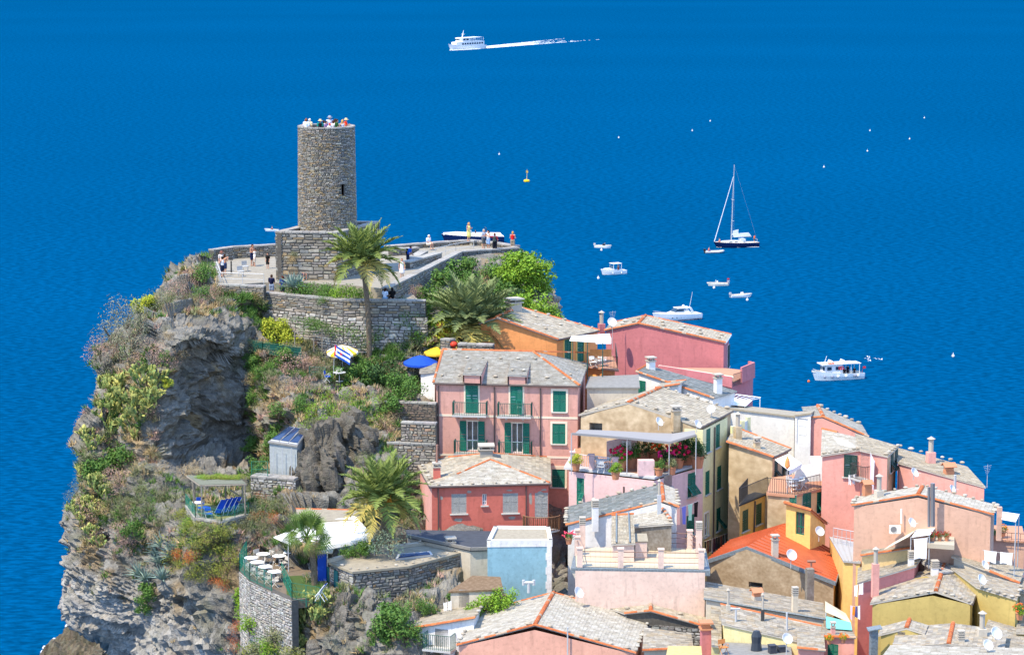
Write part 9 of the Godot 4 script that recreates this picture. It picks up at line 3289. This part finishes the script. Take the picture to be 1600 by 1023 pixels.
	wire_fence("green wire fence by the striped parasol", [at(483, 590, 199.6), at(508, 592, 199.4)], 0.9, green, 0.7, 0.12)
	var tr := thing("garden_trellis", "grey timber trellis against the retaining wall", "trellis", at(480, 548, 202.6))
	for q in [[460, 550, 516], [503, 552, 514], [490, 550, 518]]:
		var mb := MB.new()
		mb.tube([at(q[0], q[1], 202.4), at(q[0], q[2], 202.4)], 0.05, 0.05, 5)
		put(mb, "post", wood, tr)
	var mbr := MB.new()
	for y in [517, 525]: mbr.tube([at(458, y, 202.4), at(480, y + 1.5, 202.3), at(505, y - 1, 202.4)], 0.035, 0.035, 4)
	put(mbr, "rail", wood, tr)
	var sh := lean("grey_lean_to", "small white walled lean-to with a grey roof beside the pink house", at(655, 582, 196.8), at(680, 580, 195.8), at(683, 567, 198.5), at(657, 570, 199.3), 38.5, M("white_plaster"), "grey", {})
	finish(sh)
	var rub := [Color(0.40, 0.36, 0.30), Color(0.33, 0.30, 0.26), Color(0.46, 0.42, 0.36), Color(0.42, 0.30, 0.20), Color(0.28, 0.26, 0.23)]
	var rw := thing("rubble_wall", "tall brown rubble wall between the rock and the pink house", "wall", at(650, 740, 187))
	stone_wall(rw, [at(604, 700, 187.5), at(681, 700, 187.0)], at(640, 760, 187.2).y, at(640, 694, 187.2).y, 0.5, 0.2, 0.2, 0.55, rub, false, true, 0.5)
	stone_wall(rw, [at(626, 668, 187.6), at(681, 668, 187.1)], at(640, 694, 187.2).y, at(650, 663, 187.2).y, 0.5, 0.2, 0.2, 0.55, rub, false, true, 0.5)
	var rw2 := thing("rubble_wall", "dark ruined rubble wall below the garden", "wall", at(640, 640, 190))
	stone_wall(rw2, [at(600, 625, 191.5), at(681, 632, 190.5)], at(640, 690, 191).y, at(640, 630, 191).y, 0.5, 0.2, 0.2, 0.55, [Color(0.22, 0.17, 0.13), Color(0.28, 0.21, 0.16), Color(0.18, 0.15, 0.12)], false, true, 0.5)
	var rg := thing("plaza_railing", "thin steel railing at the cliff end of the plaza", "railing", lv(345, 447))
	railing(rg, [lv(345, 446) + Y(0.1), lv(412, 448) + Y(0.1)], 0.95, 1.6, galv, "rails", 0.022, 1)
	railing(rg, [lv(345, 446) + Y(0.1), lv(338, 428) + Y(0.1)], 0.95, 1.3, galv, "rails", 0.022, 1)
	var rg2 := thing("lookout_railing", "thin grey railing stubs along the path to the lookout", "railing", lv(700, 400))
	railing(rg2, [lv(680, 404), lv(712, 396), lv(740, 392)], 0.9, 1.6, galv, "rails", 0.02, 1)
	var bp := thing("binocular_post", "dark post with a coin telescope by the plaza rail", "telescope", lv(361, 426))
	var bm := MB.new()
	var bpp := lv(361, 428)
	bm.tube([bpp, bpp + Y(1.1)], 0.07, 0.06, 7)
	put(bm, "post", M("rail_dark"), bp)
	var bh := MB.new()
	bh.obox(bpp + Y(1.3), V(0.14, 0, 0), Y(0.11), V(0, 0.05, 0.22))
	bh.tube([bpp + V(-0.07, 1.35, -0.2), bpp + V(-0.07, 1.42, -0.42)], 0.05, 0.05, 6)
	bh.tube([bpp + V(0.07, 1.35, -0.2), bpp + V(0.07, 1.42, -0.42)], 0.05, 0.05, 6)
	put(bh, "telescope", M("rail_dark"), bp)
	for q in [[376, 432], [383, 424]]:
		var bt := thing("bench_chair", "small metal seat on the open plaza", "seat", lv(q[0], q[1]), "metal seats on the plaza")
		var p := lv(q[0], q[1])
		var s := MB.new()
		s.box(p + Y(0.45), V(0.5, 0.04, 0.45), 0.6)
		put(s, "seat", galv, bt)
		var k := MB.new()
		k.box(p + V(-0.12, 0.7, -0.17), V(0.5, 0.35, 0.03), 0.6)
		put(k, "backrest", galv, bt)
		for c in [[-0.2, -0.2], [0.2, -0.2], [0.2, 0.2], [-0.2, 0.2]]:
			var l := MB.new()
			l.tube([p + V(c[0], 0, c[1]), p + V(c[0], 0.44, c[1])], 0.02, 0.02, 4)
			put(l, "leg", galv, bt)
	var cw := thing("cliff_edge_wall", "small white-patched stone wall on the cliff edge", "wall", at(240, 545, 199.5))
	stone_wall(cw, [at(226, 515, 201.5), at(240, 524, 199.6), at(252, 528, 198.8)], at(240, 556, 199.6).y, at(240, 519, 199.6).y, 0.4, 0.2, 0.25, 0.5, pale, false, true)
	wire_fence("grey metal picket fence on the cliff-edge wall", [at(226, 512, 201.6), at(240, 521, 199.7), at(252, 525, 198.9)], 1.7, mt("fence_grey", lin(0.22, 0.24, 0.26), 0.5), 0.35)
	var dark := [Color(0.08, 0.09, 0.14), Color(0.35, 0.08, 0.14), Color(0.12, 0.14, 0.2), Color(0.5, 0.5, 0.55), Color(0.2, 0.1, 0.2), Color(0.1, 0.12, 0.18)]
	washing("row of dark clothes drying below the cream house windows", at(1101, 846, 180.6), at(1152, 826, 189.2), 15, dark, 0.7, 1.1)
	washing("pastel towels drying beside the little slate roof", at(1055, 795, 172.5), at(1093, 782, 176.5), 4, [Color(0.95, 0.75, 0.65), Color(0.45, 0.48, 0.78), Color(0.62, 0.85, 0.75), Color(0.08, 0.07, 0.08)], 1.0, 1.7)
	washing("white sheets drying on the terrace beside the light pink house", at(1426, 842, 161.6), at(1453, 839, 161.4), 1, [Color(0.93, 0.93, 0.96)], 1.3, 1.4)
	washing("striped white cloth hanging from the pink balcony", at(1360, 705, 175.8), at(1368, 722, 175.2), 1, [Color(0.80, 0.80, 0.86)], 2.0, 2.2)
	washing("white shirts drying below the dusky pink house window", at(1326, 742, 177), at(1338, 740, 176.8), 2, [Color(0.9, 0.9, 0.92)], 0.6, 0.8)
	washing("long white cloth drying over the ribbed roof", at(1536, 859, 162), at(1586, 864, 160.6), 2, [Color(0.93, 0.93, 0.93)], 0.7, 0.8)
	washing("patterned clothes drying in the lane by the rose house", at(1329, 946, 157.5), at(1345, 946, 156.5), 4, [Color(0.85, 0.7, 0.75), Color(0.9, 0.5, 0.1), Color(0.3, 0.3, 0.5), Color(0.9, 0.88, 0.9)], 0.6, 1.1)
	washing("white towels drying above the lane by the rose house", at(1335, 915, 158.5), at(1350, 910, 157.8), 2, [Color(0.92, 0.92, 0.95)], 0.6, 1.0)
	washing("small white cloths drying behind the stone house", at(692, 942, 166), at(706, 938, 165.5), 2, [Color(0.9, 0.9, 0.9)], 0.5, 0.9)
	var gy := 40.7
	for q in [[970, 716, 0.7, "bright", Color(0.8, 0.1, 0.3)], [985, 712, 0.8, "green", null], [1003, 708, 0.9, "dark", null], [1022, 706, 0.8, "green", Color(0.85, 0.3, 0.1)], [1040, 716, 0.6, "dark", Color(0.85, 0.15, 0.45)], [1060, 712, 0.7, "dark", Color(0.8, 0.12, 0.3)], [1075, 706, 0.9, "dark", null], [1085, 700, 0.9, "green", null], [1030, 724, 0.5, "green", null], [1050, 722, 0.5, "olive", null], [962, 730, 0.5, "bright", null], [900, 716, 0.5, "lime", null], [1090, 712, 0.8, "dark", null]]:
		pot("potted %s plant%s in the roof garden" % ["flowering" if q[4] != null else "leafy", ""], lv(q[0], q[1] + 19, gy), q[2] * 1.25, q[3], q[4], "roof garden pots")
	table_round("round white table in the roof garden", lv(941, 734, gy), 0.5, "roof garden table", white, white)
	for q in [[934, 732, 0.8], [948, 734, -0.9], [940, 738, 2.8]]: chair_white("white plastic chair in the roof garden", lv(q[0], q[1], gy), q[2], "roof garden chairs", white)
	for q in [[927, 574, 0.5], [936, 572, -0.6], [943, 571, 1.2]]: chair_white("white folding chair on the orange house terrace", lv(q[0], q[1], 44.7), q[2], "orange terrace chairs", white)
	for q in [[1240, 768, 0.4], [1250, 765, -0.8], [1256, 762, 1.5], [1236, 762, 2.5]]: chair_white("white plastic chair under the white awning", lv(q[0], q[1], 39.92), q[2], "awning terrace chairs", white)
	table_round("white plastic table under the white awning", lv(1246, 765, 39.92), 0.5, "awning terrace table", white, white)
	var cpz := lv(1230, 770, 39.92)
	var cps := thing("closed_parasol", "closed orange and white parasol on the awning terrace", "parasol", cpz)
	var c1 := MB.new()
	c1.tube([cpz, cpz + Y(2.6)], 0.03, 0.03, 6)
	put(c1, "pole", galv, cps)
	var c2 := MB.new()
	c2.lathe(cpz + Y(1.75), [Vector2(0.05, 0), Vector2(0.2, 0.15), Vector2(0.16, 0.6), Vector2(0.001, 0.95)], 10)
	put(c2, "canopy", mt("parasol_orange", lin(0.74, 0.30, 0.10), 0.85), cps)
	var wb := lv(1182, 1016, 35.45)
	var wt := thing("covered_bundle", "tall bundle wrapped in dark plastic against the yellow parapet", "bundle", wb)
	var wm := MB.new()
	wm.lathe(wb, [Vector2(0.001, 0), Vector2(0.36, 0.02), Vector2(0.30, 0.5), Vector2(0.34, 0.9), Vector2(0.2, 1.25), Vector2(0.001, 1.3)], 9, V(1, 1, 0.8))
	put(wm, "wrapping", mt("dark_plastic", lin(0.04, 0.05, 0.065), 0.35), wt)
	for q in [[1207, 1020, 0.42, 0.5], [1222, 1018, 0.5, 0.35]]:
		var cb := thing("crate", "dark storage crate on the yellow terrace", "crate", lv(q[0], q[1], 35.45), "crates on the yellow terrace")
		var cm := MB.new()
		cm.box(lv(q[0], q[1], 35.45) + Y(q[3] / 2), V(q[2], q[3], 0.4), 0.3)
		cm.box(lv(q[0], q[1], 35.45) + Y(q[3]), V(q[2] + 0.05, 0.05, 0.45), 0.3)
		put(cm, "body", mt("crate_dark", lin(0.05, 0.055, 0.07), 0.6), cb)
	chair_white("wooden chair on the yellow terrace", lv(1131, 1022, 35.45), 0.5, "yellow terrace chair", mt("orange_wood", lin(0.50, 0.20, 0.06), 0.7))
	var lh := at(1470, 846, 162.6).y
	var ld := thing("pot_ledge", "small stone ledge with flower pots under the twin flues", "ledge", lv(1470, 848, lh))
	var ldm := MB.new()
	ldm.prism([lv(1450, 849, lh), lv(1492, 852, lh), lv(1492, 838, lh), lv(1450, 836, lh)], lh - 0.3, lh)
	put(ldm, "slab", M("kerb_sand"), ld)
	for q in [1458, 1469, 1480]: pot("small potted plant on the ledge under the twin flues", lv(q, 845, lh), 0.3, "green", Color(0.6, 0.15, 0.1), "pots under the twin flues")
	for q in [[1551, 840, 0.35, null], [1568, 838, 0.4, Color(0.85, 0.5, 0.1)], [1556, 842, 0.3, null]]: pot("potted plant on the loggia wall", lv(q[0], q[1], 37.3), q[2], "green", q[3], "pots on the loggia wall")
	for q in [[1594, 968, 0.5]]: pot("window box plant on the yellow annexe", at(q[0], q[1], 154.2), q[2], "bright", Color(0.8, 0.4, 0.2), "annexe pots")
	pot("pink geranium hanging beside the terrace house", at(889, 850, 168.5), 0.45, "green", Color(0.9, 0.3, 0.4), "terrace house geranium")
	for q in [[1296, 1006], [1318, 1004]]: pot("small flower pot on the pink corner house sill", at(q[0], q[1], 153), 0.3, "lime", Color(0.85, 0.45, 0.1), "corner house pots")
	var ov := at(709, 535, 199)
	var ot := thing("red_tub", "glossy red round tub between low walls behind the pink roof", "tub", ov)
	var om := MB.new()
	om.ball(ov + V(0, -0.1, 0.3), V(0.3, 0.24, 0.3), 14, 8)
	put(om, "body", mt("red_gloss", lin(0.62, 0.05, 0.02), 0.3), ot)
	var lwl := thing("low_wall", "low grey stone wall behind the ridge of the pink house", "wall", at(720, 548, 198))
	stone_wall(lwl, [at(688, 548, 199.2), at(704, 549, 198.6)], at(700, 566, 198.8).y, at(700, 532, 198.8).y, 0.6, 0.2, 0.25, 0.5, STONE, false, true)
	stone_wall(lwl, [at(715, 549, 198.4), at(770, 552, 197.8)], at(740, 566, 198.0).y, at(740, 540, 198.0).y, 0.6, 0.2, 0.25, 0.5, STONE, false, true)
func _ready() -> void:
	rng.seed = 20240611
	make_view()
	make_mats()
	make_sea()
	make_ground()
	make_cliff()
	make_plaza()
	make_tower()
	make_sea_rock()
	outcrop(at(512, 735, 186.5), V(2.1, 2.9, 1.6), 301, Color(0.155, 0.14, 0.115))
	outcrop(at(545, 705, 187.5), V(1.8, 2.3, 1.5), 305, Color(0.20, 0.18, 0.145))
	outcrop(at(580, 985, 165.6), V(2.6, 1.7, 1.6), 311, Color(0.26, 0.24, 0.20))
	outcrop(at(535, 1005, 166), V(1.7, 2.2, 1.4), 317, Color(0.19, 0.175, 0.15))
	make_shared()
	make_houses_near_tower()
	make_houses_centre()
	make_houses_front()
	make_houses_right()
	make_plants()
	make_people()
	make_boats()
	make_fixtures()
	done_names(self)
